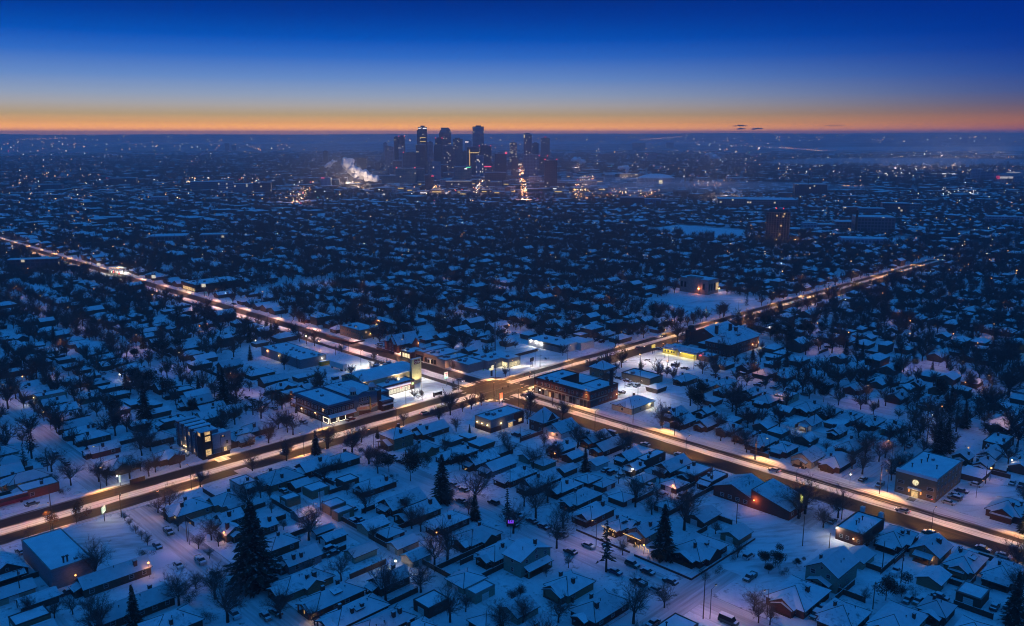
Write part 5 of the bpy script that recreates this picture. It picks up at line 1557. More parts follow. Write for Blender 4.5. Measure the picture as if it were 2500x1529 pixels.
for (u, v, lu, lv, k, wc, ex, g_) in keep:
    d = math.hypot(*xy(u, v))
    if NH_I[g_] >= (215 if not g_ else 82):
        far_boxes.append((u, v, lu, lv, k, g_)); continue
    NH_I[g_] += 1
    RECTS_n = len(RECTS)
    e = ex if not g_ else ''
    det = 2 if d < 300 else (1 if d < 430 else 0)
    ch = 3 if 'c3' in e else (2 if 'c2' in e else R.choice([1,1,2]))
    r, wcol, kk, rr = house(u, v, lu, lv, k, 5.4 if 't' in e and e not in ('xmas','xmas2') else R.uniform(2.7,3.1), None, wc, ch, None, e.count('d') if e not in ('xmas',) else 0,
                            2 if 'll' in e else (1 if 'l' in e else 0), g_, det, int(u*7+v*3))
    del RECTS[RECTS_n:]
    cw = 'garage' if g_ else 'house'
    look = (('tall ' if 't' in e and 'x' not in e else '') + wcol + ' ' + KW[kk])
    gen(r, cw, cw, look, u, v, 'snow-covered garages' if g_ else 'snow-covered houses of the street grid')
    hx, hy = lu/2, lv/2
    if 'l' in e and 'x' not in e: wall_lamp(r, (-hx-.3, R.uniform(-.5,.5)*hy, 2.3), R.choice(['bulb','bulbo','bulb']), 55, WARM, .2)
    if 'w' in e: wall_lamp(r, (-hx-.3, 1, 2.3), 'bulbw', 160, COLD, .22)
    if 's' in e:
        for q in range(4): 
            z = 3+hy*.52*.35; MB().box(-2+q*1.1,-1.05+q*1.1,-hy*.78,-hy*.42,z,z+.1).build('solar_panel', M['dark'], r)
    if 'xmas' in e:
        s = MB()
        for q in range(26):
            if e == 'xmas': y = -hy + 2*hy*q/25; s.cbox(-hx-2.4, y, 2.5+.35*abs(math.sin(q*.8)), .14,.14,.14)
            else: s.cbox(-hx-2.4, -hy+2*hy*q/25, 2.55, .14,.14,.14)
        if e == 'xmas':
            for q in range(16): s.cbox(-hx-2.3+R.uniform(-.4,.2), R.uniform(-.8,.8)*hy, R.uniform(.4,2.2), .14,.14,.14)
        s.build('string_lights', M['string'], r)
        light(r, 'POINT', (-hx-2.9,0,1.8), 45, (1.,.55,.2))
# string-lit porch at the bottom of the picture
u, v = cuv(4, 520, 1385, 1.5)
r = root('porch', u, v, .1, Q, 'small porch wound with yellow string lights at the near street corner', 'porch'); landmark('the porch wound with string lights', u, v)
s = MB()
for z in (.7, 1.25, 1.9):
    for q in range(14):
        s.cbox(-1.7, -1.7+3.4*q/13, z+.05*math.sin(q*2), .12,.12,.12); s.cbox(-1.7+3.4*q/13, -1.7, z+.05*math.cos(q*2), .12,.12,.12)
for (x, y) in ((-1.7,-1.7),(1.7,-1.7),(-1.7,1.7)):
    MB().box(x-.12,x+.12,y-.12,y+.12,0,2.3).build('post', M['wood'], r)
    for q in range(8): s.cbox(x-.16, y-.16, .5+q*.22, .1,.1,.1)
s.build('string_lights', M['string'], r); p_ = MB(); hip_top(p_,-2,2,-2,2,2.4,.9,.3); p_.build('roof',[M['roof'],M['fascia']],r); MB().box(-1.9,1.9,-1.9,1.9,.0,.3).box(-1.75,-1.65,-1.7,1.7,.5,.65).box(-1.7,1.7,-1.75,-1.65,.5,.65).build('railing', M['wood'], r)
light(r,'POINT',(-2.6,-2.6,1.4),50,(1.,.6,.2))

# ------------------------------------------------------------------ trees: crop, foot x, y, height, kind
TS = """3 1215 640 7 b;3 1960 1192 23 F3;3 1540 440 8 b;3 1890 290 8 b;3 745 1150 13 b;3 1375 1350 12 b;3 1750 1480 14 b;3 1525 915 6 b;3 1370 780 6 b;3 1160 370 9 b;3 1090 200 11 b;3 820 430 9 B;3 760 400 9 b;3 1625 850 9 b;3 2080 110 6 b;3 2155 1450 9 b;3 245 222 15 t;3 170 275 9 t;3 30 150 12 b;3 960 700 3.4 b;3 1000 745 3.6 b;3 1045 800 3.6 b;3 1090 845 4 b;3 1135 890 4.4 b;3 1610 990 4 b;3 1280 700 5 B;3 310 700 6 r;3 500 640 7 r;3 140 750 4 b;3 1130 990 3 B;3 430 400 3 B;3 490 500 2.5 B;3 1450 1330 3.5 B;3 1620 1480 3 B;3 250 1480 7 B;3 420 1450 6 B;3 560 1420 7 b;3 700 1450 8 b;3 1000 1480 11 f;3 790 1490 5 B
4 30 620 13 b;4 485 850 13 b;4 1075 1320 14 b;4 1550 1010 16 b;4 1450 1060 13 b;4 1345 1250 10 b;4 1570 1480 12 b;4 265 1450 9 b;4 1010 250 8 b;4 950 262 8 b;4 820 192 11 b;4 610 140 11 b;4 295 230 9 b;4 1765 560 15 b;4 2010 742 12 t;4 700 330 7 b;4 530 1500 6 b;4 1990 190 9 b;4 1900 1507 9 b;4 2130 1500 9 b;4 1400 310 6 r;4 1040 830 6 b;4 540 187 9 f;4 1510 552 16 F;4 1760 692 9 f;4 1100 325 8 p;4 1265 395 10 p;4 1640 312 8 p;4 1010 62 4 f;4 290 770 4 B;4 200 640 5 B;4 2060 1310 4 B;4 2110 1280 4 B;4 900 185 3 B;4 1230 640 7 b;4 1290 700 9 b;4 1400 760 9 b;4 1690 1400 6 b
5 1320 985 16 F;5 880 1092 15 t;5 340 682 14 b;5 500 912 13 b;5 1050 575 13 b;5 1230 652 8 b;5 1480 772 16 b;5 1345 432 8 b;5 1090 1490 14 b;5 1005 965 6 b;5 590 1062 5 B;5 660 142 10 b;5 510 252 9 b;5 1050 192 9 b;5 890 152 8 b;5 720 322 9 f;5 1890 982 6 b;5 2100 1062 5 p;5 2130 1102 2.6 p;5 2050 1485 8 B;5 1720 802 5 b;5 1640 1165 3 B;5 1720 1110 2.5 B;5 700 765 3 B;5 160 1320 4 B;5 220 1290 4 B;5 420 1130 4 B;5 430 560 11 b;5 250 590 12 b;5 1440 600 10 b;5 1270 560 8 b;5 1245 1020 3 r;5 1295 1030 3 r;5 1840 1010 2.5 B
6 470 682 13 b;6 520 647 14 b;6 960 342 11 b;6 1135 217 10 b;6 290 1062 6 p;6 240 1107 3 p;6 455 1052 3 p;6 1140 1312 8 p;6 1540 195 13 F;6 1605 170 13 F;6 250 1500 7 B;6 990 912 8 b;6 1265 132 7 b;6 2170 1290 12 b;6 2120 1500 14 f;6 980 1332 5 b;6 1260 1282 4 B;6 1330 1300 3 B;6 2190 802 9 f;6 880 300 9 b;6 340 1120 2.5 B;6 1220 1260 3 B;6 60 180 9 b;6 420 150 10 b;6 2120 1100 11 b
1 405 1202 10 b;1 215 1282 12 b;1 910 1372 13 b;1 680 1302 10 b;1 330 1412 9 b;1 1270 1092 8 b;1 1750 1032 10 b;1 1655 1102 10 b;1 1930 982 8 b;1 2015 952 6 b;1 1855 1002 5 b;1 1800 1172 8 b;1 1050 1452 7 b;1 1120 1452 9 b;1 2435 1012 9 b;1 2210 1302 8 b;1 310 982 9 b;1 390 972 7 r;1 330 642 8 b;1 590 442 10 b;1 520 422 9 b;1 460 402 9 b;1 250 392 8 b;1 820 492 6 b;1 1140 562 5 b;1 1145 422 11 b;1 1860 452 10 b;1 2220 702 5 b;1 600 1362 9 f;1 1130 1232 5 f;1 610 772 10 b;1 40 560 8 f;1 1915 1192 4 f;1 260 902 5 f;1 1440 892 5 b;1 1545 918 5 r;1 1800 842 6 t;1 1845 828 5 t;1 2000 1160 2.5 B;1 570 1080 3.5 B;1 1790 642 5 b;1 480 1000 3 f
2 330 982 9 b;2 670 1052 11 b;2 740 1302 12 b;2 510 1402 9 b;2 985 1312 9 b;2 1130 1382 12 b;2 1450 1122 12 b;2 1345 1192 6 b;2 1700 952 11 b;2 1640 1152 9 b;2 610 522 8 b;2 1300 372 9 b;2 1570 402 11 b;2 1640 382 6 f;2 1835 222 9 b;2 2055 202 10 b;2 1960 162 9 b;2 1770 202 8 b;2 2180 92 9 f;2 1280 642 5 B;2 1590 642 5 b;2 1500 702 6 b;2 2000 522 10 b;2 2060 1002 13 b;2 2120 1042 12 b;2 1960 1252 8 b;2 2080 1282 9 b;2 2200 1262 10 b;2 380 372 10 b;2 470 560 1.6 B;2 2230 300 12 p;2 2330 330 12 p;2 2420 400 11 p;2 2380 250 10 f
7 1650 1177 17 F;7 1120 1262 16 F;7 1465 1102 9 f;7 930 1062 9 f;7 845 292 8 f;7 175 642 12 f;7 1310 602 12 f;7 1090 582 8 f;7 1880 182 9 f;7 1275 217 8 f;7 660 712 14 b;7 810 752 12 b;7 905 662 12 b;7 470 592 8 b;7 970 742 6 b;7 1240 792 12 b;7 1330 992 13 b;7 1560 1092 10 b;7 1740 1132 13 b;7 920 882 5 r;7 1490 802 9 b;7 60 1202 14 b;7 270 982 13 b;7 130 932 12 b;7 550 1152 9 b;7 850 1402 13 b;7 1050 742 6 b;7 2080 1212 8 r;7 1420 1252 7 p;7 1430 952 6 b;7 1190 952 4 b;7 940 322 9 r;7 600 212 8 f;7 610 592 14 b;7 1700 1120 11 b;7 700 1000 6 f;7 330 900 11 b;7 200 870 11 b;7 420 860 10 b;7 50 1010 13 b;7 720 500 10 b;7 1400 660 8 b;7 1800 620 9 b;7 1520 640 7 b;7 1330 860 10 b;7 1000 1010 8 b;7 230 1420 12 b
8 410 772 10 p;8 490 772 7 p;8 360 892 10 f;8 310 362 9 f;8 70 432 8 t;8 1880 662 18 f;8 1950 622 18 f;8 875 772 10 f;8 1610 302 11 f;8 2040 232 13 f;8 1850 1192 9 b;8 945 1167 4 f;8 1035 1192 4 f;8 780 1112 4 f;8 480 1092 13 b;8 570 1092 12 b;8 740 1052 14 b;8 980 992 11 b;8 1090 1182 10 b;8 1610 1372 15 b;8 1850 1032 8 b;8 2030 1392 15 b;8 1990 1102 14 b;8 620 652 8 b;8 860 642 8 b;8 750 752 7 b;8 1360 852 12 b;8 1440 832 11 b;8 1200 522 10 b;8 1390 532 10 b;8 640 962 10 b;8 910 272 10 b;8 200 332 7 b;8 145 347 6 b;8 400 352 7 b;8 1260 782 8 b;8 1540 902 10 b;8 1290 1340 9 b;8 1370 1380 9 b;8 1560 1240 10 b;8 1700 1160 5 p;8 1920 900 12 b;8 2080 1000 12 b;8 1760 880 10 b;8 880 900 11 b;8 420 700 7 b;8 1300 1180 8 b"""
def clear_of_houses0(u, v, p=.4): return not any(r_[0]-p < u < r_[1]+p and r_[2]-p < v < r_[3]+p for r_ in RECTS)
near_tree = []
for line in TS.split('\n'):
    for e in line.split(';') if ';' in line else [line]:
        p = e.split()
        if len(p) == 5: c = int(p[0]); rest = p[1:]
        X, Y, h, k = float(rest[0]), float(rest[1]), float(rest[2]), rest[3]
        u, v = cuv(c, X, Y)
        if abs(v-295) < 10.5: v = 295 + (11.2 if v > 295 else -11.2)
        if abs(u-283) < 10.5: u = 283 + (11.2 if u > 283 else -11.2)
        if not clear_of_houses0(u, v):
            for du, dv in ((-3,0),(0,-3),(3,0),(0,3),(-4,-4),(-6,0),(0,-6),(5,5)):
                if clear_of_houses0(u+du, v+dv): u += du; v += dv; break
            else: continue
        h *= 1.1
        kind = {'b':'bare%d'%R.randrange(6),'f':'fir%d'%R.randrange(3),'F':'fir0','t':'thin','p':'pine%d'%R.randrange(2),'r':'rust','B':'bush'}[k[0]]
        if k == 'B' and h > 4.2: kind = 'bare%d'%R.randrange(6); h *= 1.05
        fat = {'f':1.0,'F':1.05,'p':1.1,'B':1.,'b':R.uniform(.95,1.3),'t':.95,'r':.9}[k[0]]
        if k == 'F3': fat = 1.35
        near_tree.append((math.hypot(*xy(u,v)), kind, u, v, h, fat))
        if k == 'F3': landmark('the huge near spruce', u, v)
# the rest: along the streets and in the yards
tr_ = random.Random(11)
occ = [(t[2], t[3]) for t in near_tree]
cell = {}
for a, b in occ: cell.setdefault((int(a//6), int(b//6)), []).append((a,b))
for (u0,u1,v0,v1) in RECTS: pass
RG = {}
for r_ in RECTS:
    for i in range(int(r_[0]//20), int(r_[1]//20)+1):
        for j in range(int(r_[2]//20), int(r_[3]//20)+1): RG.setdefault((i,j), []).append(r_)
def clear_of_houses(u, v, p=.8):
    return not any(r_[0]-p < u < r_[1]+p and r_[2]-p < v < r_[3]+p for r_ in RG.get((int(u//20), int(v//20)), ()))
FARTREE = []
def cand(u, v, far_only=False):
    if not in_view(u, v, .08): return
    if (abs(v-295) < 11 and u < 905) or abs(u-283) < 11 or in_open(u, v): return
    if not clear_of_houses(u, v): return
    k = (int(u//6), int(v//6))
    for i in (-1,0,1):
        for j in (-1,0,1):
            for a, b in cell.get((k[0]+i,k[1]+j), ()):
                if (a-u)**2+(b-v)**2 < 14: return
    cell.setdefault(k, []).append((u,v))
    d = math.hypot(*xy(u,v))
    x = tr_.random()
    kind = 'bare%d'%tr_.randrange(6) if x < (.86 if d > 400 else .97) else ('fir%d'%tr_.randrange(3) if x < .95 else 'pine%d'%tr_.randrange(2))
    h = tr_.uniform(6,13) if kind[0] == 'b' else tr_.uniform(6,13)
    near_tree.append((d, kind, u, v, h, tr_.uniform(.9,1.3)))
for s in US:
    if s == 283: continue
    for sd in (-1,1):
        v = -100
        while v < 1100:
            d = math.hypot(*xy(s,v))
            if tr_.random() < (.30 if d < 330 else .85): cand(s+sd*tr_.uniform(6.5,9.5), v)
            v += tr_.uniform(6,11)
for s in VS:
    if s == 295: continue
    for sd in (-1,1):
        u = -150
        while u < 1000:
            d = math.hypot(*xy(u,s))
            if tr_.random() < (.16 if d < 330 else .75): cand(u, s+sd*tr_.uniform(6.5,9.5) if s != 295 else s+sd*tr_.uniform(13,16))
            u += tr_.uniform(7,12)
for a in ALLEYS:
    v = -100
    while v < 1100:
        d = math.hypot(*xy(a,v))
        for q in range(5):
            if tr_.random() < (.14 if d < 330 else .75): cand(a+tr_.choice([-1,1])*tr_.uniform(6,28), v+tr_.uniform(-4,4))
        v += tr_.uniform(6,9)
for (u, v, lu, lv, k_, wc_, ex_, g_) in keep[:230]:
    if g_ or math.hypot(*xy(u,v)) > 420: continue
    for q in range(tr_.choice([0,1,1])):
        a, b = u+tr_.choice([-1,1])*(lu/2+tr_.uniform(1.2,4)), v+tr_.uniform(-.5,.5)*lv
        if clear_of_houses(a, b, .8) and not in_open(a, b) and abs(b-295) > 12 and abs(a-283) > 12: near_tree.append((math.hypot(*xy(a,b)), 'bush', a, b, tr_.uniform(1.3,2.4), 1.))
near_tree.sort()
NB = {}
far_tree = []
LIM = {'b':230,'f':75,'p':40,'t':20,'r':20,'B':170}
for (d, kind, u, v, h, fat) in near_tree:
    k = kind[0] if kind != 'bush' else 'B'
    if NB.get(k,0) >= LIM[k]: far_tree.append((kind,u,v,h,fat)); continue
    NB[k] = NB.get(k,0)+1
    tree(kind, u, v, h, fat)

# ------------------------------------------------------------------ cars: crop, x, y, along
CS = """3 1295 780 v p;3 1210 890 v s;3 1370 1038 v s;3 1540 1002 v p;3 1660 1105 v s;3 2040 1430 v s;3 300 225 v s;3 345 262 v s;3 430 190 v u;3 460 212 v s;3 490 240 v s;3 340 1172 v v;3 520 1245 u s;3 1800 1420 v u;3 245 565 u s;3 205 985 v s
4 150 1432 v s;4 650 912 u u;4 665 948 u s;4 770 682 v u;4 822 662 v s;4 815 602 v s;4 1110 657 v s;4 1130 204 v s;4 1190 242 v s;4 1655 542 v s;4 1675 457 v s;4 1600 422 v s;4 1905 557 v u;4 2050 722 v s;4 2092 652 v s;4 612 382 u s;4 680 372 u s;4 290 467 v s;4 90 1000 v s
5 310 697 v s;5 400 742 v s;5 745 888 v s;5 605 932 v s;5 1082 1032 v u;5 950 1088 v s;5 1200 1088 v s;5 1305 1132 v s;5 1130 1168 v p;5 1255 1222 v s;5 1975 967 u u;5 1985 1132 u p;5 1820 1470 v v;5 880 307 u s;5 925 328 u u;5 990 352 u s;5 1265 447 u s;5 1355 477 u s;5 1405 492 u u;5 1240 1482 u s;5 960 25 v v;5 1465 182 v s;5 1195 105 v s;5 540 802 v s
6 730 697 u s;6 965 377 u s;6 1095 422 u p;6 1320 122 u s;6 1215 322 u s;6 1765 402 v s;6 1725 467 v s;6 1680 500 v s;6 1670 524 v u;6 1625 557 v s;6 2112 407 u s;6 2187 427 u v;6 1890 912 v s;6 2060 952 v s;6 1490 782 v s;6 1215 1088 u p;6 1590 1248 v s;6 1310 1302 u s;6 1390 1312 u s;6 1885 1322 u s;6 1975 1332 u s;6 2045 1362 u s;6 2090 1442 u p;6 720 1452 u s;6 770 1492 u u
2 1420 462 v s;2 1458 467 v s;2 1090 712 v s;2 1165 737 v s;2 1180 772 u s;2 1243 780 u u;2 1325 717 u s;2 1570 607 v u;2 1655 628 v s;2 1770 607 v s;2 1340 562 v s;2 1910 687 v s;2 700 272 v s;2 790 257 v s;2 850 302 v s;2 645 287 v s;2 900 352 u s;2 935 382 u u;2 880 372 u s;2 1000 337 v s;2 2280 772 v s;2 2420 797 v s;2 1105 842 u p;2 2150 690 v v
1 20 882 v s;1 62 902 v s;1 115 922 v u;1 162 942 v s;1 45 962 v s;1 100 987 v s;1 242 972 v s;1 1140 424 u s;1 1120 434 u s;1 1940 382 u s;1 2020 352 u s;1 2290 332 u s;1 885 1062 u s;1 495 1088 v s;1 715 568 v s;1 2312 1198 v u;1 1190 415 u s
8 480 662 u s;8 512 670 u s;8 547 677 u s;8 580 690 u s;8 525 717 u s;8 570 727 u s;8 605 642 v u;8 650 692 u s;8 690 657 v s;8 670 747 v s;8 165 1022 v s;8 265 1047 v s;8 350 1057 v u;8 500 1092 v s;8 1010 832 v s;8 1800 1197 u s;8 1765 1127 u s
7 995 767 v s;7 1000 817 v s;7 1160 832 v u;7 665 952 u s;7 750 942 u s;7 840 922 u s;7 1770 1140 v s;7 1380 300 u s;7 1640 440 u s"""
for line in CS.split('\n'):
    c = int(line.split()[0])
    for e in line.split(';'):
        p = e.split()
        u, v = cuv(c, float(p[-4]), float(p[-3]), .7)
        al = p[-2]
        dx, dy = (2.5,1.1) if al == 'u' else (1.1,2.5)
        if any(r_[0] < u+dx and r_[1] > u-dx and r_[2] < v+dy and r_[3] > v-dy for r_ in RECTS):
            ok = False
            for du, dv in ((0,3),(0,-3),(3,0),(-3,0),(4,4),(-4,-4),(0,6),(0,-6),(6,0),(-6,0)):
                if not any(r_[0] < u+du+dx and r_[1] > u+du-dx and r_[2] < v+dv+dy and r_[3] > v+dv-dy for r_ in RECTS): u += du; v += dv; ok = True; break
            if not ok: continue
        if abs(v-295) < 10.6 and abs(u-283) > 14: v = 295 + (11.2 if v > 295 else -11.2); al = 'u'
        elif abs(u-283) < 11: u = 283 + (11.4 if u > 283 else -11.4); al = 'v'
        car(u, v, al, {'s':'sedan','u':'suv','p':'pickup','v':'van'}[p[-1]], skew=R.gauss(0,.05))
for c, X, Y, al, fl, lab in ((6,1270,615,'v',False,'car with glowing tail lights on the near right road below the brick block'),
        (6,285,305,'v',False,'car with red tail lights on the right road near the low lit shop'),
        (2,1255,452,'u',False,'car with red tail lights on the far road past the crossing'),
        (2,1470,350,'u',True,'car with bright headlights coming down the far right road'),
        (1,1530,1008,'u',False,'car with red tail lights on the wide road before the crossing'),
        (1,1835,732,'v',True,'pale car waiting at the crossing beside the forecourt'),
        (2,285,862,'v',True,'dark car braking red behind the tree at the crossing'),
        (7,795,268,'v',True,'car with headlights far up the left road')):
    u, v = cuv(c, X, Y, .7)
    if al == 'v': u = min(max(u, 273.5), 292)
    car(u, v, al, 'sedan', R.choice(['grey','silver','black']), fl, True, .06, lab, 0, False)

# ------------------------------------------------------------------ fences
FS = """4 640 500 850 430;4 590 580 730 700;4 735 700 850 765;4 945 835 1110 930;4 1000 842 1320 712;4 1210 952 1580 1190;4 1450 1092 1840 912;4 800 1152 1090 1042;4 1090 1362 1340 1262;4 570 1002 790 932;4 520 352 640 442;4 1800 1152 2000 1052;4 370 420 480 500;4 200 560 460 640
5 655 777 1060 947 r;5 1100 972 1540 1152 r;5 1540 1152 1840 962 r;5 1840 962 2010 842 r;5 1560 72 1750 132 p;5 1880 162 2010 212;5 1530 552 1780 452;5 1730 690 1850 730;5 1100 570 1240 500;5 440 1240 620 1340;5 1240 330 1400 300
2 245 1262 480 1162;2 1750 1242 1900 1302 p;2 1480 1240 1560 1280 p;2 1640 1210 1740 1240 p
6 640 1202 940 1362;6 970 1052 1100 1112;6 1100 1112 1360 852;6 1660 1352 1960 1462;6 1950 342 2070 402;6 1700 262 2110 312;6 1560 1160 1720 1240;6 100 180 220 230;6 1850 980 1990 1040;6 1830 330 1990 290
3 0 372 260 312;3 170 1172 300 1132;3 1400 680 1480 750;3 1560 480 1680 630;3 380 1210 560 1150;3 1000 420 1130 400;3 1600 230 1760 180
1 1480 1210 1620 1260;1 160 860 230 850;1 2350 1250 2440 1220;1 2130 580 2440 470;1 1120 470 1330 500
7 1120 770 1250 830;7 1490 920 1640 990;7 1940 1110 2080 1070;7 490 900 500 980;7 880 1090 960 1130
8 940 790 1090 810;8 1100 1020 1200 1030;8 1390 820 1500 830;8 60 620 220 560;8 600 800 700 780;8 1300 1000 1390 1100"""
for line in FS.split('\n'):
    c = int(line.split()[0])
    for e in line.split(';'):
        p = e.split(); k = p[-1] if p[-1] in 'rp' else ''
        if k: p = p[:-1]
        q = [float(t_) for t_ in p[-4:]]
        a, b = cuv(c, q[0], q[1]), cuv(c, q[2], q[3])
        if abs(a[0]-283) < 11 and abs(b[0]-283) < 11: continue
        if k == 'r':
            if abs(b[0]-a[0]) > abs(b[1]-a[1]): b = (b[0], a[1])
            else: b = (a[0], b[1])
            x0,x1 = sorted((a[0],b[0])); y0,y1 = sorted((a[1],b[1]))
            r = root('retaining_wall', (x0+x1)/2, (y0+y1)/2, .1, Q)
            hx, hy = (x1-x0)/2+.15, (y1-y0)/2+.15
            MB().box(-hx,hx,-hy,hy,0,.75).build('masonry', M['wall'], r, color=PAL['dark brick']); MB().box(-hx-.05,hx+.05,-hy-.05,hy+.05,.75,.85).build('coping', M['roof'], r)
            gen(r, 'wall', 'garden wall', 'low dark garden wall with snow on top', (x0+x1)/2, (y0+y1)/2, 'low garden walls')
        else: fence(*a, *b, h=1.3 if k == 'p' else 1.7, look='open picket' if k == 'p' else 'dark board')
# yard fences behind the other near houses
fr_ = random.Random(3)
for (u, v, lu, lv, k, wc, ex, g_) in keep[:260]:
    if g_ or fr_.random() > .42: continue
    d = math.hypot(*xy(u,v))
    if d > 520: continue
    al = min(ALLEYS, key=lambda q: abs(q-u)); sd = 1 if al > u else -1
    a = u+sd*(lu/2+.5); b = al-sd*10
    vv = v + lv/2 + 1.3
    if abs(b-a) > 5 and not in_open((a+b)/2, vv) and all(clear_of_houses(a+(b-a)*t/6, vv, .3) for t in range(7)) and abs(vv-295) > 14: fence(a, vv, b, vv)

# ------------------------------------------------------------------ poles and lamps
for c, X, Y, h in ((3,370,340,9.5),(3,392,612,9),(3,935,672,10),(3,1440,860,9),(3,125,505,6),(3,160,1290,9),(5,1880,730,8.5),(5,1625,1455,12),(5,1690,450,9),(5,975,415,7),(6,800,690,10.5),(6,500,895,10),(6,1090,495,12),(6,1450,150,10),(6,1110,1100,10),(6,1255,1180,9),(6,1040,1380,8),(6,705,910,5),(6,140,230,12),(6,1905,415,7),
        (1,915,780,10),(1,1015,790,8),(1,1215,700,6),(1,440,635,7),(1,770,520,6),(1,65,1030,8),(2,415,620,7),(2,1565,1205,12),(2,1210,1100,8),(2,1415,740,7),(2,1270,790,9),(2,1730,640,8),(2,520,950,7),(2,1500,650,6),(4,575,620,8),(5,220,100,7),(8,1490,1380,14),(8,1390,1490,12),(8,560,1360,9),(8,300,1040,6),(8,1200,1000,9),(7,1110,900,9),(7,510,1000,9),(7,610,1030,9),(7,860,1140,8),(7,1860,1250,8),(7,890,770,8),(7,1190,400,10),(7,1230,410,9),(2,2250,1410,12)):
    u, v = cuv(c, X, Y)
    utility_pole(u, v, h, cross=R.random() < .6)
# lamps along the wide roads; extra ones added to stand in for passing headlights
k = 0
for u in range(-40, 880, 23):
    if 262 < u < 304 or not in_view(u, 295): continue
    k += 1
    street_lamp(u, 295+(11.6 if k % 2 else -11.6), Q+(0 if k % 2 else math.pi), 12000, AMBER, 'bulb', cone=112, tilt=.6)
k = 0
for v in range(60, 1200, 23):
    if 274 < v < 318 or not in_view(283, v): continue
    k += 1
    pk = (1.,.46,.26) if v > 330 and v < 760 else AMBER
    street_lamp(283+(11.6 if k % 2 else -11.6), v, Q+(-math.pi/2 if k % 2 else math.pi/2), 12000, pk, 'bulb', cone=112, tilt=.6)
for u, v, a in ((296.8,309,0),(268.8,281,math.pi),(296.8,281,-math.pi/2),(268.8,309.6,math.pi/2)): street_lamp(u, v, Q+a-.78, 12000, AMBER, 'bulb', cone=112, tilt=.6)
for s in US:
    if s == 283: continue
    for v in list(range(-20, 1000, 58)):
        if in_view(s, v) and abs(v-295) > 22 and math.hypot(*xy(s,v)) < 760: street_lamp(s+5.9, v, Q-math.pi/2, 850, PINK if (v//58) % 3 else ORG, 'bulb')
for uu, vv in ((269.7,337),(261.2,378.6),auv(820+1520/7.247, 840+925/7.247),(262,366),(330,312),(330,250),(385,262),(378,276),(322,236)): street_lamp(uu, vv, Q, 4800, COLD, 'bulbw')
# small streets and yards: crop, head x, y, height, colour, power
LS = """5 1690 1215 9 p 1400;3 1440 700 8 p 1000;4 520 555 6 p 700;4 1150 1010 3.2 w 420;4 1465 790 3 o 60;4 1425 850 3 o 60;6 1905 284 5 o 260;1 625 400 6 o 900;1 385 855 4.5 o 320;2 1270 512 6 o 420;2 1505 566 6 o 420;2 680 190 4 o 140;1 2253 268 4 o 300;2 1550 220 6 o 200;2 1487 305 5 o 240;2 1062 38 5 o 200;6 870 345 3.5 w 90;6 2110 225 4 w 70;6 1775 138 3.5 o 70;5 590 143 3 o 60;5 1108 295 3 w 160;5 1392 430 3.4 o 260;5 1502 467 3 o 60;5 1170 888 3 o 80;3 580 1120 3.5 o 50;3 1120 1030 3.5 o 160;3 1720 800 3 o 220;3 900 355 2.6 w 60;7 290 462 5 o 300;7 1185 617 4 o 60;7 560 377 4 o 60;7 760 335 4 o 60;7 205 168 5 o 80;7 365 168 5 o 80;7 310 200 4 w 80;7 1048 60 5 o 100;7 1215 90 5 w 140;7 998 122 5 o 60;7 1930 345 4 o 100;7 1470 593 3.5 o 90;7 1525 578 3.5 o 90;7 880 950 3.5 w 110;7 165 972 4 o 140;7 190 1128 3.5 w 160;7 375 1270 3 o 50;7 100 230 4 w 50;7 690 320 5 o 60;7 400 130 5 o 100;7 1650 45 5 o 60;7 1120 362 6 o 120
8 1070 350 6 o 260;8 820 640 5 o 260;8 1270 655 4 o 130;8 590 570 5 o 160;8 490 565 4 o 100;8 545 575 4 o 100;8 425 612 4 w 200;8 250 592 4 w 60;8 1272 560 4 o 100;8 1420 190 5 w 60;8 1450 90 5 o 60;8 1335 85 5 o 60;8 1560 178 5 o 90;8 1700 138 5 o 90;8 1870 110 5 o 120;8 1935 70 5 o 200;8 1845 90 5 o 60;8 1665 155 5 o 60;8 795 398 3.5 w 60;8 415 245 4 o 60;8 325 132 6 w 160;8 325 47 5 o 60;8 1373 305 4 o 120;8 1508 1185 7 o 60;8 1435 1250 2 w 40;8 1678 1012 3 o 100;8 1705 790 4 o 60;8 2055 757 3 g 140;8 1770 712 4 o 40;8 1150 705 3 o 20;8 800 740 3 o 80;8 1590 650 3 o 60;8 1455 590 3 o 80;8 1960 425 3 o 160
1 975 88 6 o 300;1 1745 180 5 w 60;1 640 150 4 o 100;1 1000 130 5 o 200;1 515 355 6 w 300;2 150 265 4 o 160;2 300 210 3 o 60;2 1280 130 4 o 60;2 1840 325 3 w 30;2 550 10 5 o 60;7 1955 600 4 w 160;7 1880 700 5 w 120;7 465 690 7 p 700;7 980 700 7 p 700;7 560 540 6 p 600;7 850 1180 6 p 700;7 420 900 6 p 500;7 1850 1010 6 p 400;8 1500 1330 7 p 900;8 1880 960 7 p 700;8 300 1050 6 p 500;8 600 690 7 p 600;8 1300 840 6 p 500;8 1150 830 6 p 400;6 1200 90 8 p 900;6 1850 380 7 p 600;2 2180 760 6 p 500;1 120 960 6 p 600;1 1870 350 6 p 500;8 2000 130 6 p 400;8 1640 850 6 p 400;7 120 800 6 p 400;7 1450 440 6 p 500;7 1660 350 7 w 500;7 820 195 7 w 700;7 900 190 6 w 700"""
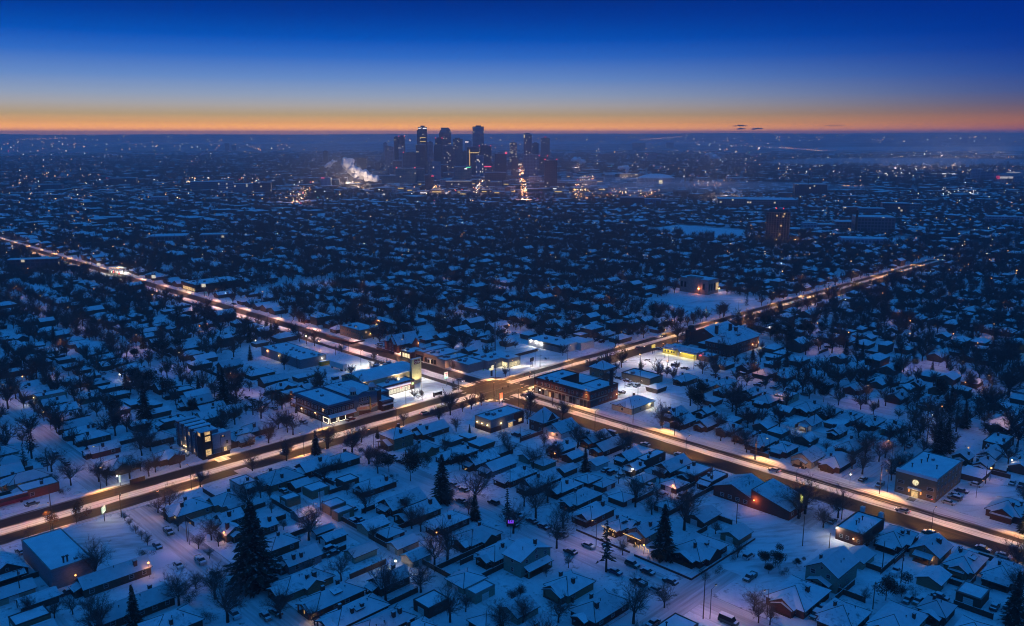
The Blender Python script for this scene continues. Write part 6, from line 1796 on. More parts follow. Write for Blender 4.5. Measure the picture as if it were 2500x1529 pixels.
for line in LS.split('\n'):
    c = 0
    for e in line.split(';'):
        p = e.split()
        c = int(p[-6]) if len(p) >= 6 else c
        X, Y, h, k, pw = float(p[-5]), float(p[-4]), float(p[-3]), p[-2], float(p[-1])
        u, v = cuv(c, X, Y, h)
        if not clear_of_houses(u, v, .2):
            for du, dv in ((-2,0),(0,-2),(-4,0),(0,-4),(-6,-2),(3,0),(0,3),(-8,0),(0,-7),(6,0),(0,6)):
                if clear_of_houses(u+du, v+dv, .2): u += du; v += dv; break
        col, b = {'o':(ORG,'bulbo'),'p':(PINK,'bulb'),'w':(COLD,'bulbw'),'g':((.5,1.,.4),'green')}[k]
        if h >= 6 and k == 'p': street_lamp(u, v, R.choice([0,1,2,3])*math.pi/2+Q, pw, col, b, h/9)
        else: 
            if b == 'green': b = 'bulbw'
            post_lamp(u, v, h, pw, col, b, .24 if pw < 100 else .30)

u, v = cuv(5, 148, 850); r = root('neon_sign', u, v, .1, 0, 'small purple neon crown glowing on a thin pole above a roof', 'sign')
MB().tube((0,0,0),(0,0,6),.06,.05,5).build('pole', M['dark'], r); pm_ = emit('purple_neon',(.25,.05,1.),.9)
for a in (-.7,0,.7): MB().box(a-.18,a+.18,-.1,.1,6,6.8).build('prong', pm_, r)
MB().box(-.9,.9,-.1,.1,5.8,6.0).build('rim', pm_, r)
u, v = cuv(6, 500, 660); r = root('shop_sign', u-1.5, v, .13, Q+.8, 'small yellow lit sign standing between two bare trees by the road', 'sign', 'roadside signs')
MB().box(-.1,.1,-.1,.1,0,5.2).build('post', M['dark'], r); MB().box(-.8,.8,-.15,.15,5.2,7.6).build('panel', emit('olive_yellow',(.9,.85,.18),.8), r)
u, v = cuv(5, 1195, 940); r = root('light_display', u, v, .13, Q, 'yellow light figures on the snowy lawn before the string-lit eaves', 'lights')
for k_ in range(3):
    for (x0,z0,x1,z1) in ((-.5,.9,.5,.9),(-.45,0,-.45,.9),(.45,0,.45,.9),(.5,.9,.8,1.5)): MB().tube((0,x0+k_*1.9,z0),(0,x1+k_*1.9,z1),.06,.06,4).build('tube', M['string'], r)
u, v = cuv(3, 70, 575); r = root('coach', u, v, .14, Q+math.pi/2*0, 'long dark red coach with a snowy roof parked at the lower left', 'coach')
MB().box(-6,6,-1.25,1.25,.5,3.1).build('body', plain('coach_red',(.13,.012,.03),.4), r); MB().box(-5.9,5.9,-1.27,-1.25,1.7,2.7).box(-6.02,-6,-1.1,1.1,1.5,2.8).build('windows', M['glass'], r); MB().box(-5.9,5.9,-1.2,1.2,3.1,3.22).build('snow_cover', M['flat'], r)
for x_ in (-4,3.6):
    for y_ in (-1.1,1.1): MB().tube((x_,y_-.15,.5),(x_,y_+.15,.5),.5,.5,10).build('wheel', M['tyre'], r)
# ------------------------------------------------------------------ traffic signals
SGM = {}
def signal(u, v, rz, arm=8, colr='green', label='', arms=True):
    r = root('traffic_signal', u, v, .13, rz, label, 'traffic signal', 'traffic signals')
    MB().tube((0,0,0),(0,0,6.2),.14,.11,8).build('pole', M['steel'], r)
    if arms: MB().tube((0,0,5.9),(arm,0,6.3),.09,.06,6).build('mast_arm', M['steel'], r)
    for x in ((arm-.3, arm*.55, .0) if arms else (0,)):
        z = 5.5 + .05*x if x else 3.2
        hd = MB().cbox(x, .18, z-.55, .36, .28, 1.15).build('signal_head', M['dark'], r)
        for i, k in enumerate(('red','amber','green')):
            on = k == colr
            m = M[k] if on else M['glass']
            MB().tube((x,.32,z+.4-i*.36),(x,.36,z+.4-i*.36),.13,.13,10).build('lens', m, hd)
signal(298, 310.2, Q+math.pi, 9, 'green', 'signal mast on the crossing corner by the stacked lit sign')
signal(268.6, 310.2, Q-math.pi/2, 9, 'red', 'signal mast on the crossing corner by the forecourt')
signal(268.6, 279.8, Q, 9, 'green', 'signal mast on the crossing corner by the orange sign')
signal(297.4, 279.8, Q+math.pi/2, 9, 'red', 'signal mast on the crossing corner by the brick apartments')
for i, (c, X, Y, lab) in enumerate(((7,1345,357,'green signals on the left road below the wide supermarket'),(7,370,76,'green signals far up the left road'),(7,34,-22,'green signals at the farthest visible end of the left road'),(8,560,285,'green signals on the far right road by the park'))):
    u, v = cuv(c, X, Y, 4)
    if i < 3: signal(283+12.5, v, Q+math.pi, 16, 'green', lab)
    else: signal(u, 295+12.5, Q-math.pi/2, 14, 'green', lab)
# ------------------------------------------------------------------ far town: buildings by pixel base and top
def pxbox(x0, x1, yt, yb):
    x, y = at((x0+x1)/2, yb)
    dep = y*math.cos(PT) + HC*math.sin(PT)
    w = (x1-x0)/F*dep
    t = (CY-yt)/F
    z = HC + y*(t*math.cos(PT)-math.sin(PT))/(math.cos(PT)+t*math.sin(PT))
    return x, y, w, max(3, z), dep
def facade(name, wallc, glassc, lit=.06, cx_=4., cz_=4., strength=.55, vert=False):
    m, t, b = mat(name, .45, .5)
    s = t.nodes.new('ShaderNodeSeparateXYZ'); t.links.new(t.nodes.new('ShaderNodeTexCoord').outputs['Object'], s.inputs[0])
    h = mth(t,'DIVIDE', mth(t,'ADD', s.outputs[0], mth(t,'MULTIPLY', s.outputs[1], 1.013)), cx_); z = mth(t,'DIVIDE', s.outputs[2], cz_)
    fh, fz = mth(t,'FRACT',h), mth(t,'FRACT',z)
    c = t.nodes.new('ShaderNodeCombineXYZ'); t.links.new(mth(t,'FLOOR',h), c.inputs[0]); t.links.new(mth(t,'FLOOR',z), c.inputs[1])
    oi = t.nodes.new('ShaderNodeObjectInfo'); t.links.new(mth(t,'MULTIPLY',oi.outputs['Random'],97.), c.inputs[2])
    wn = t.nodes.new('ShaderNodeTexWhiteNoise'); t.links.new(c.outputs[0], wn.inputs['Vector'])
    win = mth(t,'MULTIPLY', mth(t,'GREATER_THAN',fh,.28), mth(t,'GREATER_THAN',fz,0. if vert else .32))
    t.links.new(mixc(t, win, wallc, glassc), b.inputs['Base Color'])
    on = mth(t,'MULTIPLY', win, mth(t,'GREATER_THAN', wn.outputs['Value'], 1-lit))
    t.links.new(mixc(t, wn.outputs['Value'], (1.,.55,.2), (1.,.85,.6)), b.inputs['Emission Color'])
    t.links.new(mth(t,'MULTIPLY', on, strength), b.inputs['Emission Strength'])
    m.cycles.emission_sampling = 'NONE'; return m
FM = {'dark':facade('dark_facade',(.085,.075,.085),(.03,.035,.05),.025),'grey':facade('grey_facade',(.30,.31,.36),(.08,.10,.14),.02),'brown':facade('brown_facade',(.22,.17,.17),(.05,.05,.07),.03),
      'teal':facade('teal_facade',(.08,.16,.19),(.03,.08,.10),.02),'pale':facade('pale_facade',(.42,.42,.47),(.12,.13,.18),.025),'blue':facade('blue_facade',(.16,.34,.48),(.05,.13,.22),.03,3,4,1.,True),
      'lit':facade('lit_facade',(.12,.10,.10),(.05,.05,.06),.20,4,4,.9),'glass':facade('glass_facade',(.09,.12,.18),(.05,.09,.14),.05,3,4,.8)}
def tower(x0, x1, yt, yb, k, label, cat='tower', rz=0., dr=.8, group='towers of the city centre', cap=True, name='tower', crown=None, extra=None):
    x, y, w, h, dep = pxbox(x0, x1, yt, yb)
    d = w*dr
    r = link(name, None, None, (x, y+d/2, 0), rz or math.atan2(-x, y)*.5)
    tag(r, label, cat, group)
    hw, hd = w/2, d/2
    MB().box(-hw,hw,-hd,hd,0,h).build('wall', FM[k], r)
    MB().box(-hw+.4,hw-.4,-hd+.4,hd-.4,h,h+.5).build('roof', M['flat'] if yb > 430 else M['dark'], r)
    if cap: MB().box(-hw*.45,hw*.5,-hd*.4,hd*.5,h+.5,h+.5+max(2.,h*.03)).build('plant_room', M['steel'], r)
    if crown:
        MB().box(-hw*crown[1],hw*crown[2],-hd-.6,-hd-.1,h-crown[3]-crown[4],h-crown[3]).build('lit_sign', crown[0], r)
    if extra: extra(r, hw, hd, h)
    return r, hw, hd, h
def dx(X): return 940+X/5.867
def dy_(Y): return 290+Y/5.867
WS = emit('sign_white',(1.,.92,.95),1.4); RS = emit('sign_red',(1.,.05,.12),1.6); GS = emit('sign_green',(.15,1.,.4),1.4); BS = emit('sign_blue',(.12,.16,1.),1.2); YS = emit('sign_yellow',(1.,.62,.12),1.)
def T(X0,X1,Y0,Y1,k,label,**kw): return tower(dx(X0),dx(X1),dy_(Y0),dy_(Y1+(110 if Y1 < 800 else 0)),k,label,**kw)
def red_tips(r,hw,hd,h):
    for s in (-1,1): MB().cbox(s*hw*.9,-hd*.8,h+.5,2.2,2.2,2.2).build('warning_light', M['red'], r)
def antenna(r,hw,hd,h): MB().tube((0,0,h),(0,0,h+10),.5,.25,5).build('antenna', M['dark'], r); MB().cbox(0,-1,h+3,5,3,3).build('warning_light', M['red'], r)
def crane(r,hw,hd,h):
    MB().tube((0,0,h),(0,0,h+5),.5,.4,4).tube((-3,0,h+5),(hw*.8,0,h+3.5),.4,.3,4).build('roof_crane', M['dark'], r)
r,hw,hd,h = T(485,608,122,700,'dark','tallest dark tower on the left with white lit signs at its crown',crown=(WS,.95,-.35,2.,2.6),extra=crane)
MB().box(-hw*1.3,-hw,-hd*.8,hd*.8,0,h*.94).build('side_bay', FM['dark'], r); MB().box(.1*hw,.95*hw,-hd-.6,-hd-.1,h-5,h-2).build('lit_sign', WS, r)
for zf in (.78,.70): MB().box(-hw*.6,hw*.7,-hd-.4,-hd-.1,h*zf,h*zf+1.8).build('lit_floor', YS, r)
# rounded-top tower
x,y,w,h,dep = pxbox(dx(780),dx(945),dy_(128),dy_(800))
r = link('tower', None, None, (x,y+20,0)); tag(r, 'tower with a curved rounded top between the two tallest towers', 'tower', 'towers of the city centre')
hw = w/2; prof = [(-hw,0),(hw,0),(hw,h*.86)] + [(hw-hw*.55*(1-math.cos(t)), h*.86+h*.14*math.sin(t)) for t in (.3,.6,.9,1.2,1.5)] + [(-hw*.62,h),(-hw*.62,h*.955),(-hw*.8,h*.94),(-hw,h*.88)]
mb = MB(); n = len(prof); i = 0
mb.v = [(a,-14,b) for a,b in prof]+[(a,14,b) for a,b in prof]
for k in range(n): mb.f.append((k,(k+1)%n,n+(k+1)%n,n+k)); mb.m.append(0)
mb.f.append(tuple(range(n-1,-1,-1))); mb.f.append(tuple(range(n,2*n))); mb.m += [0,0]
mb.f = [tuple(reversed(q)) for q in mb.f]; mb.build('wall', FM['brown'], r)
MB().box(-hw*.62,hw*.3,-14.6,-14.1,h*.90,h*.995).build('crown_glass', FM['blue'], r)
T(1258,1418,118,655,'grey','broad flat-topped grey tower, the right one of the three tallest',dr=.6,extra=lambda r,hw,hd,h: MB().box(-hw,hw,-hd,hd,h+.5,h+1.2).build('crown_rim', M['dark'], r))
T(140,205,268,700,'dark','dark half of the paired towers at the left of the centre'); T(206,292,258,690,'brown','lighter half of the paired towers at the left of the centre',extra=red_tips)
T(200,276,390,705,'pale','pale slab in front of the paired left towers',cap=False)
T(448,590,375,745,'dark','dark slab before the tallest left tower',dr=.4); T(612,692,340,700,'grey','grey tower right of the tallest dark tower')
T(725,828,285,690,'dark','dark tower with peaked top left of the rounded tower',extra=red_tips); T(705,830,385,710,'dark','dark tower standing before the peaked tower')
T(976,1113,292,650,'brown','brown tower with a notched roof right of the rounded tower',extra=lambda r,hw,hd,h: MB().box(-hw*.6,hw*.5,-hd*.5,hd*.5,h+.5,h+4).build('roof_step', FM['brown'], r))
T(1145,1240,322,520,'pale','far pale tower with a bright lit crown',crown=(WS,.9,.1,1.,5.))
T(0,118,560,800,'pale','pale apartment slab with many windows at the far left of the centre'); T(10,62,398,700,'grey','narrow grey tower behind the pale apartment slab'); T(62,130,455,720,'grey','ribbed grey tower behind the pale slab')
T(258,475,490,705,'brown','wide tower with red lights on its roof corners',extra=red_tips,dr=.4)
T(835,1000,385,720,'brown','pinkish brown slab before the rounded tower',dr=.5); T(864,993,482,700,'pale','white-signed striped tower in the middle of the centre',crown=(WS,.45,.45,1.,3.4),extra=lambda r,hw,hd,h: [MB().box(s*hw-2,s*hw+2,-hd-.7,-hd-.1,h-8,h-1).build('blue_light',BS,r) for s in (-.98,.98)])
T(1002,1110,402,655,'brown','brown tower before the notched-roof tower'); T(1110,1172,470,660,'dark','small dark tower beside the brown pair')
T(1175,1350,415,705,'dark','dark glass block with amber stripes of lit floors',dr=.5,crown=(YS,.55,.95,14.,2.2),extra=lambda r,hw,hd,h: MB().box(-hw*.62,-hw*.5,-hd-.5,-hd-.1,h*.35,h*.93).build('lit_strip', YS, r))
T(1305,1415,535,765,'blue','slim bright blue striped tower'); T(1342,1525,397,700,'dark','dark tower behind the blue striped one',extra=red_tips)
T(1787,1890,345,560,'lit','tower dotted with many lit windows left of the bright avenue'); T(1812,1902,560,820,'dark','dark block at the left edge of the bright avenue')
T(1985,2100,228,730,'glass','glass tower with a lit notched crown right of the bright avenue',crown=(emit('crown_gold',(1.,.75,.35),.8),1.,-.7,.5,9.),extra=lambda r,hw,hd,h: MB().box(-hw,-hw*.55,-hd,hd,h+.5,h+4).build('crown_fin', M['steel'], r))
T(2105,2200,355,705,'teal','teal glass tower beside the lit crowned tower'); T(2230,2358,282,570,'brown','tower with a red-lit roof and tall antenna on the right',extra=antenna)
T(2282,2464,595,1015,'dark','large dark residential tower in front on the right',dr=.7,extra=red_tips); T(2200,2330,540,760,'brown','wide low tower with red lights behind the residential tower',extra=red_tips,dr=.4)
T(1572,1740,500,770,'dark','dark block with a red sign left of the dotted tower',dr=.5,crown=(RS,-.75,1.1,-3.,4.)); T(1985,2200,520,765,'grey','wide grey block below the crowned glass tower',dr=.5)
T(152,440,712,965,'teal','broad teal glass block in front on the left',dr=.5,extra=red_tips); T(440,562,712,960,'teal','narrow teal block joined beside the broad one',dr=.7)
T(572,702,810,1015,'dark','dark block beside the busy lit street corner',crown=(RS,-.4,.95,1.,1.6)); T(990,1238,690,965,'teal','teal glass block with a green lit line along its roof',dr=.5,crown=(GS,-.4,.9,.6,1.6),extra=lambda r,hw,hd,h: MB().box(.2*hw,.5*hw,-hd-.5,-hd-.1,h-6,h-3.4).build('lit_sign', WS, r))
T(862,1245,890,1005,'dark','long low glass block with a white lit floor line',dr=.3,crown=(emit('floor_white',(1.,.9,.8),.5),.95,.95,.4,.9)); T(1430,1732,772,975,'dark','dark wide block with snowy roof right of the blue tower',dr=.4)
T(800,912,660,840,'dark','dark mid-height block left of the teal roof-line block'); T(676,800,622,765,'blue','pale blue gabled tower in the middle',dr=.6); T(120,242,600,760,'brown','plain brown block before the pale slab')
T(1415,1540,650,820,'brown','block with a red lit sign low in the middle',crown=(RS,.9,.7,6.,3.)); T(640,705,560,760,'grey','narrow grey tower left of the gabled one')
def V(X0,X1,Y0,Y1,k,label,**kw): return tower(700+X0/3.08,700+X1/3.08,270+Y0/3.08,270+Y1/3.08,k,label,**kw)
V(275,310,305,400,'dark','lone dark tower left of the steam plumes'); V(115,135,372,430,'brown','slim lit tower far left of the steam'); V(660,706,345,395,'pale','pale block on slim legs right of the steam',cap=False); V(668,702,395,470,'dark','slim tower below the pale block',cap=False)
V(730,757,245,400,'grey','grey tower at the left end of the skyline'); V(740,805,275,440,'grey','twin ribbed tower at the left end of the skyline'); V(255,330,507,592,'blue','striped hotel block with a red roof sign',crown=(RS,.9,-.2,-.5,1.4)); V(370,560,475,520,'dark','long dark factory block under the steam',dr=.3); V(560,820,490,560,'teal','long teal block right of the steam',dr=.3); V(525,600,360,470,'dark','ridge of dark blocks behind the steam'); V(410,440,345,440,'brown','factory block with a bright lit edge beside the steam',crown=(YS,-.9,1.,.5,20.))
def Z(c, X0,X1,Y0,Y1,k,label,**kw):
    x0,y0,s = {'r':(1900,290,3.863),'l':(0,290,3.08),'m':(1400,290,4.107)}[c]
    kw.setdefault('group','larger buildings of the middle distance'); kw.setdefault('name','far_building'); kw.setdefault('cat','building'); kw.setdefault('cap',False)
    return tower(x0+X0/s,x0+X1/s,y0+Y0/s,y0+Y1/s,k,label,**kw)
def tcrane(r,hw,hd,h): MB().tube((-hw*.1,0,h),(-hw*.1,0,h+22),1.,1.,4).build('crane_mast', M['dark'], r)
Z('r',172,460,620,742,'dark','dark wide apartment tower with a crane mast on its roof',extra=tcrane,dr=.5); Z('r',240,372,985,1060,'pale','pale low hall in the park right of the brick tower'); Z('r',372,552,1000,1062,'brown','brown low hall in the park right of the brick tower')
Z('r',553,752,975,1065,'brown','square brown hall beside the large brick school'); Z('r',752,1105,932,1095,'brown','large dark brick school with a snowy roof',dr=.6,extra=lambda r,hw,hd,h: MB().tube((-hw*.95,-hd,0),(-hw*.95,-hd,h+9),1.6,1.4,8).build('chimney', M['wood'], r))
Z('r',620,1050,1135,1215,'pale','white three-storey apartments below the large brick school',dr=.4); Z('r',780,1010,848,920,'teal','slatted teal block behind the large brick school',dr=.5); Z('r',1000,1235,800,905,'dark','dark apartments right of the slatted block',dr=.5); Z('r',1236,1342,805,880,'brown','brown apartments beyond the dark ones',dr=.5)
Z('r',1990,2232,925,1000,'pale','pale apartments at the right edge',dr=.4); Z('r',2240,2318,930,1010,'pale','second pale apartments cut by the right edge',dr=.6); Z('r',1070,1620,1050,1085,'dark','long low hall with a bright snowy roof',dr=.25); Z('r',290,462,875,908,'brown','low brown block behind the brick tower',dr=.4); Z('r',622,792,835,900,'lit','block with many lit windows right of the brick tower',dr=.4)
Z('r',1560,1700,1130,1200,'teal','green-lit block near the right road end',dr=.5)
Z('l',820,1012,448,512,'dark','dark apartment block beside the left highway ramp',dr=.4); Z('l',285,452,495,560,'dark','low dark block at the far left',dr=.4); Z('l',1432,1640,475,560,'teal','glassy teal block left of the ramp bend',dr=.4); Z('l',1642,1752,472,572,'pale','pale block beside the glassy teal one',dr=.5); Z('l',1755,1905,490,575,'grey','grey block third along the ramp',dr=.4); Z('l',1908,2036,480,578,'dark','dark block fourth along the ramp',dr=.4)
Z('l',1690,1722,185,250,'dark','left of the far twin towers',group='twin towers far out',cap=False); Z('l',1742,1776,197,250,'dark','right of the far twin towers',group='twin towers far out',cap=False)
Z('l',1112,1380,885,945,'brown','wide red-walled building with a bright snowy roof on the left',dr=.6); Z('l',1500,1700,872,932,'brown','low orange-lit building left of the middle',dr=.5); Z('l',700,902,745,780,'dark','flat roof among the trees at the left',dr=.5); Z('l',1580,1780,688,722,'dark','long flat roof among the trees left of the centre',dr=.4); Z('l',1132,1250,588,642,'pale','square pale block in the far left trees',dr=.5)
Z('l',330,560,722,750,'dark','long snowy roof with a yellow floodlight at the left',dr=.4)
Z('m',240,422,358,420,'brown','terrace of lit brown blocks right of the centre',dr=.3); Z('m',592,722,242,315,'dark','far dark block on the right slope',dr=.4); Z('m',740,832,362,432,'grey','grey towers with red roof lights right of the centre',dr=.4,extra=red_tips); Z('m',1540,1742,594,655,'pale','pale hall beyond the domed arena',dr=.4)
Z('m',1462,1750,805,900,'brown','left wing of the huge flat-roofed court block',dr=.7); Z('m',1755,2262,815,905,'brown','right wing of the huge flat-roofed court block',dr=.6); Z('m',470,710,790,872,'dark','dark long block before the arena',dr=.3); Z('m',712,880,805,872,'blue','striped block before the arena',dr=.3); Z('m',882,1055,820,865,'brown','low brick block before the arena',dr=.3)
Z('m',930,1005,240,300,'dark','far low block under the lights on the right slope',dr=.5); Z('m',2060,2200,745,800,'dark','low dark block above the court block',dr=.4)
Z('m',470,670,555,600,'lit','low block with many lit windows left of the arena',dr=.3)
for q, (px_, py_, nm) in enumerate(((1030,455,'the tallest dark tower'),(1170,455,'the broad grey tower'),(1300,460,'the front residential tower'),(960,450,'the pale apartment slab'),(850,458,'the big steam cloud'),(1420,455,'the small steam puff'))): landmark(nm, *auv(px_, py_))
mr = random.Random(77); spots = []
while len(spots) < 110:
    px_ = mr.gauss(1130, 210); py_ = mr.uniform(436, 477)
    if not 730 < px_ < 1600 or any(abs(a-px_) < 15 and abs(b-py_) < 3.2 for a, b in spots) or abs(px_-(1256+(py_-400)*.26)) < 13: continue
    spots.append((px_, py_))
for px_, py_ in spots:
    wpx = mr.uniform(14,34); hpx = mr.uniform(5,17) if py_ < 462 else mr.uniform(4,9)
    k = mr.choice(['dark','brown','grey','teal','brown','pale','grey'])
    x, y, w, h, dep = pxbox(px_-wpx/2, px_+wpx/2, py_-hpx, py_); d = w*mr.uniform(.5,1.)
    r = link('mid_rise_block', None, None, (x, y+d/2, 0), math.atan2(-x,y)*.5)
    MB().box(-w/2,w/2,-d/2,d/2,0,h).build('wall', FM[k], r); MB().box(-w/2+.4,w/2-.4,-d/2+.4,d/2-.4,h,h+.5).build('roof', M['flat'], r)
    if mr.random() < .5: MB().box(-w*.2,w*.25,-d*.2,d*.3,h+.5,h+3.5).build('plant_room', M['steel'], r)
    if mr.random() < .35: MB().box(-w*.4,w*mr.uniform(-.2,.4),-d/2-.6,-d/2-.1,h*.35,h*.35+1.6).build('lit_floor', mr.choice([YS,WS,YS]), r)
    gen(r, 'building', 'mid-rise block', {'dark':'dark','brown':'brown','grey':'grey','teal':'teal','pale':'pale'}[k]+' snowy-roofed block', (x+y)*S2, (y-x)*S2, 'mid-rise blocks round the city centre')
# left road: dark long building, lit filling station
tower(22,135,634,664,'dark','long dark building with a bright snowy roof by the left road','building',rz=.25,dr=.25,group='larger buildings of the middle distance',cap=False,name='far_building')
landmark('the long dark building on the left', *auv(80,662))
u, v = auv(285, 668); r = root('filling_station', u, v, .1, Q, 'brightly lit filling station canopy beside the left road', 'filling station'); landmark('the lit filling station', u, v)
MB().box(-6,6,-9,9,5,5.7).build('canopy', M['white'], r); MB().box(-5.6,5.6,-8.6,8.6,4.9,5).build('canopy_light', emit('canopy_glow',(1.,.95,.85),3.), r)
for a in (-4,4):
    for b in (-6,6): MB().cbox(a,b,0,.5,.5,4.9).build('column', M['steel'], r)
for b in (-6,6): MB().cbox(0,b,.1,.9,2,1.7).build('pump', M['red'], r)
light(r,'AREA',(0,0,4.8),4000,COLD); LASTL[0].data.size = 12
for px_, py_, lab in ((243,668,'white lit square sign on a tall post up the left road'),(377,700,'white lit double sign on a post near the wide supermarket'),(499,723,'amber lit sign box beside the car park up the left road')):
    u, v = auv(px_, py_); r = root('pylon_sign', u, v, .1, 0, lab, 'sign', 'roadside signs'); MB().box(-.2,.2,-.2,.2,0,7).build('post', M['dark'], r); MB().box(-1.5,1.5,-.3,.3,7,9.6).build('panel', emit('sign_panel',(1.,.88,.65),.7), r)
# brick apartment tower
x, y, w, h, dep = pxbox(1872,1942,513,594); s = 54.4/F*dep
r = link('brick_tower', None, None, (x, y+s*.6, 0), math.radians(-20)); tag(r, 'tall brown brick apartment tower alone among the houses', 'tower'); landmark('the lone brick tower', *((x+y)*S2, (y-x)*S2))
hs = s/2; MB().box(-hs,hs,-hs,hs,0,h*.93).build('wall', plain('tower_brick',(.32,.17,.13),.9), r)
mb = MB()
for k in range(13):
    z = h*.06+k*h*.066
    for q in range(9):
        a = -hs+hs*2*(q+.5)/9
        mb.box(a-.9,a+.9,-hs-.12,-hs-.02,z,z+1.7); mb.box(-hs-.12,-hs-.02,a-.9,a+.9,z,z+1.7)
tag(mb.build('windows', M['glass'], r), kind='stuff')
for a, z in ((3,.5),(-2,.8),(6,.86),(5,.78)): MB().box(a,a+1.8,-hs-.16,-hs-.12,h*z,h*z+1.7).build('lit_window', M['lit'], r)
mb = MB(); k = .72; mb.face([(-hs,-hs,h*.93),(hs,-hs,h*.93),(hs*k,-hs*k,h),(-hs*k,-hs*k,h)]); mb.face([(hs,-hs,h*.93),(hs,hs,h*.93),(hs*k,hs*k,h),(hs*k,-hs*k,h)]); mb.face([(hs,hs,h*.93),(-hs,hs,h*.93),(-hs*k,hs*k,h),(hs*k,hs*k,h)]); mb.face([(-hs,hs,h*.93),(-hs,-hs,h*.93),(-hs*k,-hs*k,h),(-hs*k,hs*k,h)]); mb.face([(-hs*k,-hs*k,h),(hs*k,-hs*k,h),(hs*k,hs*k,h),(-hs*k,hs*k,h)])
mb.build('roof', M['dark'], r)
for a in (-3,5): MB().cbox(a,0,h,1.,1.,1.2).build('warning_light', M['red'], r)
for a, b in ((-14,-26),(8,-24),(24,-22),(-26,6)):  # post lamps added round the base to brighten the tower walls
    px_ = x+a; py_ = y+b; post_lamp((px_+py_)*S2, (py_-px_)*S2, 7, 1600, WARM, 'bulb', .3)
# stone temple by the park
u0, v0 = auv(1727.7,721); h = 13
v1 = auv(1645.7,675,h)[1]; u1 = auv(1771,678,h)[0]
r = root('stone_hall', (u0+u1)/2, (v0+v1)/2, 0, Q, 'massive windowless stone hall beside the snowy park', 'hall'); landmark('the stone hall by the park', u0, v0); hx, hy = (u1-u0)/2, (v1-v0)/2
MB().box(-hx,hx,-hy,hy,0,h*.9).box(-hx-.5,-hx+5,-hy*.2-3,-hy*.2+9,0,h).build('wall', plain('pale_stone',(.26,.21,.18),.9), r); MB().box(-hx+.6,hx-.6,-hy+.6,hy-.6,h*.9,h*.9+.2).build('roof', M['flat'], r)
for a in (-.7,-.3,.2,.6,.85): MB().box(-hx-.2,-hx-.02,a*hy-.9,a*hy+.9,4,8.5).build('window', M['glass'], r); MB().box(a*hx-.8,a*hx+.8,-hy-.2,-hy-.02,3,8.5).build('window', M['glass'] if a < .5 else M['lit'], r)
wall_lamp(r,(-hx-.6,-hy*.35,4.5),'bulbo',900,(1.,.30,.10),.5); wall_lamp(r,(hx+.6,-hy-.6,3.5),'bulb',800,PINK,.5)
# arena, stadium, masts, twin chimneys
x, y, w, h, dep = pxbox(1559,1654,436,455)
r = link('arena', None, None, (x, y+w*.35, 0)); tag(r, 'wide round arena with a shallow snowy dome', 'arena')
e = MB().lathe([(w/2*.96,0),(w/2,h*.5),(w/2*.97,h)],28); e.v = [(a,b*.7,c) for a,b,c in e.v]; e.build('wall', FM['pale'], r)
e = MB().lathe([(w/2*.99,h),(w/2*.85,h*1.16),(w/2*.6,h*1.38),(w/2*.3,h*1.5),(.5,h*1.54)],28); e.v = [(a,b*.7,c) for a,b,c in e.v]; e.build('dome', M['flat'], r); MB().box(w*.02,w*.11,-w*.36,-w*.345,h*.3,h*.75).build('lit_screen', emit('screen',(1.,.85,.5),1.1), r)
x, y, w, h, dep = pxbox(2405,2560,418,448)
r = link('stadium', None, None, (x, y+w*.4, 0)); tag(r, 'big football stadium with a swooping rim at the right edge', 'stadium')
n = 40; mb = MB()
for k in range(n):
    a0, a1 = 2*math.pi*k/n, 2*math.pi*(k+1)/n
    z0, z1 = h*(.85+.25*math.cos(2*a0)), h*(.85+.25*math.cos(2*a1))
    mb.face([(w/2*math.cos(a0),w*.38*math.sin(a0),0),(w/2*math.cos(a1),w*.38*math.sin(a1),0),(w/2*math.cos(a1),w*.38*math.sin(a1),z1),(w/2*math.cos(a0),w*.38*math.sin(a0),z0)])
    mb.face([(w/2*math.cos(a0),w*.38*math.sin(a0),z0),(w/2*math.cos(a1),w*.38*math.sin(a1),z1),(w*.36*math.cos(a1),w*.26*math.sin(a1),h*.3),(w*.36*math.cos(a0),w*.26*math.sin(a0),h*.3)])
mb.build('bowl', FM['grey'], r); MB().box(-w*.28,w*-.08,-w*.42,-w*.40,h*.40,h*.56).build('lit_sign', emit('stadium_sign',(1.,.92,.9),.5), r); MB().box(-w*.34,-w*.29,-w*.42,-w*.40,h*.35,h*.62).build('red_emblem', emit('stadium_red',(1.,.05,.12),.5), r)
for x0, yt, yb, lab in ((2398,407,446,'slim chimney left of the stadium'),(2457,394,432,'taller slim chimney behind the stadium rim'),(1672,412,455,'lattice tower right of the domed arena'),(1979,424,448,'thin mast above the dark wide apartments')):
    x, y, w, h, dep = pxbox(x0-2,x0+2,yt,yb); r = link('tall_mast', None, None, (x,y,0)); tag(r, lab, 'mast', 'tall masts of the far town'); MB().tube((0,0,0),(0,0,h),w*.5,w*.35,8).build('shaft', M['steel'], r)
x, y, w, h, dep = pxbox(2273,2336,424,432); r = link('grandstand', None, None, (x,y,0)); tag(r, 'long low stand with one bright white line of light', 'grandstand'); MB().box(-w/2,w/2,0,20,0,h*.8).build('stand', FM['dark'], r); MB().box(-w/2,w/2,-.5,0,h*.8,h*1.1).build('light_line', emit('white_line',(.95,.95,1.),1.1), r)

